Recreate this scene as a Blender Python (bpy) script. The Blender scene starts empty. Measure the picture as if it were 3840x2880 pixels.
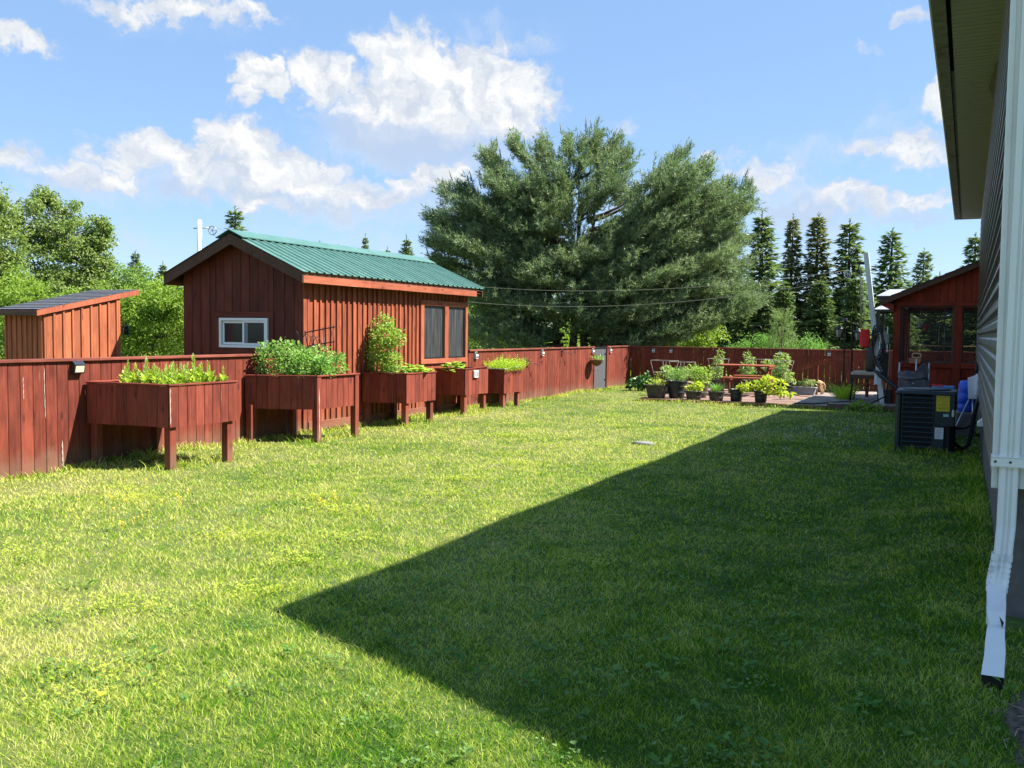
import bpy, math, random
import numpy as np
from mathutils import Vector, Matrix
R_ = math.radians
rnd = random.Random(7)
npr = np.random.default_rng(11)
scene = bpy.context.scene
col = scene.collection

# ------------------------------------------------------------------ camera
CAM_Z = 1.55
def cam_matrix(yaw, pitch, roll):
    cy, sy = math.cos(yaw), math.sin(yaw)
    f = Vector((-sy*math.cos(pitch), cy*math.cos(pitch), math.sin(pitch)))
    r = Vector((cy, sy, 0)); u = r.cross(f)
    r2 = r*math.cos(roll)+u*math.sin(roll); u2 = -r*math.sin(roll)+u*math.cos(roll)
    m = Matrix((r2, u2, -f)).transposed().to_4x4(); m.translation = (0, 0, CAM_Z)
    return m
cam_d = bpy.data.cameras.new('camera'); cam = bpy.data.objects.new('camera', cam_d); col.objects.link(cam)
cam.matrix_world = cam_matrix(R_(25.993), R_(-3.22), R_(0.6536))
cam_d.sensor_width = 36; cam_d.lens = 3500/3840*36; cam_d.clip_start = 0.05; cam_d.clip_end = 3000
scene.camera = cam

# ------------------------------------------------------------------ sky, sun, exposure
SUN = Vector((0.75, 0.337, 1.0)).normalized()          # towards the sun
SUN_EL = math.asin(SUN.z); SUN_AZ = math.atan2(SUN.x, SUN.y)
world = bpy.data.worlds.new('World'); scene.world = world; world.use_nodes = True
wt = world.node_tree; wt.nodes.clear()
def wn(t, **kw):
    n = wt.nodes.new(t)
    for k, v in kw.items(): setattr(n, k, v)
    return n
def wmath(op, a, b=None, c=None, clamp=False):
    n = wn('ShaderNodeMath', operation=op, use_clamp=clamp)
    for i, v in enumerate((a, b, c)):
        if v is None: continue
        if isinstance(v, (int, float)): n.inputs[i].default_value = v
        else: wt.links.new(v, n.inputs[i])
    return n.outputs[0]
sky = wn('ShaderNodeTexSky', sky_type='NISHITA', sun_disc=False, sun_elevation=SUN_EL, sun_rotation=SUN_AZ,
         air_density=0.9, dust_density=0.0, ozone_density=2.0, altitude=500)
SKY_STRENGTH = 0.08
tc = wn('ShaderNodeTexCoord')
sep = wn('ShaderNodeSeparateXYZ'); wt.links.new(tc.outputs['Generated'], sep.inputs[0])
az = wmath('ARCTAN2', sep.outputs[0], sep.outputs[1])                       # azimuth from +Y to +X, degrees
az = wmath('MULTIPLY', az, 57.29578)
el = wmath('MULTIPLY', wmath('ARCSINE', sep.outputs[2]), 57.29578)
comb = wn('ShaderNodeCombineXYZ'); wt.links.new(az, comb.inputs[0]); wt.links.new(el, comb.inputs[1])
def wnoise(scale, detail, rough, vec, dist=0.0):
    n = wn('ShaderNodeTexNoise'); n.inputs['Scale'].default_value = scale; n.inputs['Detail'].default_value = detail
    n.inputs['Roughness'].default_value = rough; n.inputs['Distortion'].default_value = dist
    wt.links.new(vec, n.inputs['Vector']); return n
def wvec(op, a, b, out=0):
    n = wn('ShaderNodeVectorMath', operation=op)
    for i, v in enumerate((a, b)):
        if v is None: continue
        if isinstance(v, (tuple, list)): n.inputs[i].default_value = v
        else: wt.links.new(v, n.inputs[i])
    return n.outputs['Value'] if out else n.outputs[0]
warp = wnoise(0.16, 5, 0.55, comb.outputs[0])
w1 = wvec('SUBTRACT', warp.outputs['Color'], (0.5, 0.5, 0.5))
w1 = wvec('MULTIPLY', w1, (4.5, 3.2, 0.0))
warp2 = wnoise(0.62, 4, 0.6, comb.outputs[0])
w2 = wvec('MULTIPLY', wvec('SUBTRACT', warp2.outputs['Color'], (0.5, 0.5, 0.5)), (3.6, 2.8, 0.0))
wpos = wvec('ADD', wvec('ADD', comb.outputs[0], w1), w2)
fine = wnoise(0.62, 10, 0.64, wpos)
billow = wnoise(0.30, 6, 0.55, comb.outputs[0])
def blobs(L):
    acc = None
    for (a, e, ra, re, amp) in L:
        d = wvec('SUBTRACT', wpos, (a, e, 0)); d = wvec('MULTIPLY', d, (1/ra, 1/re, 0)); ln = wvec('LENGTH', d, None, 1)
        mr = wn('ShaderNodeMapRange', interpolation_type='SMOOTHSTEP'); wt.links.new(ln, mr.inputs['Value'])
        mr.inputs['From Min'].default_value = 1.25; mr.inputs['From Max'].default_value = 0.25
        mr.inputs['To Min'].default_value = 0; mr.inputs['To Max'].default_value = amp
        acc = mr.outputs[0] if acc is None else wmath('MAXIMUM', acc, mr.outputs[0])
    return acc
CLOUD_PUFF = [(-37.4, 14.49, 2.82, 2.12, 1), (-32.77, 15.74, 3.93, 2.6, 1.1), (-29.44, 14.58, 4.83, 3.18, 1.1), (-26.36, 13.73, 3.62, 2.87, 1.05), (-32.48, 13.19, 6.83, 2.18, 0.85), (-27.46, 12.27, 4.15, 1.7, 0.85), (-46.71, 9.92, 3.94, 1.24, 0.8), (-42.68, 10.59, 1.91, 1.67, 0.95), (-41.51, 9.89, 2.74, 1.68, 0.9), (-38.74, 9.12, 4.28, 1.72, 0.85), (-43.46, 8.35, 3.5, 1.52, 0.72), (-35.77, 8.3, 3.39, 1.39, 0.72), (-40.34, 7.05, 2.62, 0.96, 0.72), (-32.74, 8.67, 2.42, 1.33, 0.75), (-30.23, 9.28, 3.1, 1.2, 0.8), (-53.05, 8.78, 2.76, 1.31, 0.72), (-49.85, 7.93, 3.22, 1.22, 0.72), (-46.39, 17.31, 6.66, 1.03, 0.72), (-42.12, 17.81, 3.81, 0.85, 0.72), (-53.39, 14.8, 2.73, 0.82, 0.72), (-10.92, 8.93, 2.75, 1.42, 0.72), (-7.28, 7.78, 2.8, 1.27, 0.72), (-5.52, 7.33, 3.06, 0.98, 0.72), (-2.62, 7.34, 2.63, 0.97, 0.72), (-2.84, 10.22, 2.63, 1.55, 0.72), (-1.87, 12.58, 1.43, 1.56, 0.65), (-5.62, 10.51, 1.83, 0.9, 0.55), (-3.45, 17.5, 1.4, 0.96, 0.6), (-12.93, 10.17, 1.64, 0.6, 0.5), (-19.64, 12.5, 2.05, 1.01, 0.5), (-19.37, 12.75, 1.04, 0.47, 0.5), (-10.16, 9.95, 0.83, 0.47, 0.5), (-5.31, 15.86, 0.78, 0.62, 0.5), (-48.41, 9.17, 2.55, 1.2, 0.9), (-45.22, 9.4, 3.24, 1.38, 0.95), (-40.86, 8.62, 3.41, 1.57, 0.95), (-51.24, 8.45, 2.44, 1.19, 0.8), (-53.93, 8.94, 1.82, 1.15, 0.75), (-27.51, 16.65, 2.63, 1.2, 0.6), (-25.56, 16.8, 1.97, 0.9, 0.4), (-37.4, 7.98, 3.82, 1.28, 0.85), (-34.12, 8.09, 2.61, 1.14, 0.75), (-41.62, 14.45, 1.59, 1.49, 0.95), (-40.32, 13.67, 1.49, 1.27, 0.9), (-42.02, 13.05, 1.22, 0.9, 0.7), (-40.45, 14.79, 1.11, 1.02, 0.85), (-29.14, 12.37, 4.93, 1.74, 0.85), (-32.48, 12.14, 5.22, 1.57, 0.75), (-26.94, 15.39, 2.3, 1.22, 0.8)]
CLOUD_VEIL = [(-31.88, 5.41, 18.86, 1.66, 0.32), (-8.46, 4.39, 8.93, 1.6, 0.35), (-48.94, 4.82, 7.16, 1.28, 0.35), (-32.47, 10.82, 7.17, 1.33, 0.7), (-22.07, 8.01, 8.35, 1.91, 0.35), (-53.32, 5.59, 4.45, 1.48, 0.5), (-7.87, 10.37, 4.05, 1.53, 0.4), (-27.8, 17.64, 5.55, 1.24, 0.3), (-33.03, 11.34, 5.24, 1.58, 0.7), (-37.4, 11.67, 4.3, 1.56, 0.35), (-29.13, 10.65, 4.47, 1.87, 0.6), (-44.73, 8.14, 6.54, 1.81, 0.55), (-36.86, 7.19, 7.03, 1.62, 0.6), (-50.1, 7.29, 6.09, 1.5, 0.5), (-30.22, 7.37, 5.59, 1.64, 0.5), (-9.83, 7.33, 5.18, 1.85, 0.6), (-4.77, 6.66, 4.89, 1.41, 0.5), (-11.1, 5.76, 6.82, 1.21, 0.3), (-25.56, 16.93, 3.06, 1.13, 0.4), (-40.08, 5.72, 7.92, 1.08, 0.2), (-46.15, 17.15, 7.34, 1.4, 0.35), (-39.54, 11.3, 1.33, 1.03, 0.3), (-4.18, 10.92, 4.83, 2.98, 0.3), (-15.85, 14.27, 2.17, 0.36, 0.2)]
CLOUD_BASE = [(-34.68, 11.54, 4.1, 1.18, 0.85), (-31.08, 11.13, 5.55, 1.59, 1.0), (-37.4, 12.32, 1.88, 0.65, 0.4), (-44.23, 7.65, 3.81, 0.73, 0.6), (-38.74, 7.39, 4.28, 0.75, 0.6), (-51.94, 7.78, 2.5, 0.62, 0.5), (-46.71, 9.04, 2.95, 0.56, 0.4), (-8.27, 6.89, 4.59, 0.79, 0.6), (-3.55, 6.36, 2.89, 0.64, 0.5), (-31.9, 8.02, 2.78, 0.6, 0.5)]
puff = blobs(CLOUD_PUFF); base_ = blobs(CLOUD_BASE); veil = blobs(CLOUD_VEIL)
# the same kind of broken cumulus goes on over the rest of the sky
gen = wnoise(0.055, 7, 0.6, wpos)
genm = wn('ShaderNodeMapRange', interpolation_type='SMOOTHSTEP'); wt.links.new(gen.outputs['Fac'], genm.inputs['Value'])
genm.inputs['From Min'].default_value = 0.60; genm.inputs['From Max'].default_value = 0.78; genm.inputs['To Max'].default_value = 0.75
outv = wn('ShaderNodeMapRange', interpolation_type='SMOOTHSTEP')
wt.links.new(wvec('LENGTH', wvec('MULTIPLY', wvec('SUBTRACT', comb.outputs[0], (-26, 8, 0)), (1/32, 1/24, 0)), None, 1), outv.inputs['Value'])
outv.inputs['From Min'].default_value = 1.0; outv.inputs['From Max'].default_value = 1.4
veil = wmath('MAXIMUM', veil, wmath('MULTIPLY', genm.outputs[0], outv.outputs[0]))
fo = wmath('SUBTRACT', fine.outputs['Fac'], 0.5)
bo = wmath('SUBTRACT', billow.outputs['Fac'], 0.5)
edge = wmath('MULTIPLY_ADD', fo, 1.15, wmath('MULTIPLY', bo, 0.6))
def shaped(x, lo, hi):
    m = wn('ShaderNodeMapRange', interpolation_type='SMOOTHSTEP')
    wt.links.new(wmath('ADD', x, wmath('MULTIPLY', edge, wmath('MINIMUM', wmath('MULTIPLY', x, 4.0), 1.0))), m.inputs['Value'])
    m.inputs['From Min'].default_value = lo; m.inputs['From Max'].default_value = hi
    return m.outputs[0]
p_a = shaped(puff, 0.20, 0.78); p_core = shaped(puff, 0.25, 0.95); v_a = shaped(veil, 0.08, 0.95); b_a = shaped(base_, 0.1, 1.0)
billow2 = wnoise(0.42, 5, 0.58, wvec('ADD', wpos, (0.55, 0.75, 0))); billow1 = wnoise(0.42, 5, 0.58, wpos)
relief = wmath('MULTIPLY_ADD', wmath('SUBTRACT', billow1.outputs['Fac'], billow2.outputs['Fac']), 3.2, 0.56, True)
p_core = wmath('MULTIPLY', p_core, relief)
bg = wn('ShaderNodeBackground'); out = wn('ShaderNodeOutputWorld')
def wmix(fac, a, b):
    n = wn('ShaderNodeMix', data_type='RGBA')
    wt.links.new(fac, n.inputs[0])
    for s, v in ((n.inputs[6], a), (n.inputs[7], b)):
        if isinstance(v, tuple): s.default_value = v
        else: wt.links.new(v, s)
    return n.outputs[2]
SKY_TINT = (1.08, 1.05, 1.03, 1); SKY_PALE = (1.6, 2.75, 4.7, 1)
CLOUD_GREY = (3.1, 3.45, 4.0, 1); CLOUD_WHITE = (5.0, 5.0, 4.95, 1); CLOUD_VEILC = (3.3, 3.75, 4.4, 1); CLOUD_BASEC = (2.45, 3.1, 4.2, 1)
tint = wn('ShaderNodeMix', data_type='RGBA', blend_type='MULTIPLY'); tint.inputs[0].default_value = 1.0
wt.links.new(sky.outputs[0], tint.inputs[6]); tint.inputs[7].default_value = SKY_TINT
clear = wn('ShaderNodeMix', data_type='RGBA'); clear.inputs[0].default_value = 0.62; wt.links.new(tint.outputs[2], clear.inputs[6]); clear.inputs[7].default_value = SKY_PALE
c0 = wmix(wmath('MULTIPLY', v_a, 0.8), clear.outputs[2], CLOUD_VEILC)
cc = wmix(p_core, CLOUD_GREY, CLOUD_WHITE)
c1 = wmix(p_a, c0, cc)
c1 = wmix(wmath('MULTIPLY', b_a, 0.8), c1, CLOUD_BASEC)
wt.links.new(c1, bg.inputs[0]); bg.inputs[1].default_value = SKY_STRENGTH
wt.links.new(bg.outputs[0], out.inputs[0])

sun_d = bpy.data.lights.new('sun', 'SUN'); sun_d.energy = 5.0; sun_d.angle = R_(0.53); sun_d.color = (1.0, 0.955, 0.89)
sun_o = bpy.data.objects.new('sun', sun_d); col.objects.link(sun_o)
sun_o.rotation_euler = SUN.to_track_quat('Z', 'Y').to_euler(); sun_o.location = (20, 10, 30)

scene.view_settings.view_transform = 'Standard'; scene.view_settings.look = 'None'
scene.view_settings.exposure = 1.40; scene.view_settings.gamma = 1.0; scene.view_settings.use_curve_mapping = False
scene.render.engine = 'CYCLES'
scene.cycles.max_bounces = 8; scene.cycles.transparent_max_bounces = 12

# ------------------------------------------------------------------ object helpers
WM = {}
def link(name, data, parent=None, M=None):
    o = bpy.data.objects.new(name, data); col.objects.link(o)
    M = M or Matrix.Identity(4)
    if parent is not None:
        o.parent = parent; o.matrix_basis = WM[parent.name].inverted() @ M
    else: o.matrix_basis = M
    WM[o.name] = M.copy(); return o
def tag(o, label=None, cat=None, group=None, kind=None):
    if label: o['label'] = label
    if cat: o['category'] = cat
    if group: o['group'] = group
    if kind: o['kind'] = kind
    return o
def thing(name, label, cat, loc=(0, 0, 0), rz=0.0, group=None, M=None):
    o = link(name, None, None, M or (Matrix.Translation(loc) @ Matrix.Rotation(rz, 4, 'Z'))); o.empty_display_size = 0.1
    return tag(o, label, cat, group)
def copy_tree(o, parent=None, M=None):
    c = o.copy(); col.objects.link(c)
    if parent is not None: c.parent = parent; WM[c.name] = WM[parent.name] @ c.matrix_basis
    else: c.matrix_basis = M; WM[c.name] = M.copy()
    for ch in list(o.children): copy_tree(ch, c)
    return c

class MB:
    def __init__(s): s.v = []; s.f = []; s.sm = []
    def add(s, vs, fs, smooth=False):
        b = len(s.v); s.v += [tuple(v) for v in vs]; s.f += [tuple(i+b for i in f) for f in fs]; s.sm += [smooth]*len(fs); return s
    def box(s, x0, x1, y0, y1, z0, z1, M=None):
        vs = [Vector((x, y, z)) for z in (z0, z1) for y in (y0, y1) for x in (x0, x1)]
        if M is not None: vs = [M @ v for v in vs]
        return s.add(vs, [(0, 2, 3, 1), (4, 5, 7, 6), (0, 1, 5, 4), (2, 6, 7, 3), (0, 4, 6, 2), (1, 3, 7, 5)])
    def cbox(s, x0, x1, y0, y1, z0, z1, c=0.01, M=None):      # box with chamfered edges along z and top
        xs = [(x0+c, y0), (x1-c, y0), (x1, y0+c), (x1, y1-c), (x1-c, y1), (x0+c, y1), (x0, y1-c), (x0, y0+c)]
        cx, cy = (x0+x1)/2, (y0+y1)/2
        def ring(z, k): return [Vector((x+(c*k if x < cx else -c*k), y+(c*k if y < cy else -c*k), z)) for x, y in xs]
        rs = [ring(z0, 0), ring(z1-c, 0), ring(z1, 0.7)]
        vs = [v for r in rs for v in r]
        if M is not None: vs = [M @ v for v in vs]
        fs = [tuple(range(7, -1, -1)), tuple(range(16, 24))]
        for k in (0, 8): fs += [(k+i, k+(i+1) % 8, k+8+(i+1) % 8, k+8+i) for i in range(8)]
        return s.add(vs, fs)
    def prism(s, poly, A, U, V, W):                            # poly in (U, V) extruded along W from A
        n = len(poly); A, U, V, W = Vector(A), Vector(U), Vector(V), Vector(W)
        vs = [A+U*p[0]+V*p[1] for p in poly]; vs += [v+W for v in vs]
        return s.add(vs, [tuple(range(n-1, -1, -1)), tuple(range(n, 2*n))]+[(i, (i+1) % n, n+(i+1) % n, n+i) for i in range(n)])
    def tube(s, pts, r, n=6, cap=True):
        pts = [Vector(p) for p in pts]; rr = r if isinstance(r, (list, tuple)) else [r]*len(pts)
        vs = []; up = None
        for i, p in enumerate(pts):
            t = (pts[min(i+1, len(pts)-1)]-pts[max(i-1, 0)]).normalized()
            if up is None: up = t.orthogonal().normalized()
            up = (up-t*up.dot(t)); up = up.normalized() if up.length > 1e-6 else t.orthogonal().normalized()
            b = t.cross(up)
            vs += [p+(up*math.cos(2*math.pi*k/n)+b*math.sin(2*math.pi*k/n))*rr[i] for k in range(n)]
        fs = [(i*n+k, i*n+(k+1) % n, (i+1)*n+(k+1) % n, (i+1)*n+k) for i in range(len(pts)-1) for k in range(n)]
        s.add(vs, fs, True)
        if cap:
            b = len(s.v)-len(vs)
            s.f += [tuple(b+k for k in range(n-1, -1, -1)), tuple(b+(len(pts)-1)*n+k for k in range(n))]; s.sm += [False, False]
        return s
    def lathe(s, prof, c=(0, 0, 0), n=16, sx=1.0, sy=1.0, smooth=True, closed=True, M=None, ang0=0.0):
        vs = []
        for r, z in prof:
            for k in range(n):
                a = ang0+2*math.pi*k/n; v = Vector((c[0]+r*sx*math.cos(a), c[1]+r*sy*math.sin(a), c[2]+z))
                vs.append(M @ v if M is not None else v)
        fs = [(i*n+k, i*n+(k+1) % n, (i+1)*n+(k+1) % n, (i+1)*n+k) for i in range(len(prof)-1) for k in range(n)]
        s.add(vs, fs, smooth); b = len(s.v)-len(vs)
        if closed:
            s.f += [tuple(b+k for k in range(n-1, -1, -1)), tuple(b+(len(prof)-1)*n+k for k in range(n))]; s.sm += [False, False]
        return s
    def mesh(s, name, mat, Minv=None):
        me = bpy.data.meshes.new(name)
        vs = s.v if Minv is None else [tuple(Minv @ Vector(v)) for v in s.v]
        me.from_pydata(vs, [], s.f); me.polygons.foreach_set('use_smooth', s.sm)
        if mat is not None: me.materials.append(mat)
        me.update(); return me
    def build(s, name, mat, parent=None, label=None, at=None):  # verts are in world coordinates
        M = WM[parent.name] if parent is not None else Matrix.Translation(at or (0, 0, 0))
        o = link(name, s.mesh(name, mat, M.inverted()), parent, M)
        if label: o['label'] = label
        return o
BC = {}
def board_mesh(w, t, L, mat, cut=0.0, c=None):      # along local z; cut = extra height at +x end (sloped top)
    key = (round(w, 3), round(t, 3), round(L, 2), mat.name, round(cut, 3))
    if key in BC: return BC[key]
    c = min(0.004, w*.2, t*.3) if c is None else c; h = w/2; g = t/2
    xs = [(-h, -g+c), (-h+c, -g), (h-c, -g), (h, -g+c), (h, g-c), (h-c, g), (-h+c, g), (-h, g-c)]
    vs = [(x, y, 0) for x, y in xs]+[(x, y, L+cut*(x/w)) for x, y in xs]
    fs = [tuple(range(7, -1, -1)), tuple(range(8, 16))]+[(i, (i+1) % 8, 8+(i+1) % 8, 8+i) for i in range(8)]
    me = bpy.data.meshes.new('board'); me.from_pydata(vs, [], fs); me.materials.append(mat); me.update(); BC[key] = me; return me
def board(name, parent, mat, p, along, wdir, L, w, t, label=None, cut=0.0):   # p = middle of the lower end
    a = Vector(along).normalized(); wd = Vector(wdir).normalized(); n = a.cross(wd)
    M = Matrix((wd, n, a)).transposed().to_4x4(); M.translation = p
    o = link(name, board_mesh(w, t, L, mat, cut), parent, M)
    if label: o['label'] = label
    return o
def plank(name, parent, mat, a, b, w, t, wdir, label=None):   # from a to b
    a, b = Vector(a), Vector(b); al = (b-a); wd = Vector(wdir); wd = (wd-al.normalized()*wd.dot(al.normalized()))
    return board(name, parent, mat, a, al, wd, al.length, w, t, label)

def np_mesh(name, verts, loops, starts, mat, smooth=False):
    me = bpy.data.meshes.new(name); me.vertices.add(len(verts)); me.vertices.foreach_set('co', np.ascontiguousarray(verts, np.float32).ravel())
    me.loops.add(len(loops)); me.loops.foreach_set('vertex_index', np.ascontiguousarray(loops, np.int32))
    me.polygons.add(len(starts)); me.polygons.foreach_set('loop_start', np.ascontiguousarray(starts, np.int32))
    me.materials.append(mat); me.update(calc_edges=True); me.validate(); return me
def unit(v): return v/np.maximum(np.linalg.norm(v, axis=1, keepdims=True), 1e-9)
def rand_unit(n): return unit(npr.normal(size=(n, 3)))
def leaf_geo(P, D, S, L, W, sag=0.15, fold=0.18):
    """folded diamond leaves: base, left, tip, right"""
    n = len(P); L = np.broadcast_to(np.asarray(L, float).reshape(-1, 1), (n, 1)); W = np.broadcast_to(np.asarray(W, float).reshape(-1, 1), (n, 1))
    N = np.cross(S, D); mid = P+D*L*0.45; dn = np.array([0, 0, -1.0])
    v = np.stack([P, mid-S*W*0.5+N*W*fold, P+D*L+dn*L*sag, mid+S*W*0.5+N*W*fold], 1).reshape(-1, 3)
    i = np.arange(n)[:, None]*4; f = np.concatenate([i+0, i+1, i+2, i+0, i+2, i+3], 1).reshape(-1)
    return v, f
def tri_geo(P, D, S, L, W):
    n = len(P); L = np.broadcast_to(np.asarray(L, float).reshape(-1, 1), (n, 1)); W = np.broadcast_to(np.asarray(W, float).reshape(-1, 1), (n, 1))
    v = np.stack([P-S*W*.5, P+S*W*.5, P+D*L], 1).reshape(-1, 3)
    return v, np.arange(3*n)
def blade_geo(P, D, S, B, L, W):
    """bent grass blades, 3 triangles"""
    n = len(P); L = L.reshape(-1, 1); W = W.reshape(-1, 1); m = P+D*L*.55+B*L*.10
    v = np.stack([P-S*W*.5, P+S*W*.5, m-S*W*.4, m+S*W*.4, P+D*L*.93+B*L*.42], 1).reshape(-1, 3)
    i = np.arange(n)[:, None]*5; f = np.concatenate([i, i+1, i+3, i, i+3, i+2, i+2, i+3, i+4], 1).reshape(-1); return v, f
def join_geo(parts):
    vs, fs, b = [], [], 0
    for v, f in parts: vs.append(v); fs.append(f+b); b += len(v)
    return np.concatenate(vs), np.concatenate(fs)
def tri_obj(name, geo, mat, parent=None, at=(0, 0, 0)):
    v, f = geo; M = WM[parent.name] if parent is not None else Matrix.Translation(at)
    Mi = np.array(M.inverted()); v = v @ Mi[:3, :3].T+Mi[:3, 3]
    return link(name, np_mesh(name, v, f, np.arange(0, len(f), 3), mat), parent, M)
def perp(D):
    r = rand_unit(len(D)); return unit(np.cross(D, r))

# ------------------------------------------------------------------ materials
def newmat(name):
    m = bpy.data.materials.new(name); m.use_nodes = True; nt = m.node_tree; b = nt.nodes['Principled BSDF']
    b.inputs['Specular IOR Level'].default_value = 0.4; return m, nt, b
def nd(nt, t, ins=None, **kw):
    n = nt.nodes.new(t)
    for k, v in kw.items(): setattr(n, k, v)
    for k, v in (ins or {}).items():
        if isinstance(v, bpy.types.NodeSocket): nt.links.new(v, n.inputs[k])
        else: n.inputs[k].default_value = v
    return n
def c4(c): return (c[0], c[1], c[2], 1.0)
def ramp(nt, fac, stops):
    n = nt.nodes.new('ShaderNodeValToRGB'); e = n.color_ramp.elements
    while len(e) < len(stops): e.new(0.5)
    for el_, (p, c) in zip(e, stops): el_.position = p; el_.color = c4(c)
    nt.links.new(fac, n.inputs[0]); return n.outputs[0]
def mixc(nt, fac, a, b, mode='MIX'):
    n = nt.nodes.new('ShaderNodeMix'); n.data_type = 'RGBA'; n.blend_type = mode
    for s, v in ((n.inputs[0], fac), (n.inputs[6], a), (n.inputs[7], b)):
        if isinstance(v, bpy.types.NodeSocket): nt.links.new(v, s)
        elif isinstance(v, (int, float)): s.default_value = v
        else: s.default_value = c4(v)
    return n.outputs[2]
def mth(nt, op, a, b=0.0, clamp=False):
    n = nt.nodes.new('ShaderNodeMath'); n.operation = op; n.use_clamp = clamp
    for i, v in enumerate((a, b)):
        if isinstance(v, bpy.types.NodeSocket): nt.links.new(v, n.inputs[i])
        else: n.inputs[i].default_value = v
    return n.outputs[0]
def smth(nt, v, a, b):
    n = nd(nt, 'ShaderNodeMapRange', {'Value': v, 'From Min': a, 'From Max': b}, interpolation_type='SMOOTHSTEP'); return n.outputs[0]
def noise(nt, vec, scale, detail=4, rough=.55):
    return nd(nt, 'ShaderNodeTexNoise', {'Vector': vec, 'Scale': scale, 'Detail': detail, 'Roughness': rough}).outputs['Fac']
def bump(nt, b, h, strength=.3, dist=.01):
    n = nd(nt, 'ShaderNodeBump', {'Height': h, 'Strength': strength, 'Distance': dist}); nt.links.new(n.outputs[0], b.inputs['Normal'])
def plain(name, c, rough=.5, metal=0.0, var=.12, scale=9.0, bmp=0.0, spec=.4, dirt=None):
    m, nt, b = newmat(name); t = nd(nt, 'ShaderNodeTexCoord').outputs['Object']
    n = noise(nt, t, scale, 5)
    colr = ramp(nt, n, [(.3, [x*(1-var) for x in c]), (.7, [min(1, x*(1+var)) for x in c])])
    if dirt:
        d = smth(nt, noise(nt, t, scale*.35, 6, .65), .52, .75); colr = mixc(nt, mth(nt, 'MULTIPLY', d, dirt[1]), colr, dirt[0])
    nt.links.new(colr, b.inputs['Base Color']); b.inputs['Roughness'].default_value = rough; b.inputs['Metallic'].default_value = metal
    b.inputs['Specular IOR Level'].default_value = spec
    if bmp: bump(nt, b, n, bmp)
    return m
def wood(name, dark, light, worn=None, worn_amt=.0, rough=.72, tone=.30, gscale=1.0, knots=True):
    """stained board, grain along local z, tone differs board by board"""
    m, nt, b = newmat(name); t = nd(nt, 'ShaderNodeTexCoord').outputs['Object']; oi = nd(nt, 'ShaderNodeObjectInfo').outputs['Random']
    off = nd(nt, 'ShaderNodeCombineXYZ', {0: mth(nt, 'MULTIPLY', oi, 37.0), 1: mth(nt, 'MULTIPLY', oi, 91.0), 2: mth(nt, 'MULTIPLY', oi, 53.0)}).outputs[0]
    p = nd(nt, 'ShaderNodeVectorMath', {0: t, 1: off}, operation='ADD').outputs[0]
    mp = nd(nt, 'ShaderNodeMapping', {'Vector': p, 'Scale': (14*gscale, 14*gscale, 1.3*gscale)}).outputs[0]
    gr = noise(nt, mp, 2.2, 7, .62); pat = noise(nt, p, 2.1, 4)
    f = mth(nt, 'ADD', mth(nt, 'MULTIPLY', gr, .62), mth(nt, 'MULTIPLY', pat, .38))
    c = ramp(nt, f, [(.34, dark), (.62, light)])
    if knots:
        kmp = nd(nt, 'ShaderNodeMapping', {'Vector': p, 'Scale': (7, 7, 2.6)}).outputs[0]
        vo = nd(nt, 'ShaderNodeTexVoronoi', {'Vector': kmp, 'Scale': 1.0}).outputs['Distance']
        c = mixc(nt, mth(nt, 'MULTIPLY', smth(nt, vo, .19, .06), .75), c, [x*.45 for x in dark])
    if worn:
        wm = nd(nt, 'ShaderNodeMapping', {'Vector': p, 'Scale': (30, 30, 1.6)}).outputs[0]
        wf = smth(nt, noise(nt, wm, 1.3, 5, .7), .63, .78); c = mixc(nt, mth(nt, 'MULTIPLY', wf, worn_amt), c, worn)
    gp = nd(nt, 'ShaderNodeNewGeometry').outputs['Position']; gzz = nd(nt, 'ShaderNodeSeparateXYZ', {0: gp}).outputs[2]      # mud splash low on the boards
    sp_ = mth(nt, 'MULTIPLY', smth(nt, mth(nt, 'ADD', gzz, mth(nt, 'MULTIPLY', noise(nt, gp, 5, 5, .65), -.42)), .10, -.20), .6)
    c = mixc(nt, sp_, c, (.17, .115, .075))
    fade = smth(nt, noise(nt, p, 1.1, 3), .45, .75); c = mixc(nt, mth(nt, 'MULTIPLY', fade, .28), c, [x*1.12+.012 for x in light])
    hs = nd(nt, 'ShaderNodeHueSaturation', {'Color': c, 'Value': mth(nt, 'ADD', mth(nt, 'MULTIPLY', oi, tone), 1-tone/2), 'Saturation': 1.0})
    nt.links.new(hs.outputs[0], b.inputs['Base Color']); b.inputs['Roughness'].default_value = rough
    b.inputs['Specular IOR Level'].default_value = .25; bump(nt, b, gr, .35, .004); return m
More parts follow.
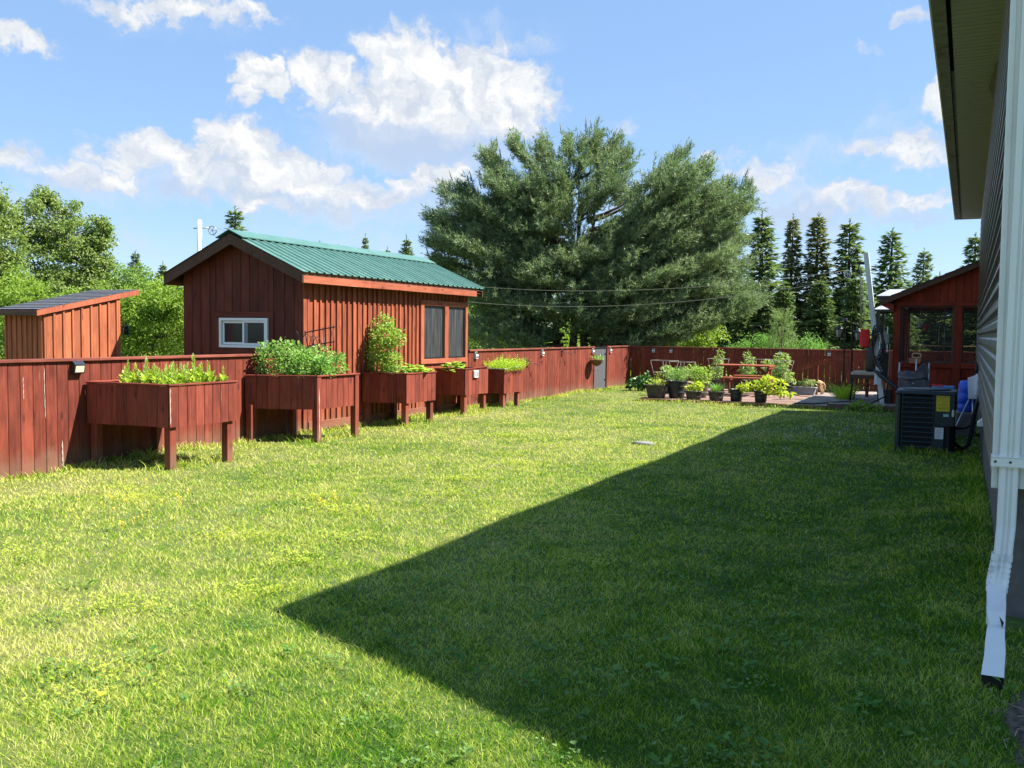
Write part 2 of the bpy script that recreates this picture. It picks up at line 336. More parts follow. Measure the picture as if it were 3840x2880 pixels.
def leafmat(name, stops, trans=.35, scale=1.4, tint=None, rough=.5, tcol=None):
    """leaves: each leaf its own tone, clumps lighter and darker"""
    m, nt, b = newmat(name); ri = nd(nt, 'ShaderNodeNewGeometry').outputs['Random Per Island']
    t = nd(nt, 'ShaderNodeTexCoord').outputs['Object']; oi = nd(nt, 'ShaderNodeObjectInfo').outputs['Random']
    f = mth(nt, 'ADD', mth(nt, 'MULTIPLY', ri, .55), mth(nt, 'MULTIPLY', noise(nt, t, scale, 3), .75))
    f = mth(nt, 'ADD', f, mth(nt, 'MULTIPLY', mth(nt, 'SUBTRACT', oi, .5), .12))
    n = len(stops); c = ramp(nt, f, [(.22+.68*i/(n-1), s) for i, s in enumerate(stops)])
    nt.links.new(c, b.inputs['Base Color']); b.inputs['Roughness'].default_value = rough; b.inputs['Specular IOR Level'].default_value = .25
    tr = nd(nt, 'ShaderNodeBsdfTranslucent'); hs = mixc(nt, 1.0, c, tcol or (1.25, 1.35, .7), 'MULTIPLY'); nt.links.new(hs, tr.inputs[0])
    mx = nd(nt, 'ShaderNodeMixShader', {0: trans, 1: b.outputs[0], 2: tr.outputs[0]}); nt.links.new(mx.outputs[0], nt.nodes['Material Output'].inputs[0]); return m
M = {}
M['fence'] = wood('fence_stain', (0.082, 0.015, 0.009), (0.218, 0.046, 0.024), (.42, .24, .17), .5, tone=.42)
M['fence_cap'] = wood('fence_cap_stain', (0.126, 0.030, 0.020), (0.233, 0.067, 0.044), (.42, .28, .22), .4, tone=.42)
M['bed'] = wood('bed_stain', (0.097, 0.017, 0.011), (0.238, 0.051, 0.029), (.45, .3, .22), .5, tone=.42)
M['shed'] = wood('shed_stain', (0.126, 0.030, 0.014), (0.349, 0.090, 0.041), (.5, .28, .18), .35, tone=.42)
M['shed_gable_shaded'] = wood('shed_stain_shaded', (0.058, 0.013, 0.008), (0.131, 0.030, 0.017), (.22, .11, .07), .3, tone=.42)  # shed stain darkened for the gable, its shade put into the colour
M['small_shed'] = wood('small_shed_stain', (0.233, 0.064, 0.028), (0.436, 0.133, 0.057), (.5, .3, .2), .3, tone=.42)
M['trim'] = wood('trim_stain', (0.204, 0.052, 0.026), (0.369, 0.107, 0.053), (.55, .4, .32), .45, tone=.42)
M['rake'] = wood('rake_weathered', (0.063, 0.030, 0.019), (0.111, 0.056, 0.037), (.2, .12, .09), .3)
M['porch'] = wood('porch_stain', (.15, .017, .007), (.29, .040, .016), None, 0, tone=.42)
M['deckw'] = wood('deck_weathered', (.25, .22, .205), (.44, .40, .37), (.5, .46, .42), .4, tone=.35)
M['deckr'] = wood('deck_red', (.24, .13, .105), (.40, .26, .22), (.45, .38, .34), .7, tone=.4)
M['greywood'] = wood('white_post_paint', (.55, .56, .53), (.72, .73, .70), (.32, .31, .27), .5, tone=.1)
M['tan_wood'] = wood('tan_wood', (.32, .22, .12), (.48, .35, .2))
M['black'] = plain('black_metal', (.012, .012, .013), .45, .0)
M['blackplastic'] = plain('black_plastic', (.022, .024, .024), .42)
M['brownplastic'] = plain('dark_planter_plastic', (.062, .052, .045), .5, var=.25)
M['greyplastic'] = plain('grey_trough_plastic', (.28, .29, .30), .5)
M['white'] = plain('white_aluminium', (.78, .77, .73), .38, var=.04, scale=3, dirt=((.36, .36, .31), .5))
M['whiteplastic'] = plain('white_plastic', (.72, .74, .74), .4, var=.04)
M['soil'] = plain('potting_soil', (.035, .024, .016), .95, var=.5, scale=60, bmp=.6)
M['steel'] = plain('galvanised_steel', (.5, .52, .53), .35, .8)
M['wire'] = plain('wire', (.26, .25, .22), .5, .3)
M['rope'] = plain('rope', (.34, .32, .23), .8)
M['concrete'] = plain('concrete', (.22, .22, .205), .9, var=.25, scale=14, bmp=.4, dirt=((.12, .11, .095), .6))
M['dark'] = plain('dark_interior', (.012, .010, .009), .9)
M['glass_dark'] = plain('dark_window_glass', (.018, .022, .026), .10, spec=.22)
M['screen'] = plain('dark_screen', (.05, .05, .05), .55, var=.35, scale=5)
# ------------------------------------------------------------------ ground
def sst(x): x = np.clip(x, 0, 1); return x*x*(3-2*x)
def gz(x, y):
    x = np.asarray(x, float); y = np.asarray(y, float)
    z = .018*np.sin(x*1.3+.7)*np.sin(y*.9+.4)+.012*np.sin(x*2.9+1.9)*np.cos(y*2.3)
    z = z+.11*sst((x+1.0)/1.1)*sst((12.5-y)/3)*sst((y-3)/1.5)
    far = sst((np.hypot(x, y-14)-40)/120); z = z*(1-far)
    return z-.05*sst((x+8.55)/-.35)*sst((y+2)/4)*sst((9-y)/3)
def zg(x, y): return float(gz(x, y))
def axis(lo, hi, c0, c1, fine, n):
    a = np.arange(c0, c1+1e-6, fine); l = c0-np.geomspace(fine, c0-lo, n)[::-1]; r = c1+np.geomspace(fine, hi-c1, n); return np.concatenate([l, a, r])
gx = axis(-1500, 1500, -10, 3, .25, 24); gy = axis(-600, 1800, 0, 28, .25, 24)
X, Y = np.meshgrid(gx, gy); Z = gz(X, Y); nx, ny = len(gx), len(gy)
gv = np.stack([X, Y, Z], -1).reshape(-1, 3); ii = (np.arange(ny-1)[:, None]*nx+np.arange(nx-1)[None]).reshape(-1, 1)
gf = np.concatenate([ii, ii+1, ii+nx+1, ii+nx], 1).reshape(-1)
def lawn_color(nt):
    """patches of green, yellow-green and dry straw over the lawn, by place"""
    p = nd(nt, 'ShaderNodeNewGeometry').outputs['Position']
    big = noise(nt, p, .55, 4, .6); med = noise(nt, p, 2.9, 6, .68); sm = noise(nt, p, 11, 4)
    f = mth(nt, 'ADD', mth(nt, 'MULTIPLY', big, .45), mth(nt, 'ADD', mth(nt, 'MULTIPLY', med, .4), mth(nt, 'MULTIPLY', sm, .15)))
    px = nd(nt, 'ShaderNodeSeparateXYZ', {0: p}).outputs[0]; lush_shade = smth(nt, mth(nt, 'ADD', px, mth(nt, 'MULTIPLY', big, 1.6)), -4.2, .2)   # lusher towards the house, and house shade deepened in the grass colour
    f = mth(nt, 'SUBTRACT', f, mth(nt, 'MULTIPLY', lush_shade, .105))
    return p, big, med, sm, f
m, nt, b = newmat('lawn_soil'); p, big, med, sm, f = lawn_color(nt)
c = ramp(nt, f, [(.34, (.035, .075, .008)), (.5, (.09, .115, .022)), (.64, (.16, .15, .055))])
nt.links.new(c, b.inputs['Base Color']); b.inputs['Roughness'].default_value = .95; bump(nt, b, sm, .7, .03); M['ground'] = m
tag(link('ground', np_mesh('ground', gv, gf, np.arange(0, len(gf), 4), M['ground'])), kind='structure')

# bare soil by the downspout
dm = MB(); n = 64; rings = []
for u, h in ((0.0, .030), (.35, .026), (.6, .020), (.8, .012), (1.0, -.012)):
    ring = []
    for k in range(n):
        a = 2*math.pi*k/n; r = (.40+.05*math.sin(3*a+1)+.03*math.sin(7*a)+.02*math.sin(13*a+2))*u; x, y = .47+r*.9*math.cos(a), 3.98+r*1.1*math.sin(a); ring.append((x, y, zg(x, y)+h+rnd.uniform(-.004, .004)*(u > 0)))
    rings.append(ring)
dm.add([v for r in rings for v in r], [(i*n+k, i*n+(k+1) % n, (i+1)*n+(k+1) % n, (i+1)*n+k) for i in range(4) for k in range(n)], True)
M['dirt'] = plain('bare_soil', (.085, .066, .05), .95, var=.7, scale=38, bmp=1.0)
tag(dm.build('soil_patch', M['dirt']), kind='structure')

tw = MB()
for k in range(90):
    a = rnd.uniform(0, 6.28); r = rnd.uniform(0, .4); x, y = .45+r*.85*math.cos(a), 4.0+r*1.05*math.sin(a); b2 = rnd.uniform(0, 6.28); L = rnd.uniform(.02, .14); z = zg(x, y)+.036
    tw.tube([(x, y, z), (x+L*.5*math.cos(b2), y+L*.5*math.sin(b2), z+.008), (x+L*math.cos(b2+.3), y+L*math.sin(b2+.3), z)], rnd.uniform(.0015, .004), 4, False)
tag(tw.build('twigs', plain('dry_twigs', (.26, .20, .13), .9, var=.4, scale=20)), 'dry twigs and straw scattered on the bare soil by the downspout', 'twigs', kind='stuff')

# ------------------------------------------------------------------ lawn grass
def grassmat(name, stops, trans=.42):
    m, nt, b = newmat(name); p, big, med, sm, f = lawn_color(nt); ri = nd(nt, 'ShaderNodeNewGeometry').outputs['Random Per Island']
    f = mth(nt, 'ADD', f, mth(nt, 'MULTIPLY', mth(nt, 'SUBTRACT', ri, .5), .26))
    c = ramp(nt, f, stops)
    nt.links.new(c, b.inputs['Base Color']); b.inputs['Roughness'].default_value = .7; b.inputs['Specular IOR Level'].default_value = .08
    tr = nd(nt, 'ShaderNodeBsdfTranslucent'); nt.links.new(mixc(nt, 1.0, c, (1.2, 1.3, .75), 'MULTIPLY'), tr.inputs[0])
    mx = nd(nt, 'ShaderNodeMixShader', {0: trans, 1: b.outputs[0], 2: tr.outputs[0]}); nt.links.new(mx.outputs[0], nt.nodes['Material Output'].inputs[0]); return m
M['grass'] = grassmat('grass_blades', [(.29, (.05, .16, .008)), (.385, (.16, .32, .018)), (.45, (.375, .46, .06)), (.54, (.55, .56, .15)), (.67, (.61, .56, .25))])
DECK = [(-6.72, -2.62, 20.42, 25.4), (-2.62, -1.0, 20.45, 25.4), (-1.5, 1.0, 21.1, 25.4)]
def on_lawn(x, y):
    ok = (x > -8.86) & (x < np.where(y < 5.2, .9, .2)) & (y > 1.2) & (y < 26.1)
    for a, b_, c_, d in DECK: ok &= ~((x > a-.0) & (x < b_) & (y > c_) & (y < d))
    ok &= ~((np.hypot((x-.45)/.85, (y-4.0)/1.05) < .32))
    ok &= ~((x > -.86) & (x < -.1) & (y > 13.5) & (y < 14.25)); return ok
def scatter(n, rmin=2.2, rmax=28, pw=1.0):
    """ground points round the camera position, thinning with distance"""
    out = np.zeros((0, 2))
    while len(out) < n:
        k = int(n*1.6); a = R_(90+26)+npr.uniform(-R_(36), R_(36), k); u = npr.uniform(0, 1, k)
        r = rmin*(rmax/rmin)**u if pw == 1.0 else (rmin**(2-pw-0)+u*(rmax**(2-pw)-rmin**(2-pw)))**(1/(2-pw))
        x, y = r*np.cos(a), r*np.sin(a); ok = on_lawn(x, y); out = np.concatenate([out, np.stack([x, y], 1)[ok]])
    return out[:n]
def grow(xy, hmin, hmax, wid, lean=.35):
    n = len(xy); r = np.hypot(xy[:, 0], xy[:, 1]); az_ = npr.uniform(0, 2*np.pi, n)
    B = np.stack([np.cos(az_), np.sin(az_), np.zeros(n)], 1); D = unit(np.stack([np.zeros(n), np.zeros(n), np.ones(n)], 1)+B*npr.uniform(0, lean, (n, 1)))
    S = np.stack([-np.sin(az_), np.cos(az_), np.zeros(n)], 1); a2 = npr.uniform(0, 2*np.pi, n)
    S = unit(S*np.cos(a2)[:, None]*1.0+B*np.sin(a2)[:, None]); B2 = unit(B+rand_unit(n)*.4); B2[:, 2] = -np.abs(B2[:, 2])*.4
    tuft = .5+.5*np.sin(xy[:, 0]*5.1+2*np.sin(xy[:, 1]*3.3))*np.sin(xy[:, 1]*4.7+2*np.sin(xy[:, 0]*2.7))
    L = npr.uniform(hmin, hmax, n)*(.75+.5*tuft); W = wid*np.clip(r/4.5, .8, 3.0)*npr.uniform(.7, 1.3, n)
    P = np.stack([xy[:, 0], xy[:, 1], gz(xy[:, 0], xy[:, 1])-.005], 1); return blade_geo(P, D, S, B2, L, W)
g1 = grow(scatter(400000, 2.2, 28, 1.0), .020, .046, .0040, .95)
def fringe(n):     # longer uncut grass along fence, beds, deck and AC
    seg = [((-8.8, 4), (-8.8, 26)), ((-7.85, 7.3), (-7.85, 8.5)), ((-8.05, 10), (-8.05, 11.3)), ((-8.15, 12.7), (-8.15, 13.7)), ((-8.3, 14.9), (-8.3, 15.9)),
           ((-6.7, 20.35), (-1.3, 20.4)), ((-.9, 13.42), (-.15, 13.42)), ((-.93, 13.4), (-.93, 14.2)), ((.1, 6), (.1, 13)), ((-8.7, 25.9), (-7, 25.9)), ((-8.6, 8.0), (-8.0, 8.2)), ((-8.6, 12.9), (-8.3, 16))]
    ln = np.array([math.dist(a, b_) for a, b_ in seg]); k = npr.choice(len(seg), n, p=ln/ln.sum()); u = npr.uniform(0, 1, n)
    A = np.array([s[0] for s in seg])[k]; Bq = np.array([s[1] for s in seg])[k]
    xy = A+(Bq-A)*u[:, None]+npr.normal(0, .07, (n, 2)); return xy[(xy[:, 0] > -8.87) & (xy[:, 0] < .19)]
g2 = grow(fringe(9000), .05, .12, .0042, .55)
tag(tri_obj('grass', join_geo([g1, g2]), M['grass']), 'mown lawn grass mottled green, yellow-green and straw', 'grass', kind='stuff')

# ground weeds: yellow-green mats, grey-green clover, broad plantain leaves, flowers
def rosettes(centers, n, r, size, width, up):
    P, D, S, L = [], [], [], []
    for (x, y) in centers:
        a = npr.uniform(0, 2*np.pi, n); rr = npr.uniform(0, r, n); px, py = x+rr*np.cos(a)*1.3, y+rr*np.sin(a)
        d = unit(np.stack([np.cos(a+npr.normal(0, .5, n)), np.sin(a+npr.normal(0, .5, n)), npr.uniform(up*.4, up, n)], 1))
        P.append(np.stack([px, py, gz(px, py)+npr.uniform(.012, .05, n)], 1)); D.append(d); S.append(unit(np.cross(d, [0, 0, 1.0])+rand_unit(n)*.25)); L.append(npr.uniform(.6, 1.2, n)*size)
    P, D, S, L = map(np.concatenate, (P, D, S, L)); return leaf_geo(P, D, S, L, L*width, .15, .12)
M['moss'] = leafmat('yellow_green_groundcover', [(.24, .35, .03), (.37, .45, .045), (.48, .50, .06)], .35, 3)
mats = [(-5.0, 6.55), (-5.3, 6.7), (-4.6, 6.5), (-4.9, 5.2), (-3.9, 4.9), (-6.5, 6.0), (-6.9, 6.2), (-4.2, 3.6), (-3.4, 2.9), (-3.6, 4.2), (-5.1, 11.5), (-4.6, 9.8), (-3.3, 10.6), (-2.6, 7.3), (-4.4, 7.4), (-4.6, 8.2), (-6.0, 12.2), (-4.2, 14.2), (-5.2, 14.6), (-4.4, 12.0), (-5.6, 4.1), (-2.1, 5.6), (-3.2, 6.6), (-1.4, 7.9), (-5.8, 16.5), (-3.9, 5.6)]
mats += [(x+rnd.uniform(-.25, .25), y+rnd.uniform(-.25, .25)) for x, y in mats]
tag(tri_obj('yellow_ground_cover', rosettes(mats, 150, .27, .02, .8, .7), M['moss']), 'low yellow-green weed mats in the sunny lawn', 'ground cover', kind='stuff')
M['clover'] = leafmat('clover_leaves', [(.07, .16, .035), (.12, .23, .055), (.19, .29, .10)], .3, 3, rough=.8)
cl = [tuple(p) for p in scatter(130, 2.6, 14, 1.0)]
tag(tri_obj('clover', rosettes(cl, 36, .13, .020, .95, .7), M['clover']), 'pale clover leaves dotted through the lawn', 'clover', kind='stuff')
M['plantain'] = leafmat('plantain_leaves', [(.045, .13, .02), (.08, .19, .03), (.14, .26, .05)], .3, 3, rough=.6)
pl = scatter(1100, 2.6, 10, 1.0); pl = pl[((pl[:, 1] > 4.05-.4*(pl[:, 0]+3.31)) & (pl[:, 0] > -3.1)) | (npr.uniform(0, 1, len(pl)) < .03)][:400]
tag(tri_obj('broadleaf_weeds', rosettes([tuple(p) for p in pl], 5, .03, .05, .55, .6), M['plantain']), 'broad-leaved plantain weeds in the lawn', 'weeds', kind='stuff')
M['yellow_flower'] = plain('yellow_petals', (.80, .55, .02), .6); M['white_flower'] = plain('white_petals', (.75, .76, .7), .7)
def flowers(name, pts, mat, size, h, label):
    v = MB()
    for x, y in pts:
        z = zg(x, y)+h*rnd.uniform(.7, 1.2); s = size*rnd.uniform(.7, 1.2)
        v.lathe([(s*.3, -.3*s), (s, 0), (s*.5, .35*s)], (x, y, z), 6, closed=True); v.tube([(x, y, z-h), (x+.01, y, z)], .0016, 3, False)
    tag(v.build(name, mat), label, 'flowers', kind='stuff')
fl = [(-6.4+rnd.gauss(0, .35), 5.9+rnd.gauss(0, .4)) for _ in range(20)]+[(-5.9+rnd.gauss(0, .2), 5.1+rnd.gauss(0, .2)) for _ in range(8)]+[(-4.9+rnd.gauss(0, .35), 6.6+rnd.gauss(0, .15)) for _ in range(12)]
flowers('yellow_flowers', fl, M['yellow_flower'], .011, .06, 'small yellow flowers in the sunny grass')
flowers('white_flowers', [(-2.0+rnd.gauss(0, .5), 15.5+rnd.gauss(0, 1.7)) for _ in range(70)], M['white_flower'], .012, .07, 'white clover heads in the shaded grass')

# flat stone in the lawn
s = MB(); s.lathe([(.0, -.02), (.11, -.02), (.13, .012), (.10, .035), (.0, .04)], (-4.07, 12.6, zg(-4.07, 12.6)), 11, 1.3, .8)
tag(s.build('stone', M['concrete']), 'flat pale stone lying in the sunny lawn', 'stone')

# ------------------------------------------------------------------ fences
FX = -8.9
def fence_boards(root, y0, y1, ztop=1.165, skip=()):
    y = y0
    while y < y1-.03:
        w = min(rnd.uniform(.138, .152), y1-y); yc = y+w/2
        zb = zg(FX+.2, yc)-.03
        board('fence_board', root, M['fence'], (FX-.012+rnd.uniform(-.002, .002), yc, zb), (0, 0, 1), (0, 1, 0), ztop-zb, w-.005, .022)
        y += w
def fence_back(root, y0, y1, ztop):
    for z in (.25, .95): board('back_rail', root, M['fence'], (FX-.045, y0, z), (0, 1, 0), (0, 0, 1), y1-y0, .085, .04)
    y = y0+.06
    while y < y1:
        board('post', root, M['fence'], (FX-.11, y, -.1), (0, 0, 1), (0, 1, 0), 1.24, .088, .088); y += 2.35
f1 = thing('board_fence', 'red board fence running beside the raised beds to the green-roofed shed', 'fence', (FX, 7, 0))
fence_boards(f1, 2.6, 11.10); fence_back(f1, 2.6, 11.1, 1.165)
y = 2.6
for L in (2.43, 2.45, 2.4, 1.2): board('cap_rail', f1, M['fence_cap'], (FX-.02, y+.002, 1.183), (0, 1, 0), (1, 0, 0), L-.004, .10, .034); y += L
board('end_post', f1, M['fence'], (FX-.06, 11.07, -.1), (0, 0, 1), (0, 1, 0), 1.26, .05, .09)
M['palepaint'] = plain('bare_pale_wood', (.46, .36, .29), .85, var=.2, scale=30)
def streak(parent, x, pts, w):        # scraped, ragged pale streak standing a hair proud of the board
    mb = MB(); n = 14; (ya, za), (yb, zb) = pts; vs = []
    for k in range(n+1):
        u = k/n; h = w*(.35+.65*abs(math.sin(k*2.3+w*900)))*(1 if 0 < k < n else .2); yy = ya+(yb-ya)*u+.002*math.sin(k*1.7); zz = za+(zb-za)*u; vs += [(x, yy-h, zz), (x, yy+h, zz)]
    mb.add(vs, [(2*k, 2*k+1, 2*k+3, 2*k+2) for k in range(n)]); mb.build('scraped_streak', M['palepaint'], parent)
streak(f1, FX+.0035, ((6.79, 1.11), (6.797, .56)), .004); streak(f1, FX+.0035, ((6.54, 1.02), (6.543, .78)), .0035); streak(f1, FX+.0035, ((7.0, .30), (7.005, .02)), .008)
f2 = thing('board_fence', 'red board fence between the shed and the far corner, broken by a grey gate', 'fence', (FX, 20, 0))
fence_boards(f2, 16.27, 23.17, 1.145); fence_boards(f2, 24.17, 26.2, 1.145); fence_back(f2, 16.3, 23.1, 1.15); fence_back(f2, 24.2, 26.2, 1.15)
y = 16.27
for L in (2.3, 2.3, 2.3): board('cap_rail', f2, M['fence_cap'], (FX-.02, y+.002, 1.162), (0, 1, 0), (1, 0, 0), L-.004, .10, .034); y += L
board('cap_rail', f2, M['fence_cap'], (FX-.02, 24.17, 1.162), (0, 1, 0), (1, 0, 0), 2.08, .10, .034)
for yy in (23.19, 24.15): board('gate_post', f2, M['fence'], (FX-.03, yy, -.1), (0, 0, 1), (0, 1, 0), 1.29, .04, .1)
M['gategrey'] = plain('grey_gate_sheet', (.075, .078, .085), .75, var=.3, scale=40, bmp=.4, dirt=((.22, .21, .19), .35))
gt = thing('garden_gate', 'narrow dark grey gate set in the red fence under the pine', 'gate', (FX, 23.67, 0))
b_ = MB(); b_.cbox(FX-.03, FX-.004, 23.225, 24.115, .04, 1.12, .004); b_.build('gate_panel', M['gategrey'], gt)
b_ = MB(); b_.cbox(FX-.05, FX+.012, 23.215, 24.125, 1.122, 1.16, .004); b_.build('top_rail', M['black'], gt)
for yy in (23.22, 24.085): board('stile', gt, M['black'], (FX-.012, yy+.018, .03), (0, 0, 1), (0, 1, 0), 1.09, .028, .03)
b_ = MB(); b_.box(FX-.0, FX+.02, 23.27, 23.35, .86, .89); b_.tube([(FX+.02, 23.31, .875), (FX+.045, 23.31, .875), (FX+.045, 23.31, .80)], .008); b_.build('latch', M['steel'], gt)
for z in (.25, .95):
    b_ = MB(); b_.box(FX, FX+.006, 24.0, 24.2, z, z+.035); b_.build('hinge', M['black'], gt)
BY = 26.2
f3 = thing('board_fence', 'dark red board fence across the far end, in shade behind the deck', 'fence', (-5, BY, 0))
x = FX+.02
while x < .3:
    w = rnd.uniform(.135, .152); board('fence_board', f3, M['fence'], (x+w/2, BY+rnd.uniform(-.002, .002), -.04), (0, 0, 1), (1, 0, 0), 1.175, w-rnd.choice([.004, .004, .005, .012]), .022); x += w
x = FX
for L in (2.4, 2.4, 2.4, 2.0): board('cap_rail', f3, M['fence_cap'], (x+.002, BY+.01, 1.152), (1, 0, 0), (0, 1, 0), L-.004, .1, .034); x += L
for z in (.25, .95): board('back_rail', f3, M['fence'], (FX, BY+.035, z), (1, 0, 0), (0, 0, 1), 9.2, .085, .04)
for k in range(5): board('post', f3, M['fence'], (FX+.1+k*2.2, BY+.1, -.1), (0, 0, 1), (1, 0, 0), 1.22, .088, .088)

# ------------------------------------------------------------------ shed with the green roof
SY0, SY1, SX0 = 11.13, 16.25, -11.27
RX, RZ, EZ, EXR, EXL, RY0, RY1 = -10.07, 2.985, 2.385, -8.70, -11.44, 10.86, 16.5
sl = (RZ-EZ)/(EXR-RX)
def rz_at(x): return RZ-sl*abs(x-RX)
sh = thing('garden_shed', 'dark red board shed with a ribbed green metal roof and white sliding window', 'shed', (-10.1, 13.7, 0))
core = MB(); core.prism([(SX0+.02, -.05), (FX-.035, -.05), (FX-.035, rz_at(FX)-.1), (RX, RZ-.1), (SX0+.02, rz_at(SX0)-.1)], (0, SY0+.03, 0), (1, 0, 0), (0, 0, 1), (0, 5.05, 0))
core.build('wall', M['dark'], sh)
WX0, WX1, WZ0, WZ1 = -10.49, -9.53, 1.255, 1.71
x = SX0; stops_ = [WX0-.094, WX1+.094, FX]
while x < FX-.02:
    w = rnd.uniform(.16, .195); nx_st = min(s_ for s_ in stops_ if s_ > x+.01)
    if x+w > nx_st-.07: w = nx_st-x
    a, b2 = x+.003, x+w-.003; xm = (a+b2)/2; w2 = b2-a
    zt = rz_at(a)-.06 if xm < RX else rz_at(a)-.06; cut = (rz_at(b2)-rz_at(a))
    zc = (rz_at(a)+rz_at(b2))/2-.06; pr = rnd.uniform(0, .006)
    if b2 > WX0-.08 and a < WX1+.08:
        board('wall_board', sh, M['shed_gable_shaded'], (xm, SY0-pr, WZ1+.095), (0, 0, 1), (1, 0, 0), zc-WZ1-.095, w2, .022, cut=cut)
        board('wall_board', sh, M['shed_gable_shaded'], (xm, SY0-pr, -.02), (0, 0, 1), (1, 0, 0), WZ0-.095+.02, w2, .022)
    else: board('wall_board', sh, M['shed_gable_shaded'], (xm, SY0-pr, -.02), (0, 0, 1), (1, 0, 0), zc+.02, w2, .022, cut=cut)
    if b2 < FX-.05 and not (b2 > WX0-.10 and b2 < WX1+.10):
        board('batten', sh, M['shed_gable_shaded'], (x+w, SY0-.016, -.02), (0, 0, 1), (1, 0, 0), rz_at(x+w)-.05, .03, .014)
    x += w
wd = link('window', None, sh, Matrix.Translation((-10.0, SY0-.03, 1.48))); wd['label'] = 'white framed sliding window in the gable'
def frame(name, x0, x1, z0, z1, t, y, d, mat, parent):
    fm = MB(); fm.box(x0, x1, y-d, y+.01, z1-t, z1); fm.box(x0, x1, y-d, y+.01, z0, z0+t); fm.box(x0, x0+t, y-d, y+.01, z0+t, z1-t); fm.box(x1-t, x1, y-d, y+.01, z0+t, z1-t); return fm.build(name, mat, parent)
frame('window_frame', WX0, WX1, WZ0, WZ1, .04, SY0-.012, .04, M['whiteplastic'], wd)
xm = (WX0+WX1)/2
frame('sash', WX0+.045, xm+.0, WZ0+.045, WZ1-.045, .035, SY0-.006, .014, M['whiteplastic'], wd)
frame('sash', xm-.012, WX1-.045, WZ0+.042, WZ1-.042, .03, SY0-.024, .014, M['whiteplastic'], wd)
for a, b2, yy in ((WX0+.08, xm-.035, SY0-.008), (xm+.018, WX1-.075, SY0-.027)):
    g = MB(); g.box(a, b2, yy-.003, yy+.003, WZ0+.075, WZ1-.075); g.build('pane', M['glass_dark'], wd)
cu_ = MB(); cu_.box(xm+.030, xm+.085, SY0-.0335, SY0-.0315, WZ0+.08, WZ1-.08); cu_.build('curtain', plain('grey_curtain', (.20, .22, .22), .9), wd)
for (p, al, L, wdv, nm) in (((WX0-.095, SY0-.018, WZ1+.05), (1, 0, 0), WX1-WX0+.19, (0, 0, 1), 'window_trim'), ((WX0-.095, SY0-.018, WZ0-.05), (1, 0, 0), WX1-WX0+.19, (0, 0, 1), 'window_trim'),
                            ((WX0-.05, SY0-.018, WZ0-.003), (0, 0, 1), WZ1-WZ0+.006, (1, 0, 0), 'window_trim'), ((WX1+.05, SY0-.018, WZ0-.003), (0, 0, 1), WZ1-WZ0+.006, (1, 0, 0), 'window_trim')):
    board(nm, sh, M['shed_gable_shaded'], p, al, wdv, L, .092, .02)
# long wall towards the lawn
y = SY0-.012; DY0, DY1 = 14.42, 16.17; k = 0
while y < DY0-.02:
    w = min(rnd.uniform(.12, .16), DY0-y); yc = y+w/2; zt = 2.30
    board('wall_board', sh, M['shed'], (FX-.012-rnd.uniform(0, .004), yc, .0), (0, 0, 1), (0, 1, 0), zt, w-.006, .022)
    if y > SY0+.05: board('batten', sh, M['shed'], (FX+.012, y+rnd.uniform(-.012, .012), .0), (0, 0, 1), (0, 1, 0), zt, rnd.uniform(.04, .065), .02)
    y += w
board('corner_board', sh, M['shed'], (FX+.014, SY0+.03, -.02), (0, 0, 1), (0, 1, 0), 2.3, .085, .022)
y = DY0
while y < SY1-.02:
    w = min(.135, SY1-y); yc = y+w/2
    board('wall_board', sh, M['shed'], (FX-.012, yc, 2.115), (0, 0, 1), (0, 1, 0), .2, w-.006, .022)
    board('wall_board', sh, M['shed'], (FX-.012, yc, .0), (0, 0, 1), (0, 1, 0), .94, w-.006, .022)
    board('batten', sh, M['shed'], (FX+.010, y, 2.115), (0, 0, 1), (0, 1, 0), .2, .045, .018); y += w
plank('skirt_board', sh, M['trim'], (FX+.025, SY0+.1, .09), (FX+.025, DY1, .09), .13, .022, (0, 0, 1))
for yy, w in ((DY0+.055, .11), (15.345, .14), (DY1-.045, .09)): board('door_stile', sh, M['trim'], (FX+.014, yy, 1.03), (0, 0, 1), (0, 1, 0), .975, w, .045)
plank('header', sh, M['trim'], (FX+.014, DY0, 2.056), (FX+.014, DY1, 2.056), .10, .046, (0, 0, 1)); plank('sill', sh, M['trim'], (FX+.016, DY0, .985), (FX+.016, DY1, .985), .088, .05, (0, 0, 1))
m, nt, b = newmat('insect_screen'); t = nd(nt, 'ShaderNodeTexCoord').outputs['Object']
mp = nd(nt, 'ShaderNodeMapping', {'Vector': t, 'Scale': (3, 9, .9)}).outputs[0]; cf = noise(nt, mp, 2.0, 5)
nt.links.new(ramp(nt, cf, [(.35, (.018, .019, .02)), (.62, (.055, .055, .056)), (.75, (.10, .10, .10))]), b.inputs['Base Color']); b.inputs['Roughness'].default_value = .4; M['shed_screen'] = m
for a, b2 in ((14.535, 15.27), (15.42, 16.075)):
    g = MB(); g.box(FX-.006, FX-.002, a, b2, 1.035, 2.0); pn = g.build('screen_panel', M['shed_screen'], sh)
    fm = MB()
    for (ya, yb, za, zb) in ((a, b2, 1.975, 2.003), (a, b2, 1.032, 1.06), (a, a+.028, 1.06, 1.975), (b2-.028, b2, 1.06, 1.975)): fm.box(FX-.002, FX+.012, ya, yb, za, zb)
    fm.build('screen_frame', M['black'], pn)
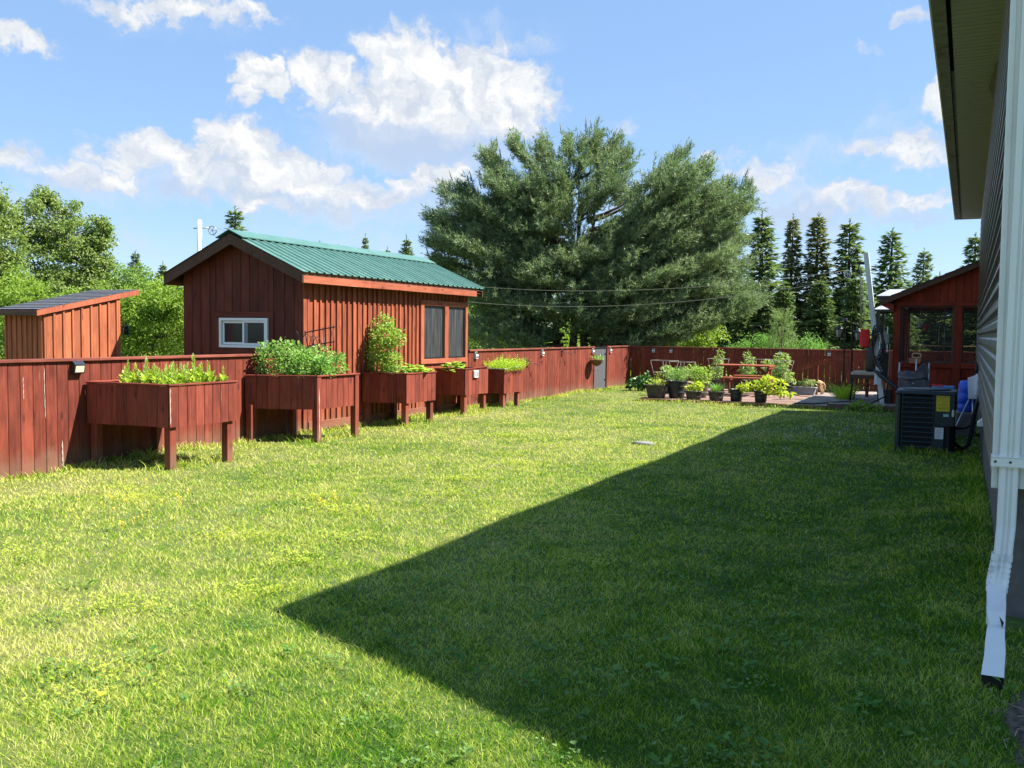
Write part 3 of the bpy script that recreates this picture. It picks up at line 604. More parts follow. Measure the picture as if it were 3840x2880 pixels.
# roof: ribbed panels
m, nt, b = newmat('green_roof_metal'); t = nd(nt, 'ShaderNodeTexCoord').outputs['Object']; nn = noise(nt, t, 2.5, 5, .6)
c = ramp(nt, nn, [(.3, (.06, .15, .12)), (.7, (.10, .21, .17))]); nt.links.new(c, b.inputs['Base Color']); b.inputs['Roughness'].default_value = .38; b.inputs['Specular IOR Level'].default_value = .6; M['roofgreen'] = m
NP = 8; PW = (RY1-RY0)/NP
def roof_panel(side):
    ex = EXR+.03 if side > 0 else EXL-.03; ez = rz_at(ex) if side > 0 else RZ-sl*abs(ex-RX)
    prof = []; nr = 4; pitch = PW/nr
    for r in range(nr): y0 = r*pitch; prof += [(y0, 0), (y0+pitch*.62, 0), (y0+pitch*.70, .022), (y0+pitch*.88, .022), (y0+pitch*.96, 0)]
    prof.append((PW, 0)); d = Vector((ex-RX, 0, ez-RZ)); nrm = Vector((-d.z, 0, d.x)).normalized(); nrm = nrm if nrm.z > 0 else -nrm
    vs = [Vector((0, a, 0))+nrm*h for a, h in prof]+[d+Vector((0, a, 0))+nrm*h for a, h in prof]
    low = [v-nrm*.008 for v in vs]; n = len(prof); mb = MB()
    mb.add(vs+low, [(i, i+1, n+i+1, n+i) for i in range(n-1)]+[(2*n+i+1, 2*n+i, 3*n+i, 3*n+i+1) for i in range(n-1)]+[(n+i, n+i+1, 3*n+i+1, 3*n+i) for i in range(n-1)])
    return mb.mesh('roof_panel', M['roofgreen'])
rf = link('roof', None, sh, Matrix.Translation((RX, RY0, RZ)))
for s_ in (1, -1):
    me = roof_panel(s_)
    for i in range(NP): link('roof_panel', me, rf, Matrix.Translation((RX, RY0+i*PW, RZ+.012)))
scr = MB()
for k in range(NP*4):
    for u in (.12, .38, .64, .9):
        xx = RX+(EXR-RX)*u; yy = RY0+(k+.79)*PW/4; scr.lathe([(.010, 0), (.007, .008), (0, .010)], (xx, yy, rz_at(xx)+.032), 5)
tag(scr.build('roof_screws', plain('screw_heads', (.05, .09, .08), .5), rf), kind='stuff')
rc = MB(); rc.prism([(-.26, -.26*sl+.018), (0, .018), (.26, -.26*sl+.018), (.26, -.26*sl+.03), (0, .033), (-.26, -.26*sl+.03)], (RX, RY0-.01, RZ+.026), (1, 0, 0), (0, 0, 1), (0, RY1-RY0+.02, 0)); rc.build('ridge_cap', M['roofgreen'], rf)
for ex in (EXR, EXL):
    d = Vector((ex-RX, 0, rz_at(ex)-RZ)); up = Vector((0, 0, 1))
    for ya, nm in ((RY0+.02, 'rake_board'), (RY1-.02, 'rake_board')):
        rb = MB(); rb.prism([(0, -.165), (0, -.004), (ex-RX, rz_at(ex)-RZ-.004), (ex-RX, rz_at(ex)-RZ-.165)], (RX, ya, RZ), (1, 0, 0), (0, 0, 1), (0, .03 if ya < 13 else -.03, 0)); rb.build(nm, M['rake'], sh)
    y = RY0+.052
    for L in (1.72, 2.1, 1.5):
        plank('eave_board', sh, M['trim'], (ex-math.copysign(.016, ex-RX), y, EZ-.085), (ex-math.copysign(.016, ex-RX), min(y+L-.006, RY1-.052), EZ-.085), .155, .028, (0, 0, 1)); y += L+.12 if L > 9 else L
    so = MB(); xw = FX if ex > -9 else SX0; a, b2 = sorted((xw+.02*(1 if ex > -9 else -1), ex-.03*(1 if ex > -9 else -1))); so.box(a, b2, RY0+.055, RY1-.055, EZ-.10, EZ-.085); so.build('soffit', M['rake'], sh)
so = MB()
for s_ in (1, -1):
    ex = EXR if s_ > 0 else EXL; so.prism([(0, -.05), (0, -.03), (ex-RX, rz_at(ex)-RZ-.03), (ex-RX, rz_at(ex)-RZ-.05)], (RX, RY0+.05, RZ), (1, 0, 0), (0, 0, 1), (0, RY1-RY0-.1, 0))
so.build('roof_deck', M['rake'], sh)

# ------------------------------------------------------------------ small lean-to shed
ls = thing('lean_to_shed', 'small orange-red board shed with a sloping grey roof beyond the fence', 'shed', (-12.43, 9.85, 0))
AX, AX0, AY0, AY1 = -12.0, -12.86, 9.19, 10.51
def lz(y): return 1.765+(y-AY0)*(2.035-1.765)/(AY1-AY0)
cm = MB(); cm.prism([(AY0+.03, -.05), (AY1-.03, -.05), (AY1-.03, lz(AY1)-.04), (AY0+.03, lz(AY0)-.04)], (AX0+.03, 0, 0), (0, 1, 0), (0, 0, 1), (AX-AX0-.06, 0, 0)); cm.build('wall', M['dark'], ls)
y = AY0
while y < AY1-.02:
    w = min(rnd.uniform(.155, .17), AY1-y)
    board('wall_board', ls, M['small_shed'], (AX-.012, y+w/2, -.02), (0, 0, 1), (0, 1, 0), (lz(y)+lz(y+w))/2-.01, w-.02, .022)
    board('batten', ls, M['small_shed'], (AX+.010, y+w-.02, -.02), (0, 0, 1), (0, 1, 0), lz(y+w)-.0, .035, .02); y += w
x = AX0
while x < AX-.02:
    w = min(.112, AX-x); board('wall_board', ls, M['small_shed'], (x+w/2, AY0-.0, -.02), (0, 0, 1), (1, 0, 0), 1.76, w-.01, .022)
    board('batten', ls, M['small_shed'], (x+.02, AY0-.02, -.02), (0, 0, 1), (1, 0, 0), 1.76, .035, .02); x += w
def lroof(y, h=0): return lz(y)+.02+h
M['roofgrey'] = plain('grey_shingle', (.085, .088, .10), .8, var=.3, scale=22, bmp=.5)
rt = MB(); rt.prism([(9.05, lroof(9.05)), (10.84, lroof(10.84)), (10.84, lroof(10.84)+.02), (9.05, lroof(9.05)+.02)], (AX0-.1, 0, 0), (0, 1, 0), (0, 0, 1), (AX-AX0+.12, 0, 0)); rr = rt.build('roof', M['rake'], ls)
ny_ = 13
for i in range(ny_):
    ya = 9.05+i*(1.79/ny_); yb = ya+1.79/ny_+.02
    sg = MB(); sg.prism([(ya, lroof(ya)+.031), (min(yb, 10.85), lroof(min(yb, 10.85))+.022), (min(yb, 10.85), lroof(min(yb, 10.85))+.028), (ya, lroof(ya)+.039)], (AX0-.12, 0, 0), (0, 1, 0), (0, 0, 1), (AX-AX0+.15, 0, 0)); sg.build('shingle_course', M['roofgrey'], rr)
for xx in (AX+.03, AX0-.11):
    fb = MB(); fb.prism([(9.03, lroof(9.03)-.055), (10.86, lroof(10.86)-.055), (10.86, lroof(10.86)+.022), (9.03, lroof(9.03)+.022)], (xx-.012, 0, 0), (0, 1, 0), (0, 0, 1), (.024, 0, 0)); fb.build('rake_board', M['trim'], ls)
board('eave_board', ls, M['rake'], (AX0-.098, 9.04, lroof(9.04)-.02), (1, 0, 0), (0, 0, 1), AX-AX0+.115, .07, .02)

# ------------------------------------------------------------------ raised beds
def bed(y0, y1, xf, zb, zt, label, outer=False, rim_mat=None, extra=0.0, skew=0.0):
    xb = FX+.03; sk = lambda x: skew*(xf-x)/(xf-xb); t = thing('raised_bed', label, 'raised bed', ((xb+xf)/2, (y0+y1)/2, 0), 0, 'raised garden beds along the fence')
    nb = max(5, round((y1-y0)/.145)); pb = (y1-y0)/nb
    in0, in1 = (.1, .1) if outer else (0, 0)
    y = y0+in0; nb = max(5, round((y1-y0-in0-in1)/.135)); pb = (y1-y0-in0-in1)/nb
    for i in range(nb):
        board('front_board', t, M['bed'], (xf-(.03 if outer else .011), y+pb*(i+.5), zb+rnd.uniform(-.004, .004)), (0, 0, 1), (0, 1, 0), zt-zb-.022, pb-.004, .022)
    for ys, nm in ((y0+.011, 'side_board'), (y1-.011, 'side_board')):
        x = xb; xe = xf-(.05 if outer else .024); nbx = max(4, round((xe-xb)/.15)); px = (xe-xb)/nbx
        for i in range(nbx): board(nm, t, M['bed'], (x+px*(i+.5), ys+sk(x+px*(i+.5)), zb+rnd.uniform(-.003, .003)), (0, 0, 1), (1, -skew/(xf-xb), 0), zt-zb-.022, px*math.hypot(1, skew/(xf-xb))-.003, .022)
    for i in range(4):
        board('back_board', t, M['bed'], (xb+.011, y0+sk(xb)+.03+(y1-y0-.06)*(i+.5)/4, zb), (0, 0, 1), (0, 1, 0), zt-zb-.022, (y1-y0-.06)/4-.004, .022)
    rw = .045
    for (a, b2, wv) in (((xf-.01, y0-.012, zt-.010), (xf-.01, y1+.012, zt-.010+extra), (1, 0, 0)), ((xb, y0+sk(xb)+.008, zt-.010), (xf-.034, y0+.008, zt-.010), (0, 1, 0)),
                        ((xb, y1+sk(xb)-.008, zt-.010), (xf-.034, y1-.008, zt-.010), (0, 1, 0)), ((xb+.01, y0+sk(xb)+.034, zt-.010), (xb+.01, y1+sk(xb)-.034, zt-.010), (1, 0, 0))):
        plank('rim', t, rim_mat or M['bed'], a, b2, rw, .02, wv)
    pl4 = lambda e: [(xb+.03, y0+sk(xb)+e), (xf-.035, y0+e), (xf-.035, y1-e), (xb+.03, y1+sk(xb)-e)]
    so = MB(); so.prism(pl4(.03), (0, 0, zt-.14), (1, 0, 0), (0, 1, 0), (0, 0, .065)); so.build('soil', M['soil'], t)
    bt = MB(); bt.prism(pl4(.026), (0, 0, zb+.01), (1, 0, 0), (0, 1, 0), (0, 0, .02)); bt.build('bottom_panel', M['dark'], t)
    lw = .09
    for ys in (y0, y1):
        yl = (ys+lw/2+.03 if ys == y0 else ys-lw/2-.03) if not outer else (ys+lw/2-.0 if ys == y0 else ys-lw/2)
        xl = xf-lw/2-.03 if not outer else xf-lw/2+.002
        board('leg', t, M['bed'], (xl, yl, zg(xl, yl)-.03), (0, 0, 1), (0, 1, 0), (zb+.06 if not outer else zt-.02)-zg(xl, yl)+.03, lw, lw)
        board('leg', t, M['bed'], (xb+lw/2+.02, yl+sk(xb), -.05), (0, 0, 1), (0, 1, 0), zb+.1, lw, lw)
    return t
bd1 = bed(7.38, 8.40, -7.69, .47, .94, 'nearest raised bed on legs, holding pale lettuce gone to seed', skew=-.08)
bd2 = bed(10.25, 11.22, -7.95, .455, .92, 'second raised bed from the front, tall outer legs and pea plants', outer=True, skew=-.40)
bed(12.74, 13.66, -8.10, .37, .86, 'middle raised bed, grey stained boards under a tall leafy plant', skew=-.14)
bed(14.93, 15.84, -8.23, .37, .86, 'raised bed with a small white outlet box on its front', extra=.03)
bed(16.90, 17.73, -8.42, .29, .80, 'farthest raised bed, light edged, full of feathery carrot tops', rim_mat=M['deckw'], extra=.04)
streak(bd1, -7.6885, ((7.387, .90), (7.39, .50)), .006); streak(bd2, -7.9465, ((10.29, .74), (10.30, .02)), .008)
t = thing('outlet_box', 'small white and grey outlet box fixed to a raised bed front', 'outlet', (-8.22, 15.30, .70))
b_ = MB(); b_.cbox(-8.228, -8.19, 15.22, 15.38, .69, .82, .008); b_.build('cover', M['whiteplastic'], t)
for yy in (15.265, 15.335):
    b_ = MB(); b_.cbox(-8.19, -8.184, yy-.025, yy+.025, .715, .795, .004); b_.build('flap', M['greyplastic'], t)

t = thing('wall_lantern', 'small black lantern hanging at the far corner of the small shed', 'lantern', (-11.95, 10.58, 1.5)); b_ = MB()
b_.lathe([(0, .10), (.03, .09), (.055, .05), (.055, .045)], (-11.95, 10.58, 1.5), 6); b_.lathe([(.05, -.07), (.052, -.06), (.03, -.055)], (-11.95, 10.58, 1.5), 6)
for k in range(6): a = k*math.pi/3; b_.tube([(-11.95+.045*math.cos(a), 10.58+.045*math.sin(a), 1.44), (-11.95+.047*math.cos(a), 10.58+.047*math.sin(a), 1.55)], .005, 4)
b_.tube([(-11.95, 10.58, 1.6), (-11.95, 10.58, 1.66), (-12.0, 10.52, 1.66)], .006, 4); b_.build('frame', M['black'], t)
b_ = MB(); b_.lathe([(.035, -.055), (.038, .045)], (-11.95, 10.58, 1.5), 8); b_.build('glass', M['glass_dark'], t)
# ------------------------------------------------------------------ house
HX, HY0, HY1, HZ = .172, 5.34, 21.0, 3.92
hs = thing('house', 'grey vinyl sided house with white trim and downspout along the right side', 'house', (2, 10, 0))
M['siding'] = plain('grey_vinyl_siding', (.115, .12, .128), .3, var=.10, scale=2.5, spec=.8)
M['soffit'] = plain('cream_vinyl_soffit', (.36, .37, .37), .6, var=.08, scale=4, dirt=((.15, .15, .14), .5))
M['fasciabrown'] = plain('dirty_fascia_wood', (.22, .22, .21), .7, var=.25, scale=9, dirt=((.08, .07, .06), .7))
M['shingle'] = plain('roof_shingle', (.07, .066, .065), .9, var=.3, scale=30, bmp=.5)
M['foundation'] = plain('parged_foundation', (.13, .12, .11), .9, var=.25, scale=12, bmp=.5, dirt=((.12, .1, .085), .7))
w_ = MB(); w_.box(HX+.02, 8.6, HY0+.03, HY1-.01, .78, HZ); w_.build('wall', M['dark'], hs)
w_ = MB(); w_.box(.215, 8.5, HY0+.09, HY1-.06, -.2, .785); w_.build('foundation', M['foundation'], hs)
CH = .115; nC = int((HZ-.78)/CH)
def siding_mesh(L):
    pr = [(0.02, 0), (-.012, 0.0), (-.032, 0.008), (-.033, .016), (-.022, .058), (-.008, .074), (-.002, CH-.002), (.02, CH-.002)]
    mb = MB(); mb.prism(pr, (0, 0, 0), (1, 0, 0), (0, 0, 1), (0, L, 0)); return mb.mesh('siding_board', M['siding'])
SM = {}
for i in range(nC):
    y = HY0+.03; first = [1.6, 3.66, 2.6, 3.1][i % 4]
    while y < HY1-.1:
        L = min(first, HY1-.09-y); first = 3.66; key = round(L, 2)
        if key not in SM: SM[key] = siding_mesh(L-.004)
        link('siding_board', SM[key], hs, Matrix.Translation((HX+rnd.uniform(-.0015, .0015), y, .78+i*CH))); y += L
def fluted(name, x0, x1, y0, y1, z0, z1, along_x):
    mb = MB()
    if along_x:
        n = 5; px = []
        for k in range(n):
            a = x0+(x1-x0)*k/n; b2 = x0+(x1-x0)*(k+1)/n; px += [(a, y0), (a+(b2-a)*.35, y0), (a+(b2-a)*.5, y0+.008), (a+(b2-a)*.85, y0+.008)]
        px += [(x1, y0), (x1, y1), (x0, y1)]
        mb.prism(px, (0, 0, z0), (1, 0, 0), (0, 1, 0), (0, 0, z1-z0))
    else: mb.cbox(x0, x1, y0, y1, z0, z1, .005)
    return mb
ct = MB(); ct.cbox(.130, HX+.01, 5.235, 5.34, .795, HZ-.002, .005); ct.build('corner_trim', M['white'], hs)
fluted('', .132, .44, 5.23, 5.27, .80, HZ-.002, True).build('corner_trim', M['white'], hs)
ct = MB(); ct.cbox(HX-.014, HX+.05, HY1-.10, HY1+.012, .70, HZ-.002, .005); ct.build('corner_trim', M['white'], hs)
w_ = MB(); w_.box(.46, 8.6, 5.26, 5.28, .80, HZ); w_.build('end_wall', M['siding'], hs)
# eaves: soffit, gutter edge, roof
sp = MB()
for k in range(3): sp.box(-.195, .158, k*.1+.004, k*.1+.088, -.004, .006); sp.box(-.195, .158, k*.1+.088, k*.1+.104, .001, .006)
spm = sp.mesh('soffit_panel', M['soffit']); y = HY0-.02
while y < HY1-.02: link('soffit_panel', spm, hs, Matrix.Translation((0, y, HZ+rnd.uniform(-.001, .001)))); y += .302
e_ = MB(); e_.cbox(.156, .176, HY0-.02, HY1+.01, HZ-.022, HZ+.01, .004); e_.build('soffit_channel', M['soffit'], hs)
e_ = MB(); e_.box(-.322, -.228, HY0-.02, HY1+.01, HZ-.012, HZ+.012); e_.build('fascia_return', M['fasciabrown'], hs)
e_ = MB(); e_.box(-.235, -.19, HY0-.02, HY1+.01, HZ+.03, HZ+.045); e_.build('soffit_gap', M['dark'], hs)
e_ = MB(); e_.box(-.223, -.198, 9.4, HY1, HZ+.006, HZ+.018); e_.build('gap_strip', M['fasciabrown'], hs)
e_ = MB(); e_.prism([(-.322, -.014), (-.335, -.014), (-.338, .03), (-.343, .06), (-.347, .105), (-.335, .11), (-.322, .11)], (0, HY0-.02, HZ), (1, 0, 0), (0, 0, 1), (0, HY1-HY0+.065, 0)); e_.build('gutter', M['white'], hs)
e_ = MB(); e_.prism([(-.345, .108), (4.3, .108+4.645*.62), (8.95, .108), (8.95, .14), (4.3, .145+4.645*.62), (-.345, .14)], (0, HY0-.02, HZ), (1, 0, 0), (0, 0, 1), (0, HY1-HY0+.05, 0)); e_.build('roof', M['shingle'], hs)
e_ = MB(); e_.prism([(-.25, .02), (4.3, .05+4.5*.62), (8.8, .02)], (0, HY0-.0, HZ), (1, 0, 0), (0, 0, 1), (0, .06, 0)); e_.build('gable', M['siding'], hs)
e_ = MB(); e_.prism([(-.25, .02), (4.3, .05+4.5*.62), (8.8, .02)], (0, HY1-.02, HZ), (1, 0, 0), (0, 0, 1), (0, .03, 0)); e_.build('gable', M['siding'], hs)
e_ = MB(); e_.box(-.335, .18, HY1+.016, HY1+.024, HZ-.014, HZ+.10); e_.build('eave_return', M['fasciabrown'], hs)
e_ = MB()                                            # torn strip hanging from the soffit edge
e_.add([(.13, 9.2, HZ-.008), (.165, 9.0, HZ-.02), (.09, 9.9, HZ-.04), (.14, 10.4, HZ-.06), (.165, 11.3, HZ-.025), (.165, 10.0, HZ-.14)], [(0, 1, 2), (1, 5, 2), (2, 5, 3), (3, 5, 4)])
e_.build('torn_strip', M['black'], hs, label='dark torn strip hanging from the soffit edge')
# downspout
def rect_sweep(path, wx, wy, groove=True):
    """ribbed rectangular pipe along a path lying in the y-z plane; path = (x, y, z, tilt, sx, sy)"""
    h, g = wx/2, wy/2
    pr = [(-h, g), (-h, -g*.7), (-h*.86, -g), (-h*.35, -g), (-h*.27, -g+.009), (-h*.13, -g+.009), (-h*.05, -g), (h*.12, -g), (h*.2, -g+.009), (h*.34, -g+.009), (h*.42, -g), (h*.86, -g), (h, -g*.7), (h, g)]
    n = len(pr); mb = MB(); vs = []
    for (x, y, z, t, sx, sy) in path:
        for a, b2 in pr: vs.append((x+a*sx, y+b2*sy*math.cos(t), z+b2*sy*math.sin(t)))
    fs = [(i*n+k, i*n+(k+1) % n, (i+1)*n+(k+1) % n, (i+1)*n+k) for i in range(len(path)-1) for k in range(n)]
    mb.add(vs, fs); return mb
dn = link('downspout', None, hs, Matrix.Translation((.2, 5.13, .5))); dn['label'] = 'white ribbed downspout with a crumpled kicked-out lower end'
rect_sweep([(.224, 5.165, 3.9, 0, 1, 1), (.216, 5.165, 2.4, 0, 1, 1), (.207, 5.165, 1.4, 0, 1, 1), (.199, 5.16, .62, 0, 1, 1), (.190, 5.14, .48, 0, .97, 1)], .084, .062).build('pipe', M['white'], dn)
pth = [(.188, 5.13, .49, 0, 1.1, 1.1)]
for k in range(7): t = k/6*R_(48); pth += [(.184-k*.003, 5.12-.02*k*.6, .46-k*.020, t, 1.12, 1.10), (.184-k*.003, 5.115-.02*k*.6, .452-k*.020, t, 1.0, .95)]
rect_sweep(pth, .084, .062).build('elbow', plain('stained_white_aluminium', (.76, .75, .70), .4, var=.05, scale=10, dirt=((.10, .095, .08), .75)), dn, 'pleated white elbow with dark dirt in its folds')
lp = [(.165, 5.06, .335, R_(60), .95, 1.0), (.163, 4.92, .285, R_(68), .93, 1.0), (.160, 4.80, .250, R_(68), .88, 1.05), (.164, 4.74, .220, R_(64), .72, .55), (.156, 4.66, .212, R_(70), .82, .95), (.152, 4.5, .165, R_(70), .90, 1.05), (.140, 4.30, .105, R_(72), .97, 1.1)]
lp2 = []
for i in range(len(lp)-1):
    for s_ in range(3):
        u = s_/3; e = [lp[i][k]*(1-u)+lp[i+1][k]*u for k in range(6)]; e[0] += .0012*math.sin(i*5+s_*2.3); e[2] += .0015*math.sin(i*3+s_*1.9); e[4] *= 1+.02*math.sin(i*4+s_*2); lp2.append(tuple(e))
lp2.append(lp[-1])
rect_sweep(lp2, .088, .066).build('extension', M['white'], dn, 'dented bright white lower length lying on the grass')
mo_ = MB(); mo_.add([(.140-.041, 4.315, .075), (.140+.041, 4.315, .075), (.140+.041, 4.315, .14), (.140-.041, 4.315, .14)], [(0, 1, 2, 3)]); mo_.build('mouth', M['dark'], dn)
tr = MB(); tr.add([(.172, 4.775, .272), (.190, 4.71, .262), (.182, 4.69, .24), (.187, 4.74, .25)], [(0, 1, 2), (0, 2, 3)]); tr.build('tear', M['dark'], dn)
st = MB()
for z in (.905, .955, .975): pass
st.cbox(.122, .30, 5.12, 5.235, .922, .962, .003); st.box(.121, .301, 5.117, 5.235, .917, .921); st.box(.121, .301, 5.117, 5.235, .963, .967)
stp = st.build('strap', M['white'], dn)
sc = MB()
for x in (.140, .205): sc.lathe([(.006, 0), (.006, .004), (.0, .006)], (0, 0, 0), 8, M=Matrix.Translation((x, 5.119, .942)) @ Matrix.Rotation(R_(90), 4, 'X'))
sc.build('screw', M['black'], stp)
vh = MB(); vh.prism([(0, 0), (-.09, -.09), (-.09, -.12), (0, -.12)], (HX+.03, 10.6, .76), (1, 0, 0), (0, 0, 1), (0, .18, 0)); vh.build('vent_hood', M['whiteplastic'], hs)
# electrical disconnect with conduit
bx = link('disconnect_box', None, hs, Matrix.Translation((.08, 15, .8)))
b_ = MB(); b_.prism([(.150, .02), (.012, -.04), (.028, -.33), (.150, -.33)], (0, 14.9, .99), (1, 0, 0), (0, 0, 1), (0, .2, 0)); b_.build('cover', M['whiteplastic'], bx)
b_ = MB(); b_.cbox(.12, .172, 14.85, 15.14, .72, 1.02, .008); b_.build('back_plate', M['whiteplastic'], bx)
b_ = MB(); b_.tube([(.09, 15.02, .66), (.095, 15.02, .45), (.10, 15.0, .3)], .013, 8); b_.tube([(.05, 14.95, .66), (-.06, 14.6, .42), (-.12, 14.30, .27)], .012, 8); b_.build('conduit', M['steel'], bx)
b_ = MB(); b_.tube([(.125, 14.95, 1.02), (.128, 14.95, 1.16)], .022, 10); b_.tube([(.128, 14.95, 1.15), (.10, 15.0, 1.19), (.12, 15.2, 1.18)], .010, 6); b_.build('cable', M['black'], bx)

# ------------------------------------------------------------------ air conditioner
ac = thing('air_conditioner', 'dark green outdoor air conditioner with a louvred side and yellow energy label', 'air conditioner', (-.475, 13.87, 0))
M['acgreen'] = plain('dark_green_enamel', (.015, .031, .033), .42, var=.10, scale=4, spec=.4); M['accoil'] = plain('coil_black', (.008, .009, .010), .6, var=.4, scale=60)
X0, X1, Y0, Y1 = -.848, -.112, 13.5, 14.24; AZ = .825
b_ = MB(); b_.cbox(X0+.03, X1-.03, Y0+.03, Y1-.03, .03, AZ-.04, .04); b_.build('coil', M['accoil'], ac)
for x, y in ((X0, Y0), (X1-.085, Y0), (X0, Y1-.085), (X1-.085, Y1-.085)):
    if (x, y) == (X1-.085, Y0): continue
    b_ = MB(); b_.cbox(x, x+.085, y, y+.085, .03, AZ-.03, .03); b_.build('corner_post', M['acgreen'], ac)
b_ = MB(); b_.cbox(X1-.27, X1, Y0, Y0+.12, .37, AZ-.03, .02); b_.cbox(X1-.27, X1-.125, Y0+.0, Y0+.12, .03, .37, .012); b_.build('service_panel', M['acgreen'], ac)
b_ = MB(); b_.box(X1-.14, X1-.01, Y0+.10, Y0+.14, .03, .37); b_.build('recess', M['dark'], ac)
b_ = MB(); b_.box(X1+.001, X1+.005, Y0+.02, Y0+.06, .38, .58); b_.cbox(X1-.047, X1-.017, Y0-.012, Y0, .50, .59, .004); b_.build('handle', M['steel'], ac)
b_ = MB(); b_.cbox(X0-.012, X1+.012, Y0-.012, Y1+.012, AZ-.045, AZ, .03); b_.build('top_cover', M['acgreen'], ac)
b_ = MB(); b_.lathe([(.30, 0), (.30, .012), (.27, .02), (.05, .025), (0, .025)], (-.48, 13.87, AZ-.002), 24)
b_.build('fan_grille', M['black'], ac)
b_ = MB(); b_.cbox(X0-.005, X1+.005, Y0-.005, Y1+.005, .0, .035, .01); b_.build('base_pan', M['acgreen'], ac)
lv = MB(); lv.prism([(0, 0), (-.026, -.012), (-.028, -.022), (-.004, -.014)], (0, 0, 0), (0, 1, 0), (0, 0, 1), (.40, 0, 0)); lvm = lv.mesh('louver', M['acgreen'])
for i in range(11): link('louver', lvm, ac, Matrix.Translation((X0+.08, Y0+.022, .095+i*.0655)))
fin = MB()
for i in range(24): fin.box(X0+.085+i*.0162, X0+.087+i*.0162, Y0+.024, Y0+.030, .05, AZ-.05)
tag(fin.build('coil_guard', M['black'], ac), kind='stuff')
b_ = MB(); b_.cbox(X0+.078, X0+.096, Y0+.004, Y0+.03, .035, AZ-.04, .004); b_.cbox(X0+.455, X0+.472, Y0+.004, Y0+.03, .035, AZ-.04, .004); b_.build('grille_frame', M['acgreen'], ac)
M['yellow'] = plain('yellow_label', (.62, .50, .03), .5, var=.03); M['ink'] = plain('black_ink', (.01, .01, .01), .6); M['mint'] = plain('mint_sticker', (.30, .55, .48), .5, var=.03)
def sticker(x0, x1, z0, z1, mat, label=None):
    s = MB(); s.box(x0, x1, Y0-.004, Y0-.0015, z0, z1); return s.build('sticker', mat, ac, label)
def text(body, x, z, size, parent, y=None, align='CENTER'):
    cu = bpy.data.curves.new('lettering', 'FONT'); cu.body = body; cu.size = size; cu.align_x = align; cu.align_y = 'CENTER'; cu.extrude = .0003; cu.materials.append(M['ink'])
    MW = Matrix.Translation((x, (Y0-.0046) if y is None else y, z)) @ Matrix.Rotation(R_(90), 4, 'X')
    tmp = bpy.data.objects.new('lettering_curve', cu); col.objects.link(tmp); me = bpy.data.meshes.new_from_object(tmp.evaluated_get(bpy.context.evaluated_depsgraph_get()))
    bpy.data.objects.remove(tmp); bpy.data.curves.remove(cu); me.materials.clear(); me.materials.append(M['ink']); return link('lettering', me, parent, MW)
sk = sticker(-.349, -.189, .563, .768, M['yellow'], 'yellow energy label with black print')
text('ENERGYGUIDE', -.269, .748, .022, sk); text('13.0', -.264, .675, .020, sk)
ln = MB()
for z, a, b2 in ((.724, -.335, -.203), (.702, -.335, -.203), (.653, -.335, -.203), (.640, -.335, -.215), (.615, -.335, -.203), (.604, -.335, -.203), (.593, -.335, -.225)): ln.box(a, b2, Y0-.0046, Y0-.004, z, z+.0025)
ln.add([(-.276, Y0-.0046, .737), (-.262, Y0-.0046, .737), (-.269, Y0-.0046, .728)], [(0, 1, 2)]); ln.build('print', M['ink'], sk)
sticker(-.262, -.196, .493, .531, M['mint'], 'small mint green sticker')
sk = sticker(-.356, -.252, .195, .345, M['whiteplastic'], 'white spec sheet sticker with grey lines')
ln = MB()
for k in range(9): ln.box(-.345, -.263-.01*(k % 3), Y0-.0046, Y0-.004, .325-k*.014, .327-k*.014)
ln.build('print', M['ink'], sk)
hz = MB(); pts = [(-.13, 14.0, .10), (-.02, 13.85, .05), (.05, 13.9, .10), (.085, 14.0, .25), (.10, 14.1, .45), (.13, 14.2, .60), (.19, 14.25, .82)]
hz.tube(pts, .028, 8); hz.tube([(-.13, 14.05, .3), (0, 14.2, .29), (.1, 14.3, .36), (.22, 14.3, .40)], .016, 8)
tag(hz.build('insulated_pipe', M['black'], ac), None)

# ------------------------------------------------------------------ blue barrel, bin, folded wagon behind the air conditioner
M['blue'] = plain('blue_plastic', (.01, .10, .62), .35, var=.08); M['bluelid'] = plain('pale_blue_lid', (.05, .16, .36), .45); M['red'] = plain('red_plastic', (.62, .03, .025), .5)
sb = thing('concrete_step', 'stack of grey concrete slabs behind the air conditioner', 'step', (0, 16.2, 0))
for k in range(4): b_ = MB(); b_.cbox(-.2+.02*(k % 2), .155, 15.98, 16.5, k*.1-.02, k*.1+.076, .01); b_.build('slab', M['concrete'], sb)
br = thing('barrel', 'bright blue ribbed plastic drum standing against the house wall', 'barrel', (.03, 16.2, .38))
b_ = MB(); b_.lathe([(.0, .0), (.12, .0), (.137, .015), (.142, .10), (.134, .112), (.134, .13), (.145, .145), (.145, .27), (.137, .285), (.137, .30), (.142, .315), (.136, .43), (.11, .48), (0, .49)], (.025, 16.2, .38), 24); b_.build('body', M['blue'], br)
b_ = MB(); b_.lathe([(.025, .0), (.025, .02), (0, .02)], (.07, 16.2, .87), 10); b_.build('bung', M['black'], br)
bn = thing('storage_bin', 'blue storage bin, its lid just showing above the air conditioner', 'bin', (-.31, 15.5, 0))
b_ = MB(); b_.cbox(-.45, -.17, 15.3, 15.72, .0, .74, .03); b_.build('body', M['blue'], bn); b_ = MB(); b_.cbox(-.47, -.15, 15.28, 15.74, .742, .80, .02); b_.build('lid', M['bluelid'], bn)
t = thing('toy_spade', 'small red plastic toy lying on the blue bin lid', 'toy', (-.4, 15.45, .8))
b_ = MB(); b_.tube([(-.47, 15.45, .812), (-.37, 15.42, .815)], .012, 6); b_.build('shaft', M['red'], t); b_ = MB(); b_.cbox(-.38, -.31, 15.38, 15.47, .802, .822, .008); b_.build('blade', M['red'], t)
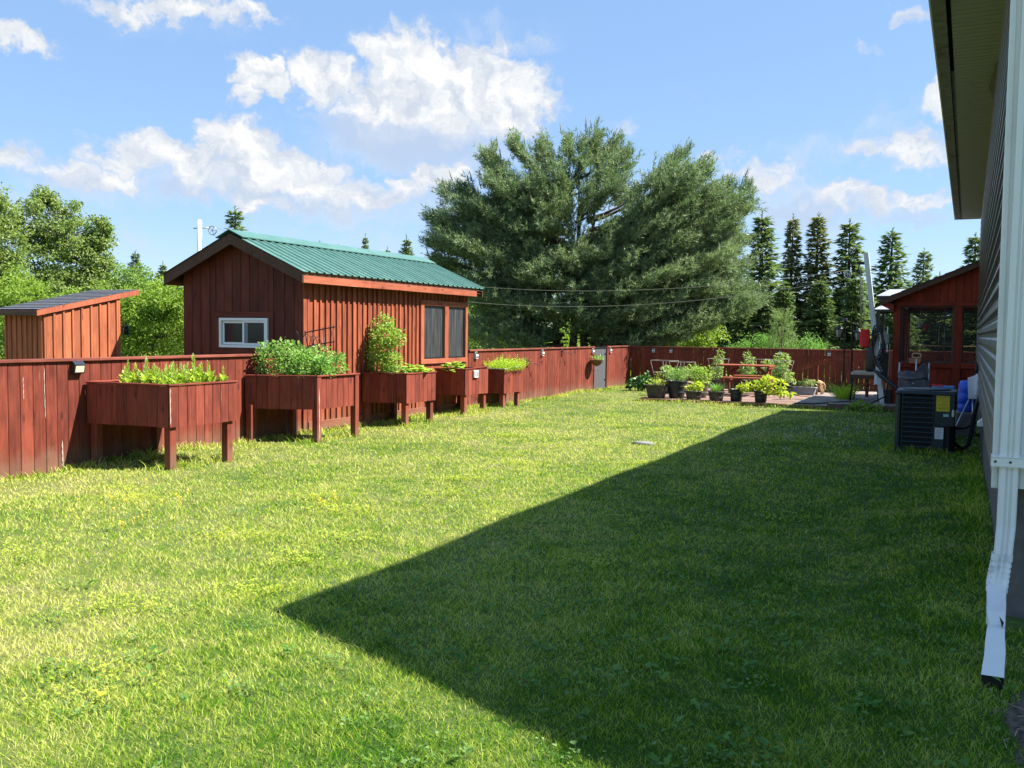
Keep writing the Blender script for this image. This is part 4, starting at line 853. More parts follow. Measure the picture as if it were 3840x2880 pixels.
M['canvas'] = plain('grey_canvas', (.12, .12, .135), .85, var=.2, scale=14, bmp=.3)
wg = thing('folding_wagon', 'folded grey canvas wagon with silver poles and a tan handle loop', 'wagon', (-.89, 19.05, 0))
for x in (-1.145, -.635):
    b_ = MB(); b_.tube([(x, 19.0, .06), (x, 19.0, 1.055)], .016, 8); b_.build('pole', M['steel'], wg)
for x in (-1.12, -.66):
    b_ = MB(); b_.lathe([(.02, -.025), (.09, -.025), (.1, 0), (.09, .025), (.02, .025)], (0, 0, 0), 14, M=Matrix.Translation((x, 19.12, .1)) @ Matrix.Rotation(R_(90), 4, 'Y')); b_.build('wheel', M['black'], wg)
cv = MB(); nx_, nz_ = 16, 12; vs = []; fs = []
top = lambda u: .895+.12*math.exp(-((u-.82)/.2)**2)+.03*math.sin(u*9)-.05*math.exp(-((u-.15)/.1)**2)
for side in (0, 1):
    for j in range(nz_+1):
        for i in range(nx_+1):
            u, v = i/nx_, j/nz_; z = .12+(top(u)-.12)*v; x = -1.165+.525*u+.012*math.sin(v*11); y = 18.95+.03*math.sin(u*13+v*9)*(1-side)-.035*math.sin(u*math.pi)*(1-side)+.2*side+.03*math.sin(v*14+u*3)*(1-side)
            vs.append((x, y, z))
nn = (nx_+1)*(nz_+1)
for side in (0, 1):
    for j in range(nz_):
        for i in range(nx_): a = side*nn+j*(nx_+1)+i; fs.append((a, a+1, a+nx_+2, a+nx_+1) if not side else (a, a+nx_+1, a+nx_+2, a+1))
for i in range(nx_): a = nz_*(nx_+1)+i; fs.append((a, a+1, nn+a+1, nn+a))
for j in range(nz_):
    for e0 in (0, nx_): a = j*(nx_+1)+e0; fs.append((a, a+nx_+1, nn+a+nx_+1, nn+a))
cv.add(vs, fs, True); cv.build('canvas', M['canvas'], wg)
b_ = MB(); b_.tube([(-1.15, 18.9, .78), (-1.0, 18.86, .755), (-.85, 18.88, .765), (-.65, 18.9, .79)], [.02, .028, .026, .02], 8); b_.build('canvas_fold', M['canvas'], wg)
b_ = MB(); b_.box(-.915, -.885, 18.9, 18.906, .655, .685); b_.build('badge', M['whiteplastic'], wg)
hd = MB(); hd.tube([(-.86, 19.06, .5), (-.857, 19.06, 1.13)], .017, 8); hdo = hd.build('handle_shaft', M['steel'], wg)
hd = MB(); pts = []
for k in range(17): a = 2*math.pi*k/16; pts.append((-.857+.076*math.copysign(abs(math.cos(a))**.6, math.cos(a)), 19.06, 1.185+.042*math.copysign(abs(math.sin(a))**.7, math.sin(a))))
hd.tube(pts, .014, 8, False); hd.build('handle', M['tan_wood'], wg)

# ------------------------------------------------------------------ screened porch
po = thing('screened_porch', 'red board screened porch with a sloping brown roof beyond the house', 'porch', (.6, 22.6, 0))
PY, PB = 21.2, 24.4; PX0, PX1 = -1.42, 2.6
def rzp(x): return 2.27+(x+1.66)*(3.05-2.27)/(.17+1.66)
for (xa, w) in ((-1.352, .135), (-.198, .15), (.98, .15)):
    board('post', po, M['porch'], (xa, PY, .0), (0, 0, 1), (1, 0, 0), 2.17, w, .12)
    board('post', po, M['porch'], (xa, PB, .0), (0, 0, 1), (1, 0, 0), 2.17, w*.8, .1)
for yy in (22.2, 23.2): board('post', po, M['porch'], (PX0+.07, yy, .0), (0, 0, 1), (0, 1, 0), 2.17, .1, .1)
plank('header', po, M['porch'], (PX0, PY-.01, 2.215), (PX1, PY-.01, 2.215), .088, .13, (0, 0, 1)); plank('header', po, M['porch'], (PX0, PB, 2.215), (PX1, PB, 2.215), .1, .1, (0, 0, 1)); plank('header', po, M['porch'], (PX0+.06, PY+.07, 2.215), (PX0+.06, PB-.06, 2.215), .09, .1, (0, 0, 1))
plank('rail', po, M['porch'], (-1.283, PY-.004, .95), (-.275, PY-.004, .95), .10, .11, (0, 0, 1)); plank('rail', po, M['porch'], (-.121, PY-.004, .95), (.90, PY-.004, .95), .10, .11, (0, 0, 1))
plank('rail', po, M['porch'], (-1.283, PB, .88), (.9, PB, .88), .1, .08, (0, 0, 1)); plank('rail', po, M['porch'], (PX0+.07, PY+.07, .88), (PX0+.07, PB-.06, .88), .1, .08, (0, 0, 1))
for (a, b2) in ((-1.283, -.275), (-.121, .9)):
    x = a
    while x < b2-.02: w = min(.142, b2-x); board('panel_board', po, M['porch'], (x+w/2, PY+.01, .05), (0, 0, 1), (1, 0, 0), .85, w-.005, .022); x += w
x = -1.283
while x < .88: board('panel_board', po, M['porch'], (x+.07, PB, .05), (0, 0, 1), (1, 0, 0), .78, .136, .022); x += .142
y = PY+.08
while y < PB-.15: board('panel_board', po, M['porch'], (PX0+.07, y+.07, .05), (0, 0, 1), (0, 1, 0), .78, .136, .022); y += .142
x = PX0
while x < PX1:
    w = .145; xa, xb = x, x+w; board('gable_board', po, M['porch'], (x+w/2, PY-.012, 2.262), (0, 0, 1), (1, 0, 0), max(.02, (rzp(xa)+rzp(xb))/2-.06-2.262), w-.004, .022, cut=(rzp(xb)-rzp(xa)) if (rzp(xa)+rzp(xb))/2-.06-2.262 > .1 else 0); x += w
b_ = MB(); b_.prism([(PX0, 2.25), (PX1, 2.25), (PX1, rzp(PX1)-.06), (PX0, rzp(PX0)-.06)], (0, PY+.004, 0), (1, 0, 0), (0, 0, 1), (0, .02, 0)); b_.build('gable_backing', M['dark'], po)
b_ = MB(); b_.prism([(-1.66, rzp(-1.66)-.085), (3.2, rzp(3.2)-.085), (3.2, rzp(3.2)+.03), (-1.66, rzp(-1.66)+.03)], (0, PY-.26, 0), (1, 0, 0), (0, 0, 1), (0, .03, 0)); b_.build('rake_board', M['rake'], po)
b_ = MB(); b_.prism([(-1.64, rzp(-1.64)-.03), (3.2, rzp(3.2)-.03), (3.2, rzp(3.2)+.02), (-1.64, rzp(-1.64)+.02)], (0, PY-.228, 0), (1, 0, 0), (0, 0, 1), (0, PB+.2-PY+.228, 0)); b_.build('roof_deck', M['rake'], po)
b_ = MB()
nsh = 24
for i in range(nsh):
    xa = -1.68+i*.2; b_.prism([(xa, rzp(xa)+.034), (xa+.21, rzp(xa+.21)+.026), (xa+.21, rzp(xa+.21)+.034), (xa, rzp(xa)+.046)], (0, PY-.28, 0), (1, 0, 0), (0, 0, 1), (0, PB+.25-PY+.28, 0))
b_.build('shingles', M['shingle'], po)
b_ = MB(); b_.prism([(-1.66, 2.185), (-1.64, 2.275), (-1.42, 2.20), (-1.42, 2.06)], (0, PY-.2, 0), (1, 0, 0), (0, 0, 1), (0, PB-PY+.2, 0)); b_.build('eave_box', M['porch'], po)
b_ = MB(); b_.box(PX0+.0, PX1, PY, PB, .02, .05); b_.build('floor', M['deckw'], po)
M['mesh'] = bpy.data.materials.new('insect_mesh'); M['mesh'].use_nodes = True; nt = M['mesh'].node_tree; nt.nodes.clear()
tr = nd(nt, 'ShaderNodeBsdfTransparent'); df = nd(nt, 'ShaderNodeBsdfDiffuse', {'Color': c4((.05, .05, .05))}); mx = nd(nt, 'ShaderNodeMixShader', {0: .24, 1: tr.outputs[0], 2: df.outputs[0]}); o_ = nd(nt, 'ShaderNodeOutputMaterial'); nt.links.new(mx.outputs[0], o_.inputs[0])
for (a, b2, yy, z0) in ((-1.283, -.275, PY+.03, 1.0), (-.121, .90, PY+.03, 1.0), (-1.3, .9, PB-.0, .93)):
    b_ = MB(); b_.box(a, b2, yy, yy+.003, z0, 2.17); pn = b_.build('screen_panel', M['mesh'], po)
    fm = MB(); t_ = .03
    fm.box(a, b2, yy-.012, yy-.0, z0, z0+t_); fm.box(a, b2, yy-.012, yy, 2.17-t_, 2.17); fm.box(a, a+t_, yy-.012, yy, z0+t_, 2.17-t_); fm.box(b2-t_, b2, yy-.012, yy, z0+t_, 2.17-t_); fm.build('screen_frame', M['brownplastic'], pn)
b_ = MB(); b_.box(PX0+.066, PX0+.069, PY+.07, PB-.06, .93, 2.17); b_.build('screen_panel', M['mesh'], po)
b_ = MB(); b_.box(1.5, 1.55, PY+.1, PB-.1, .05, 2.9); b_.build('inner_wall', M['porch'], po)
b_ = MB(); b_.tube([(-1.25, 24.3, 1.32), (.9, 24.3, 1.32)], .012, 6); b_.tube([(-1.2, 22.6, .92), (-.9, 22.6, .78)], .012, 6); b_.build('curtain_rod', M['tan_wood'], po)
# things seen inside the porch
t = thing('hummingbird_feeder', 'red glass hummingbird feeder hanging inside the porch', 'feeder', (-.81, 22, 1.65))
b_ = MB(); b_.lathe([(.015, 0), (.03, .01), (.025, .03), (.055, .11), (.05, .15), (.02, .165)], (-.81, 22, 1.66), 12); b_.build('bottle', M['red'], t)
b_ = MB(); b_.lathe([(.06, 0), (.062, .012), (.02, .02)], (-.81, 22, 1.64), 12); b_.tube([(-.81, 22, 1.82), (-.81, 22, 2.2)], .003, 4); b_.build('base', M['red'], t)
t = thing('glass_ornament', 'pale cone-shaped ornament hanging beside the red feeder', 'ornament', (-.95, 22, 1.75))
b_ = MB(); b_.lathe([(.01, -.03), (.04, -.02), (.05, .0), (.03, .08), (.0, .17)], (-.95, 22, 1.76), 12); b_.tube([(-.95, 22, 1.92), (-.95, 22, 2.2)], .003, 4); b_.build('cone', M['whiteplastic'], t); b_ = MB(); b_.cbox(-.97, -.91, 21.98, 22.02, 1.70, 1.725, .004); b_.build('perch', M['red'], t)
t = thing('wind_chime', 'silver wind chime hanging by the porch post', 'wind chime', (-.47, 22, 1.6))
b_ = MB(); b_.lathe([(.0, 0), (.05, .01), (.05, .02), (0, .03)], (-.47, 22, 2.04), 10); b_.tube([(-.47, 22, 2.06), (-.47, 22, 2.2)], .003, 4); b_.build('disc', M['steel'], t)
for k in range(6):
    a = k*math.pi/3; x, y = -.47+.05*math.cos(a), 22+.05*math.sin(a); b_ = MB(); b_.lathe([(.0, -.02), (.022, 0), (.0, .02)], (x, y, 2.03-.03*k if k < 5 else 1.80), 8); b_.build('bell', M['steel'], t)
for x in (-.565, -.455):
    b_ = MB(); b_.tube([(x, 22.02, 2.02), (x-.005, 22.02, 1.06)], .009, 6); b_.build('rod', M['steel'], t)
t = thing('clay_window_box', 'terracotta window box on the porch rail', 'planter', (-1.0, 21.05, 1.0))
b_ = MB(); b_.prism([(-.10, 0), (.10, 0), (.12, .09), (-.12, .09)], (-.98, 21.02, .985), (1, 0, 0), (0, 0, 1), (0, .1, 0)); M['terracotta'] = plain('terracotta', (.42, .17, .09), .8); b_.build('body', M['terracotta'], t); b_ = MB(); b_.box(-1.105, -.855, 21.015, 21.125, 1.075, 1.09); b_.build('rim', M['terracotta'], t)

# ------------------------------------------------------------------ gazebo behind the porch
gz_ = thing('gazebo', 'black framed gazebo with a two-tier pale grey panel roof behind the porch', 'gazebo', (-.9, 27.5, 0))
M['panelgrey'] = plain('pale_grey_roof_panel', (.40, .42, .45), .4, var=.06)
GX0, GX1, GY0, GY1 = -2.30, .6, 26.6, 28.4
def tier(x0, x1, y0, y1, z0, ins, z1):
    for i in range(4):
        a = x0+(x1-x0)*i/4; b2 = x0+(x1-x0)*(i+1)/4; sc = lambda x: (x0+x1)/2+(x-(x0+x1)/2)*((x1-x0-2*ins)/(x1-x0))
        for ya, yb in ((y0, y0+ins), (y1, y1-ins)):
            p = MB(); v = [(a+.006, ya, z0), (b2-.006, ya, z0), (sc(b2)-.006, yb, z1), (sc(a)+.006, yb, z1)]; p.add(v+[(x, y, z-.012) for x, y, z in v], [(0, 1, 2, 3), (7, 6, 5, 4), (0, 4, 5, 1), (2, 6, 7, 3), (1, 5, 6, 2), (0, 3, 7, 4)]); p.build('roof_panel', M['panelgrey'], gz_)
    for xa, xb in ((x0, x0+ins), (x1, x1-ins)):
        p = MB(); v = [(xa, y0+.006, z0), (xa, y1-.006, z0), (xb, y1-ins, z1), (xb, y0+ins, z1)]; p.add(v+[(x, y, z-.012) for x, y, z in v], [(0, 1, 2, 3), (7, 6, 5, 4), (0, 4, 5, 1), (2, 6, 7, 3), (1, 5, 6, 2), (0, 3, 7, 4)]); p.build('roof_panel', M['panelgrey'], gz_)
tier(GX0, GX1, GY0, GY1, 2.25, .42, 2.50); tier(GX0+.05, GX1-.3, GY0+.25, GY1-.25, 2.62, .3, 2.80)
for x in (GX0+.12, GX1-.1):
    for y in (GY0+.06, GY1-.08): b_ = MB(); b_.cbox(x-.035, x+.035, y-.035, y+.035, .0, 2.23, .006); b_.build('post', M['black'], gz_)
for y in (GY0, GY1-.03): b_ = MB(); b_.box(GX0, GX1, y, y+.05, 2.19, 2.245); b_.build('beam', M['black'], gz_)
b_ = MB(); b_.box(GX0+.05, GX1-.3, GY0+.26, GY1-.26, 2.52, 2.61); b_.build('ridge_frame', M['black'], gz_)
b_ = MB(); b_.tube([(GX0+.12, GY0+.06, 1.75), (GX0+.6, GY0+.06, 2.2)], .02, 6); b_.build('brace', M['black'], gz_)

# ------------------------------------------------------------------ decks
DZ = .06
d1 = thing('low_deck', 'low plank deck at the far end, faded red turning grey, crowded with pots', 'deck', (-4.7, 22.8, 0))
y = 20.44
while y < 25.25:
    board('plank', d1, M['deckr'], (-6.70, y+.07, DZ-.013+rnd.uniform(-.002, .002)), (1, 0, 0), (0, 1, 0), 3.29, .136, .026)
    board('plank', d1, M['deckw'], (-3.40, y+.07, DZ-.013+rnd.uniform(-.002, .002)), (1, 0, 0), (0, 1, 0), .775, .136, .026); y += .142
plank('edge_board', d1, M['bed'], (-6.72, 20.42, .02), (-2.62, 20.42, .02), .09, .028, (0, 0, 1)); plank('edge_board', d1, M['bed'], (-6.72, 20.45, .02), (-6.72, 25.3, .02), .09, .028, (0, 0, 1))
d2 = thing('raised_deck', 'weathered grey plank step deck in front of the screened porch', 'deck', (-1.7, 22.8, 0))
x = -2.60; DZ2 = .13
while x < -1.0: board('plank', d2, M['deckw'], (x+.07, 20.42 if x < -1.5 else 20.55, DZ2-.014+rnd.uniform(-.002, .002)), (0, 1, 0), (1, 0, 0), 4.8, .136, .028); x += .142
plank('edge_board', d2, M['rake'], (-2.61, 20.43, .05), (-1.0, 20.43, .05), .13, .028, (0, 0, 1)); plank('edge_board', d2, M['rake'], (-2.60, 20.46, .05), (-2.60, 25.2, .05), .13, .028, (0, 0, 1))
rl = thing('sloping_handrail', 'dark red sloping handrail in front of the far fence', 'railing', (-2.9, 23.6, 0))
plank('rail', rl, M['fence'], (-3.81, 24.6, .71), (-2.03, 22.9, 1.20), .09, .04, (0, 0, 1))
for u in (.25, .98): board('post', rl, M['fence'], (-3.81+1.78*u, 24.6-1.7*u+.04, .05), (0, 0, 1), (1, 0, 0), .63+.49*u, .07, .07)
# ------------------------------------------------------------------ lights, hooks and baskets on the fences
M['lens'] = plain('light_lens', (.62, .58, .42), .35, var=.1, scale=40); M['panelblack'] = plain('solar_panel', (.03, .035, .05), .2)
t = thing('solar_wall_light', 'black solar floodlight with a square pale lens near the top of the left fence', 'light', (FX+.03, 7.19, 1.09))
b_ = MB(); b_.prism([(0, -.075), (.055, -.06), (.075, .03), (.03, .075), (0, .075)], (FX+.002, 7.12, 1.095), (1, 0, 0), (0, 0, 1), (0, .135, 0)); b_.build('housing', M['blackplastic'], t)
b_ = MB(); b_.add([(FX+.061, 7.132, 1.045), (FX+.061, 7.243, 1.045), (FX+.077, 7.243, 1.115), (FX+.077, 7.132, 1.115)], [(0, 1, 2, 3)]); b_.build('lens', M['lens'], t)
b_ = MB(); b_.add([(FX+.076, 7.125, 1.13), (FX+.076, 7.25, 1.13), (FX+.036, 7.25, 1.171), (FX+.036, 7.125, 1.171)], [(0, 1, 2, 3)]); b_.build('solar_panel', M['panelblack'], t)
def small_light(p, face, label):
    k_ = .75 if face == 'y' else .9
    t = thing('fence_light', label, 'light', p, 0, 'small white lights on the fences'); x, y, z = p
    if face == 'x': f = lambda a, b2, c: (x+a*k_, y+b2*k_, z+c*k_)
    else: f = lambda a, b2, c: (x-b2*k_, y-a*k_, z+c*k_)
    b_ = MB(); pr = [(0, -.07), (.05, -.075), (.06, -.02), (.03, .075), (0, .075)]
    vs = [f(a, -.05, c) for a, c in pr]+[f(a, .05, c) for a, c in pr]; n = 5
    b_.add(vs, [tuple(range(n)), tuple(range(2*n-1, n-1, -1))]+[(i, n+i, n+(i+1) % n, (i+1) % n) for i in range(n)]); b_.build('housing', M['whiteplastic'], t)
    b_ = MB(); b_.add([f(.0565, -.04, -.055), f(.0565, .04, -.055), f(.064, .04, -.022), f(.064, -.04, -.022)], [(0, 1, 2, 3)]); b_.add([f(.05, -.045, .028), f(.05, .045, .028), f(.034, .045, .07), f(.034, -.045, .07)], [(0, 1, 2, 3)]); b_.build('panel', M['black'], t)
for y, lb in ((16.55, 'white fence light just past the green-roofed shed'), (19.81, 'white fence light midway between the shed and the gate, above a black bracket'), (23.05, 'white fence light just left of the grey gate'), (24.4, 'white fence light just right of the grey gate')):
    small_light((FX+.001, y, 1.065), 'x', lb)
for x, lb in ((-8.2, 'fence light nearest the corner on the shaded far fence'), (-7.68, 'pale square light on the far fence above the left pots'), (-4.61, 'fence light on the far fence above the picnic table'), (-3.33, 'pale light on the far fence near the lamp posts')):
    small_light((x, BY-.012, 1.05), 'y', lb)
def hook(y, z, label):
    t = thing('plant_bracket', label, 'bracket', (FX, y, z), 0, 'black scroll brackets on the fence'); b_ = MB()
    b_.tube([(FX+.01, y, z-.10), (FX+.01, y, z+.11)], .009, 5); pts = []
    for k in range(13): u = k/12; pts.append((FX+.012+.20*u, y+.02+.34*u, z-.06+.05*math.sin(u*5)+.06*u))
    for k in range(7): a = -R_(60)+k*R_(50); pts.append((FX+.21+.0*k, y+.38+.035*math.cos(a)-.02, z+.02+.035*math.sin(a)))
    b_.tube(pts, .007, 5)
    c2 = [(FX+.012+.03*math.sin(a/3), y+.05+.04*math.cos(a), z+.03+.04*math.sin(a)) for a in [R_(40*k) for k in range(9)]]; b_.tube(c2, .006, 4); b_.build('scroll', M['black'], t)
hook(18.98, .84, 'lower black scroll bracket on the fence, nearer the raised beds'); hook(20.96, 1.05, 'higher black scroll bracket on the fence, nearer the gate')

# ------------------------------------------------------------------ plant builders
M['lettuce'] = leafmat('lettuce_leaves', [(.30, .42, .05), (.46, .56, .09), (.60, .66, .16)], .4, 6)
M['pea'] = leafmat('pea_leaves', [(.12, .27, .05), (.21, .39, .08), (.38, .50, .19)], .35, 5)
M['bush'] = leafmat('bush_leaves', [(.14, .27, .035), (.26, .40, .07), (.42, .54, .15)], .38, 5)
M['squash'] = leafmat('squash_leaves', [(.20, .36, .04), (.33, .48, .07), (.44, .55, .12)], .38, 5)
M['carrot'] = leafmat('carrot_leaves', [(.26, .42, .03), (.40, .55, .05), (.52, .62, .09)], .42, 5)
M['herb'] = leafmat('herb_leaves', [(.09, .22, .04), (.16, .32, .07), (.26, .42, .12)], .38, 6)
M['tomato'] = leafmat('tomato_leaves', [(.15, .26, .06), (.27, .39, .11), (.44, .53, .24)], .36, 6)
M['lime'] = leafmat('lime_leaves', [(.30, .40, .04), (.46, .53, .06), (.58, .61, .13)], .4, 6)
M['hosta'] = leafmat('hosta_leaves', [(.03, .09, .02), (.055, .14, .035), (.11, .21, .07)], .22, 5, rough=.3)
M['stem'] = plain('green_stem', (.16, .24, .06), .6); M['bark'] = plain('brown_bark', (.075, .055, .04), .9, var=.4, scale=20, bmp=.6)
def plant(name, label, cat, base, blobs_, n, size, mat, stems=6, aspect=.62, up=.5, group=None, drop=.18):
    """leafy plant: leaves gathered in soft lumps, thin stems from the base"""
    t = thing(name, label, cat, base, 0, group); wts = np.array([b2[3]*b2[3]*b2[4] for b2 in blobs_]); wts = wts/wts.sum(); P, D = [], []
    for (x, y, z, r, rz_), w in zip(blobs_, wts):
        k = max(6, int(n*w)); u = rand_unit(k)*npr.uniform(.25, 1, (k, 1))**.5; c = npr.uniform(.8, 1.1, (k, 1))
        P.append(np.array([x, y, z])+u*c*np.array([r, r, rz_])); D.append(unit(u*np.array([1, 1, .7])+rand_unit(k)*.7+np.array([0, 0, up])))
    P = np.concatenate(P); D = np.concatenate(D); P[:, 2] = np.maximum(P[:, 2], base[2]-.02); S = unit(np.cross(D, rand_unit(len(D))*.6+np.array([0, 0, 1.0])))
    L = size*npr.uniform(.6, 1.25, len(P)); tri_obj('foliage', leaf_geo(P, D, S, L, L*aspect, drop), mat, t)
    b_ = MB()
    for k in range(stems):
        b2 = blobs_[k % len(blobs_)]; e = Vector((b2[0]+rnd.uniform(-.6, .6)*b2[3], b2[1]+rnd.uniform(-.6, .6)*b2[3], b2[2]+rnd.uniform(0, .8)*b2[4])); s0 = Vector(base)+Vector((rnd.uniform(-.03, .03), rnd.uniform(-.03, .03), -.02))
        b_.tube([s0, s0.lerp(e, .5)+Vector((0, 0, .04)), e], [.006, .005, .003], 4, False)
    if stems: b_.build('stems', M['stem'], t)
    return t
def spiky(name, label, cat, base, n, L, W, spread, mat, group=None, bend=.4):
    t = thing(name, label, cat, base, 0, group); a = npr.uniform(0, 2*np.pi, n); o = np.stack([np.cos(a), np.sin(a), np.zeros(n)], 1)
    D = unit(o*npr.uniform(.05, spread, (n, 1))+np.array([0, 0, 1.0])); S = np.stack([-np.sin(a), np.cos(a), np.zeros(n)], 1); B = o.copy(); B[:, 2] = -.5
    P = np.array(base)+o*npr.uniform(0, .25*L*spread+.02, (n, 1)); l = L*npr.uniform(.6, 1.1, n)
    tri_obj('blades', blade_geo(P, D, S, unit(B)*bend/.42, l, W*npr.uniform(.7, 1.2, n)), mat, t); return t

# lettuce gone to seed in the nearest bed
def lettuce():
    t = thing('lettuce_plant', 'pale yellow-green bolting lettuce plant in the nearest raised bed', 'plant', (0, 0, 0), 0, 'lettuce plants in the nearest raised bed')
    n = 34; a = npr.uniform(0, 2*np.pi, n); h = npr.uniform(0, .13, n); D = unit(np.stack([np.cos(a)*.75, np.sin(a)*.75, npr.uniform(.5, 1.6, n)], 1)); S = unit(np.cross(D, [0, 0, 1.0])+rand_unit(n)*.2)
    P = np.stack([np.cos(a)*.02, np.sin(a)*.02, h], 1); L = npr.uniform(.08, .13, n)*(1-h*2.5); g1_ = leaf_geo(P, D, S, L, L*.62, .1)
    n = 40; a = npr.uniform(0, 2*np.pi, n); h = npr.uniform(.10, .25, n); D = unit(np.stack([np.cos(a)*.5, np.sin(a)*.5, np.full(n, 1.2)], 1)); S = unit(np.cross(D, [0, 0, 1.0])); P = np.stack([np.cos(a)*.006, np.sin(a)*.006, h], 1); L = .055*(1.25-h*3.2)
    tri_obj('leaves', join_geo([g1_, leaf_geo(P, D, S, L, L*.4, .05)]), M['lettuce'], t); b_ = MB(); b_.tube([(0, 0, -.02), (.004, 0, .15), (0, .004, .27)], [.012, .008, .004], 5); b_.build('stalk', M['stem'], t); return t
L0 = lettuce(); spots = [(-8.60, 7.62, 1.0), (-8.35, 7.66, 1.12), (-8.12, 7.60, .85), (-7.95, 7.72, .9), (-7.82, 7.86, .8), (-8.50, 7.9, .75), (-8.22, 7.95, .95), (-7.98, 8.02, 1.25), (-7.86, 8.17, 1.0), (-8.4, 8.2, .8), (-8.1, 8.24, .85), (-7.8, 7.58, .6), (-8.72, 7.8, .55), (-8.68, 8.15, .6), (-8.05, 7.84, .7), (-8.3, 7.52, .6), (-7.78, 8.28, .8)]
spots += [(-8.55+.13*(i % 6)+rnd.uniform(-.04, .04), 7.5+.14*(i//6)+rnd.uniform(-.04, .04), rnd.uniform(.6, .95)) for i in range(36)]
spots = [(x, y, s_*1.12) for x, y, s_ in spots]
for i, (x, y, s_) in enumerate(spots):
    Mx = Matrix.Translation((x, y, .865)) @ Matrix.Rotation(rnd.uniform(0, 6.3), 4, 'Z') @ Matrix.Rotation(rnd.uniform(-.15, .15), 4, 'X') @ Matrix.Scale(s_, 4) @ Matrix.Diagonal((1, 1, 1.05, 1))
    if i == 0: L0.matrix_basis = Mx; WM[L0.name] = Mx
    else: copy_tree(L0, None, Mx)
# peas in the second bed, wire hoops and trellis
PW_ = ['in the near corner by the fence', 'on the near side, tallest of them', 'on the near side, third from the fence', 'at the near outer corner, the shortest', 'in the middle against the fence', 'in the middle of the bed', 'on the far side towards the lawn', 'in the far corner by the shed']
for i, (x, y, h, r) in enumerate([(-8.72, 10.15, .52, .20), (-8.52, 10.28, .56, .20), (-8.30, 10.45, .40, .20), (-8.10, 10.55, .30, .15), (-8.72, 10.8, .50, .22), (-8.45, 10.88, .45, .22), (-8.2, 10.95, .36, .20), (-8.75, 11.08, .42, .16)]):
    plant('pea_plant', 'grey-green pea plant '+PW_[i], 'plant', (x, y, .84), [(x, y, .84+h*.45, r, h*.5), (x+rnd.uniform(-.08, .08), y+rnd.uniform(-.05, .05), .84+h*.85, r*.7, h*.22)], 520, .052, M['pea'], 8, .7, group='pea plants in the second raised bed')
def hoop(x, y, h, w, rz, which):
    t = thing('wire_hoop', which+' of five thin dark wire hoops over the pea plants', 'wire hoop', (x, y, .84), rz, 'wire hoops over the pea plants'); b_ = MB(); pts = []
    for k in range(15): a = math.pi*k/14; pts.append((x+w*math.cos(a)*math.cos(rz), y+w*math.cos(a)*math.sin(rz), .84+h*(.55+.45*math.sin(a)) if 0 < k < 14 else .80))
    b_.tube(pts, .005, 4); b_.build('wire', M['black'], t)
for k, x in enumerate((-8.86, -8.76, -8.66, -8.56, -8.47)): hoop(x, 10.92+.03*(k % 2), .68-.02*k, .07+.01*(k % 3), .5+.1*k, ['first from the fence', 'second from the fence', 'middle one', 'fourth from the fence', 'the one nearest the grid trellis'][k])
t = thing('trellis', 'black metal grid trellis standing behind the pea plants', 'trellis', (-8.5, 11.05, .84)); b_ = MB()
for (a, c) in (((-8.79, 1.50), (-8.25, 1.59)), ((-8.74, 1.30), (-8.26, 1.375))): b_.tube([(a[0], 11.05, a[1]), (c[0], 11.05, c[1])], .009, 5)
for (a, c) in (((-8.80, 1.53), (-8.66, 1.1)), ((-8.66, 1.54), (-8.56, 1.05)), ((-8.47, 1.58), (-8.39, 1.05)), ((-8.28, 1.61), (-8.28, 1.05))): b_.tube([(a[0], 11.055, a[1]), (c[0], 11.055, c[1]-.2)], .009, 5)
b_.build('grid', M['black'], t)
# third bed: tall climber and squash
plant('climbing_plant', 'tall leafy green climbing plant in the middle raised bed', 'plant', (-8.65, 13.1, .78), [(-8.72, 12.85, .98, .22, .2), (-8.66, 12.8, 1.22, .22, .22), (-8.58, 12.85, 1.46, .24, .2), (-8.62, 12.9, 1.68, .15, .12), (-8.40, 12.9, 1.40, .14, .16), (-8.80, 12.9, 1.45, .12, .14), (-8.48, 12.85, 1.04, .2, .18), (-8.50, 12.85, 1.72, .06, .1), (-8.68, 12.85, 1.78, .05, .08), (-8.30, 12.9, 1.5, .07, .1), (-8.85, 12.85, 1.62, .06, .08)], 2600, .058, M['bush'], 14, .6)
plant('low_herb', 'low spreading leafy herb at the near edge of the middle raised bed', 'plant', (-8.5, 12.9, .78), [(-8.6, 12.88, .87, .2, .08), (-8.35, 12.9, .87, .18, .08)], 260, .05, M['pea'], 4)
def squash(x, y, z, r, label, n=46):
    t = thing('squash_plant', label, 'plant', (x, y, z)); a = npr.uniform(0, 2*np.pi, n); rr = npr.uniform(.05, 1, n)**.7*r; h = npr.uniform(.08, .26, n)*(1-.4*rr/r)
    P = np.stack([x+rr*np.cos(a), y+rr*np.sin(a), z+h], 1); D = unit(np.stack([np.cos(a), np.sin(a), npr.uniform(-.1, .5, n)], 1)); S = unit(np.cross(D, [0, 0, 1.0])+rand_unit(n)*.25); L = npr.uniform(.10, .16, n)
    tri_obj('leaves', leaf_geo(P-D*L[:, None]*.4, D, S, L, L*1.0, .12, -.1), M['squash'], t); b_ = MB()
    for k in range(0, n, 3): b_.tube([(x, y, z-.02), tuple(P[k]-np.array([0, 0, .01]))], .005, 4, False)
    b_.build('stalks', M['stem'], t)
squash(-8.36, 13.40, .77, .30, 'bright yellow-green squash plant at the far end of the middle raised bed', 90)
squash(-8.55, 15.05, .77, .2, 'darker leafed squash plant in the bed with the outlet box', 75)
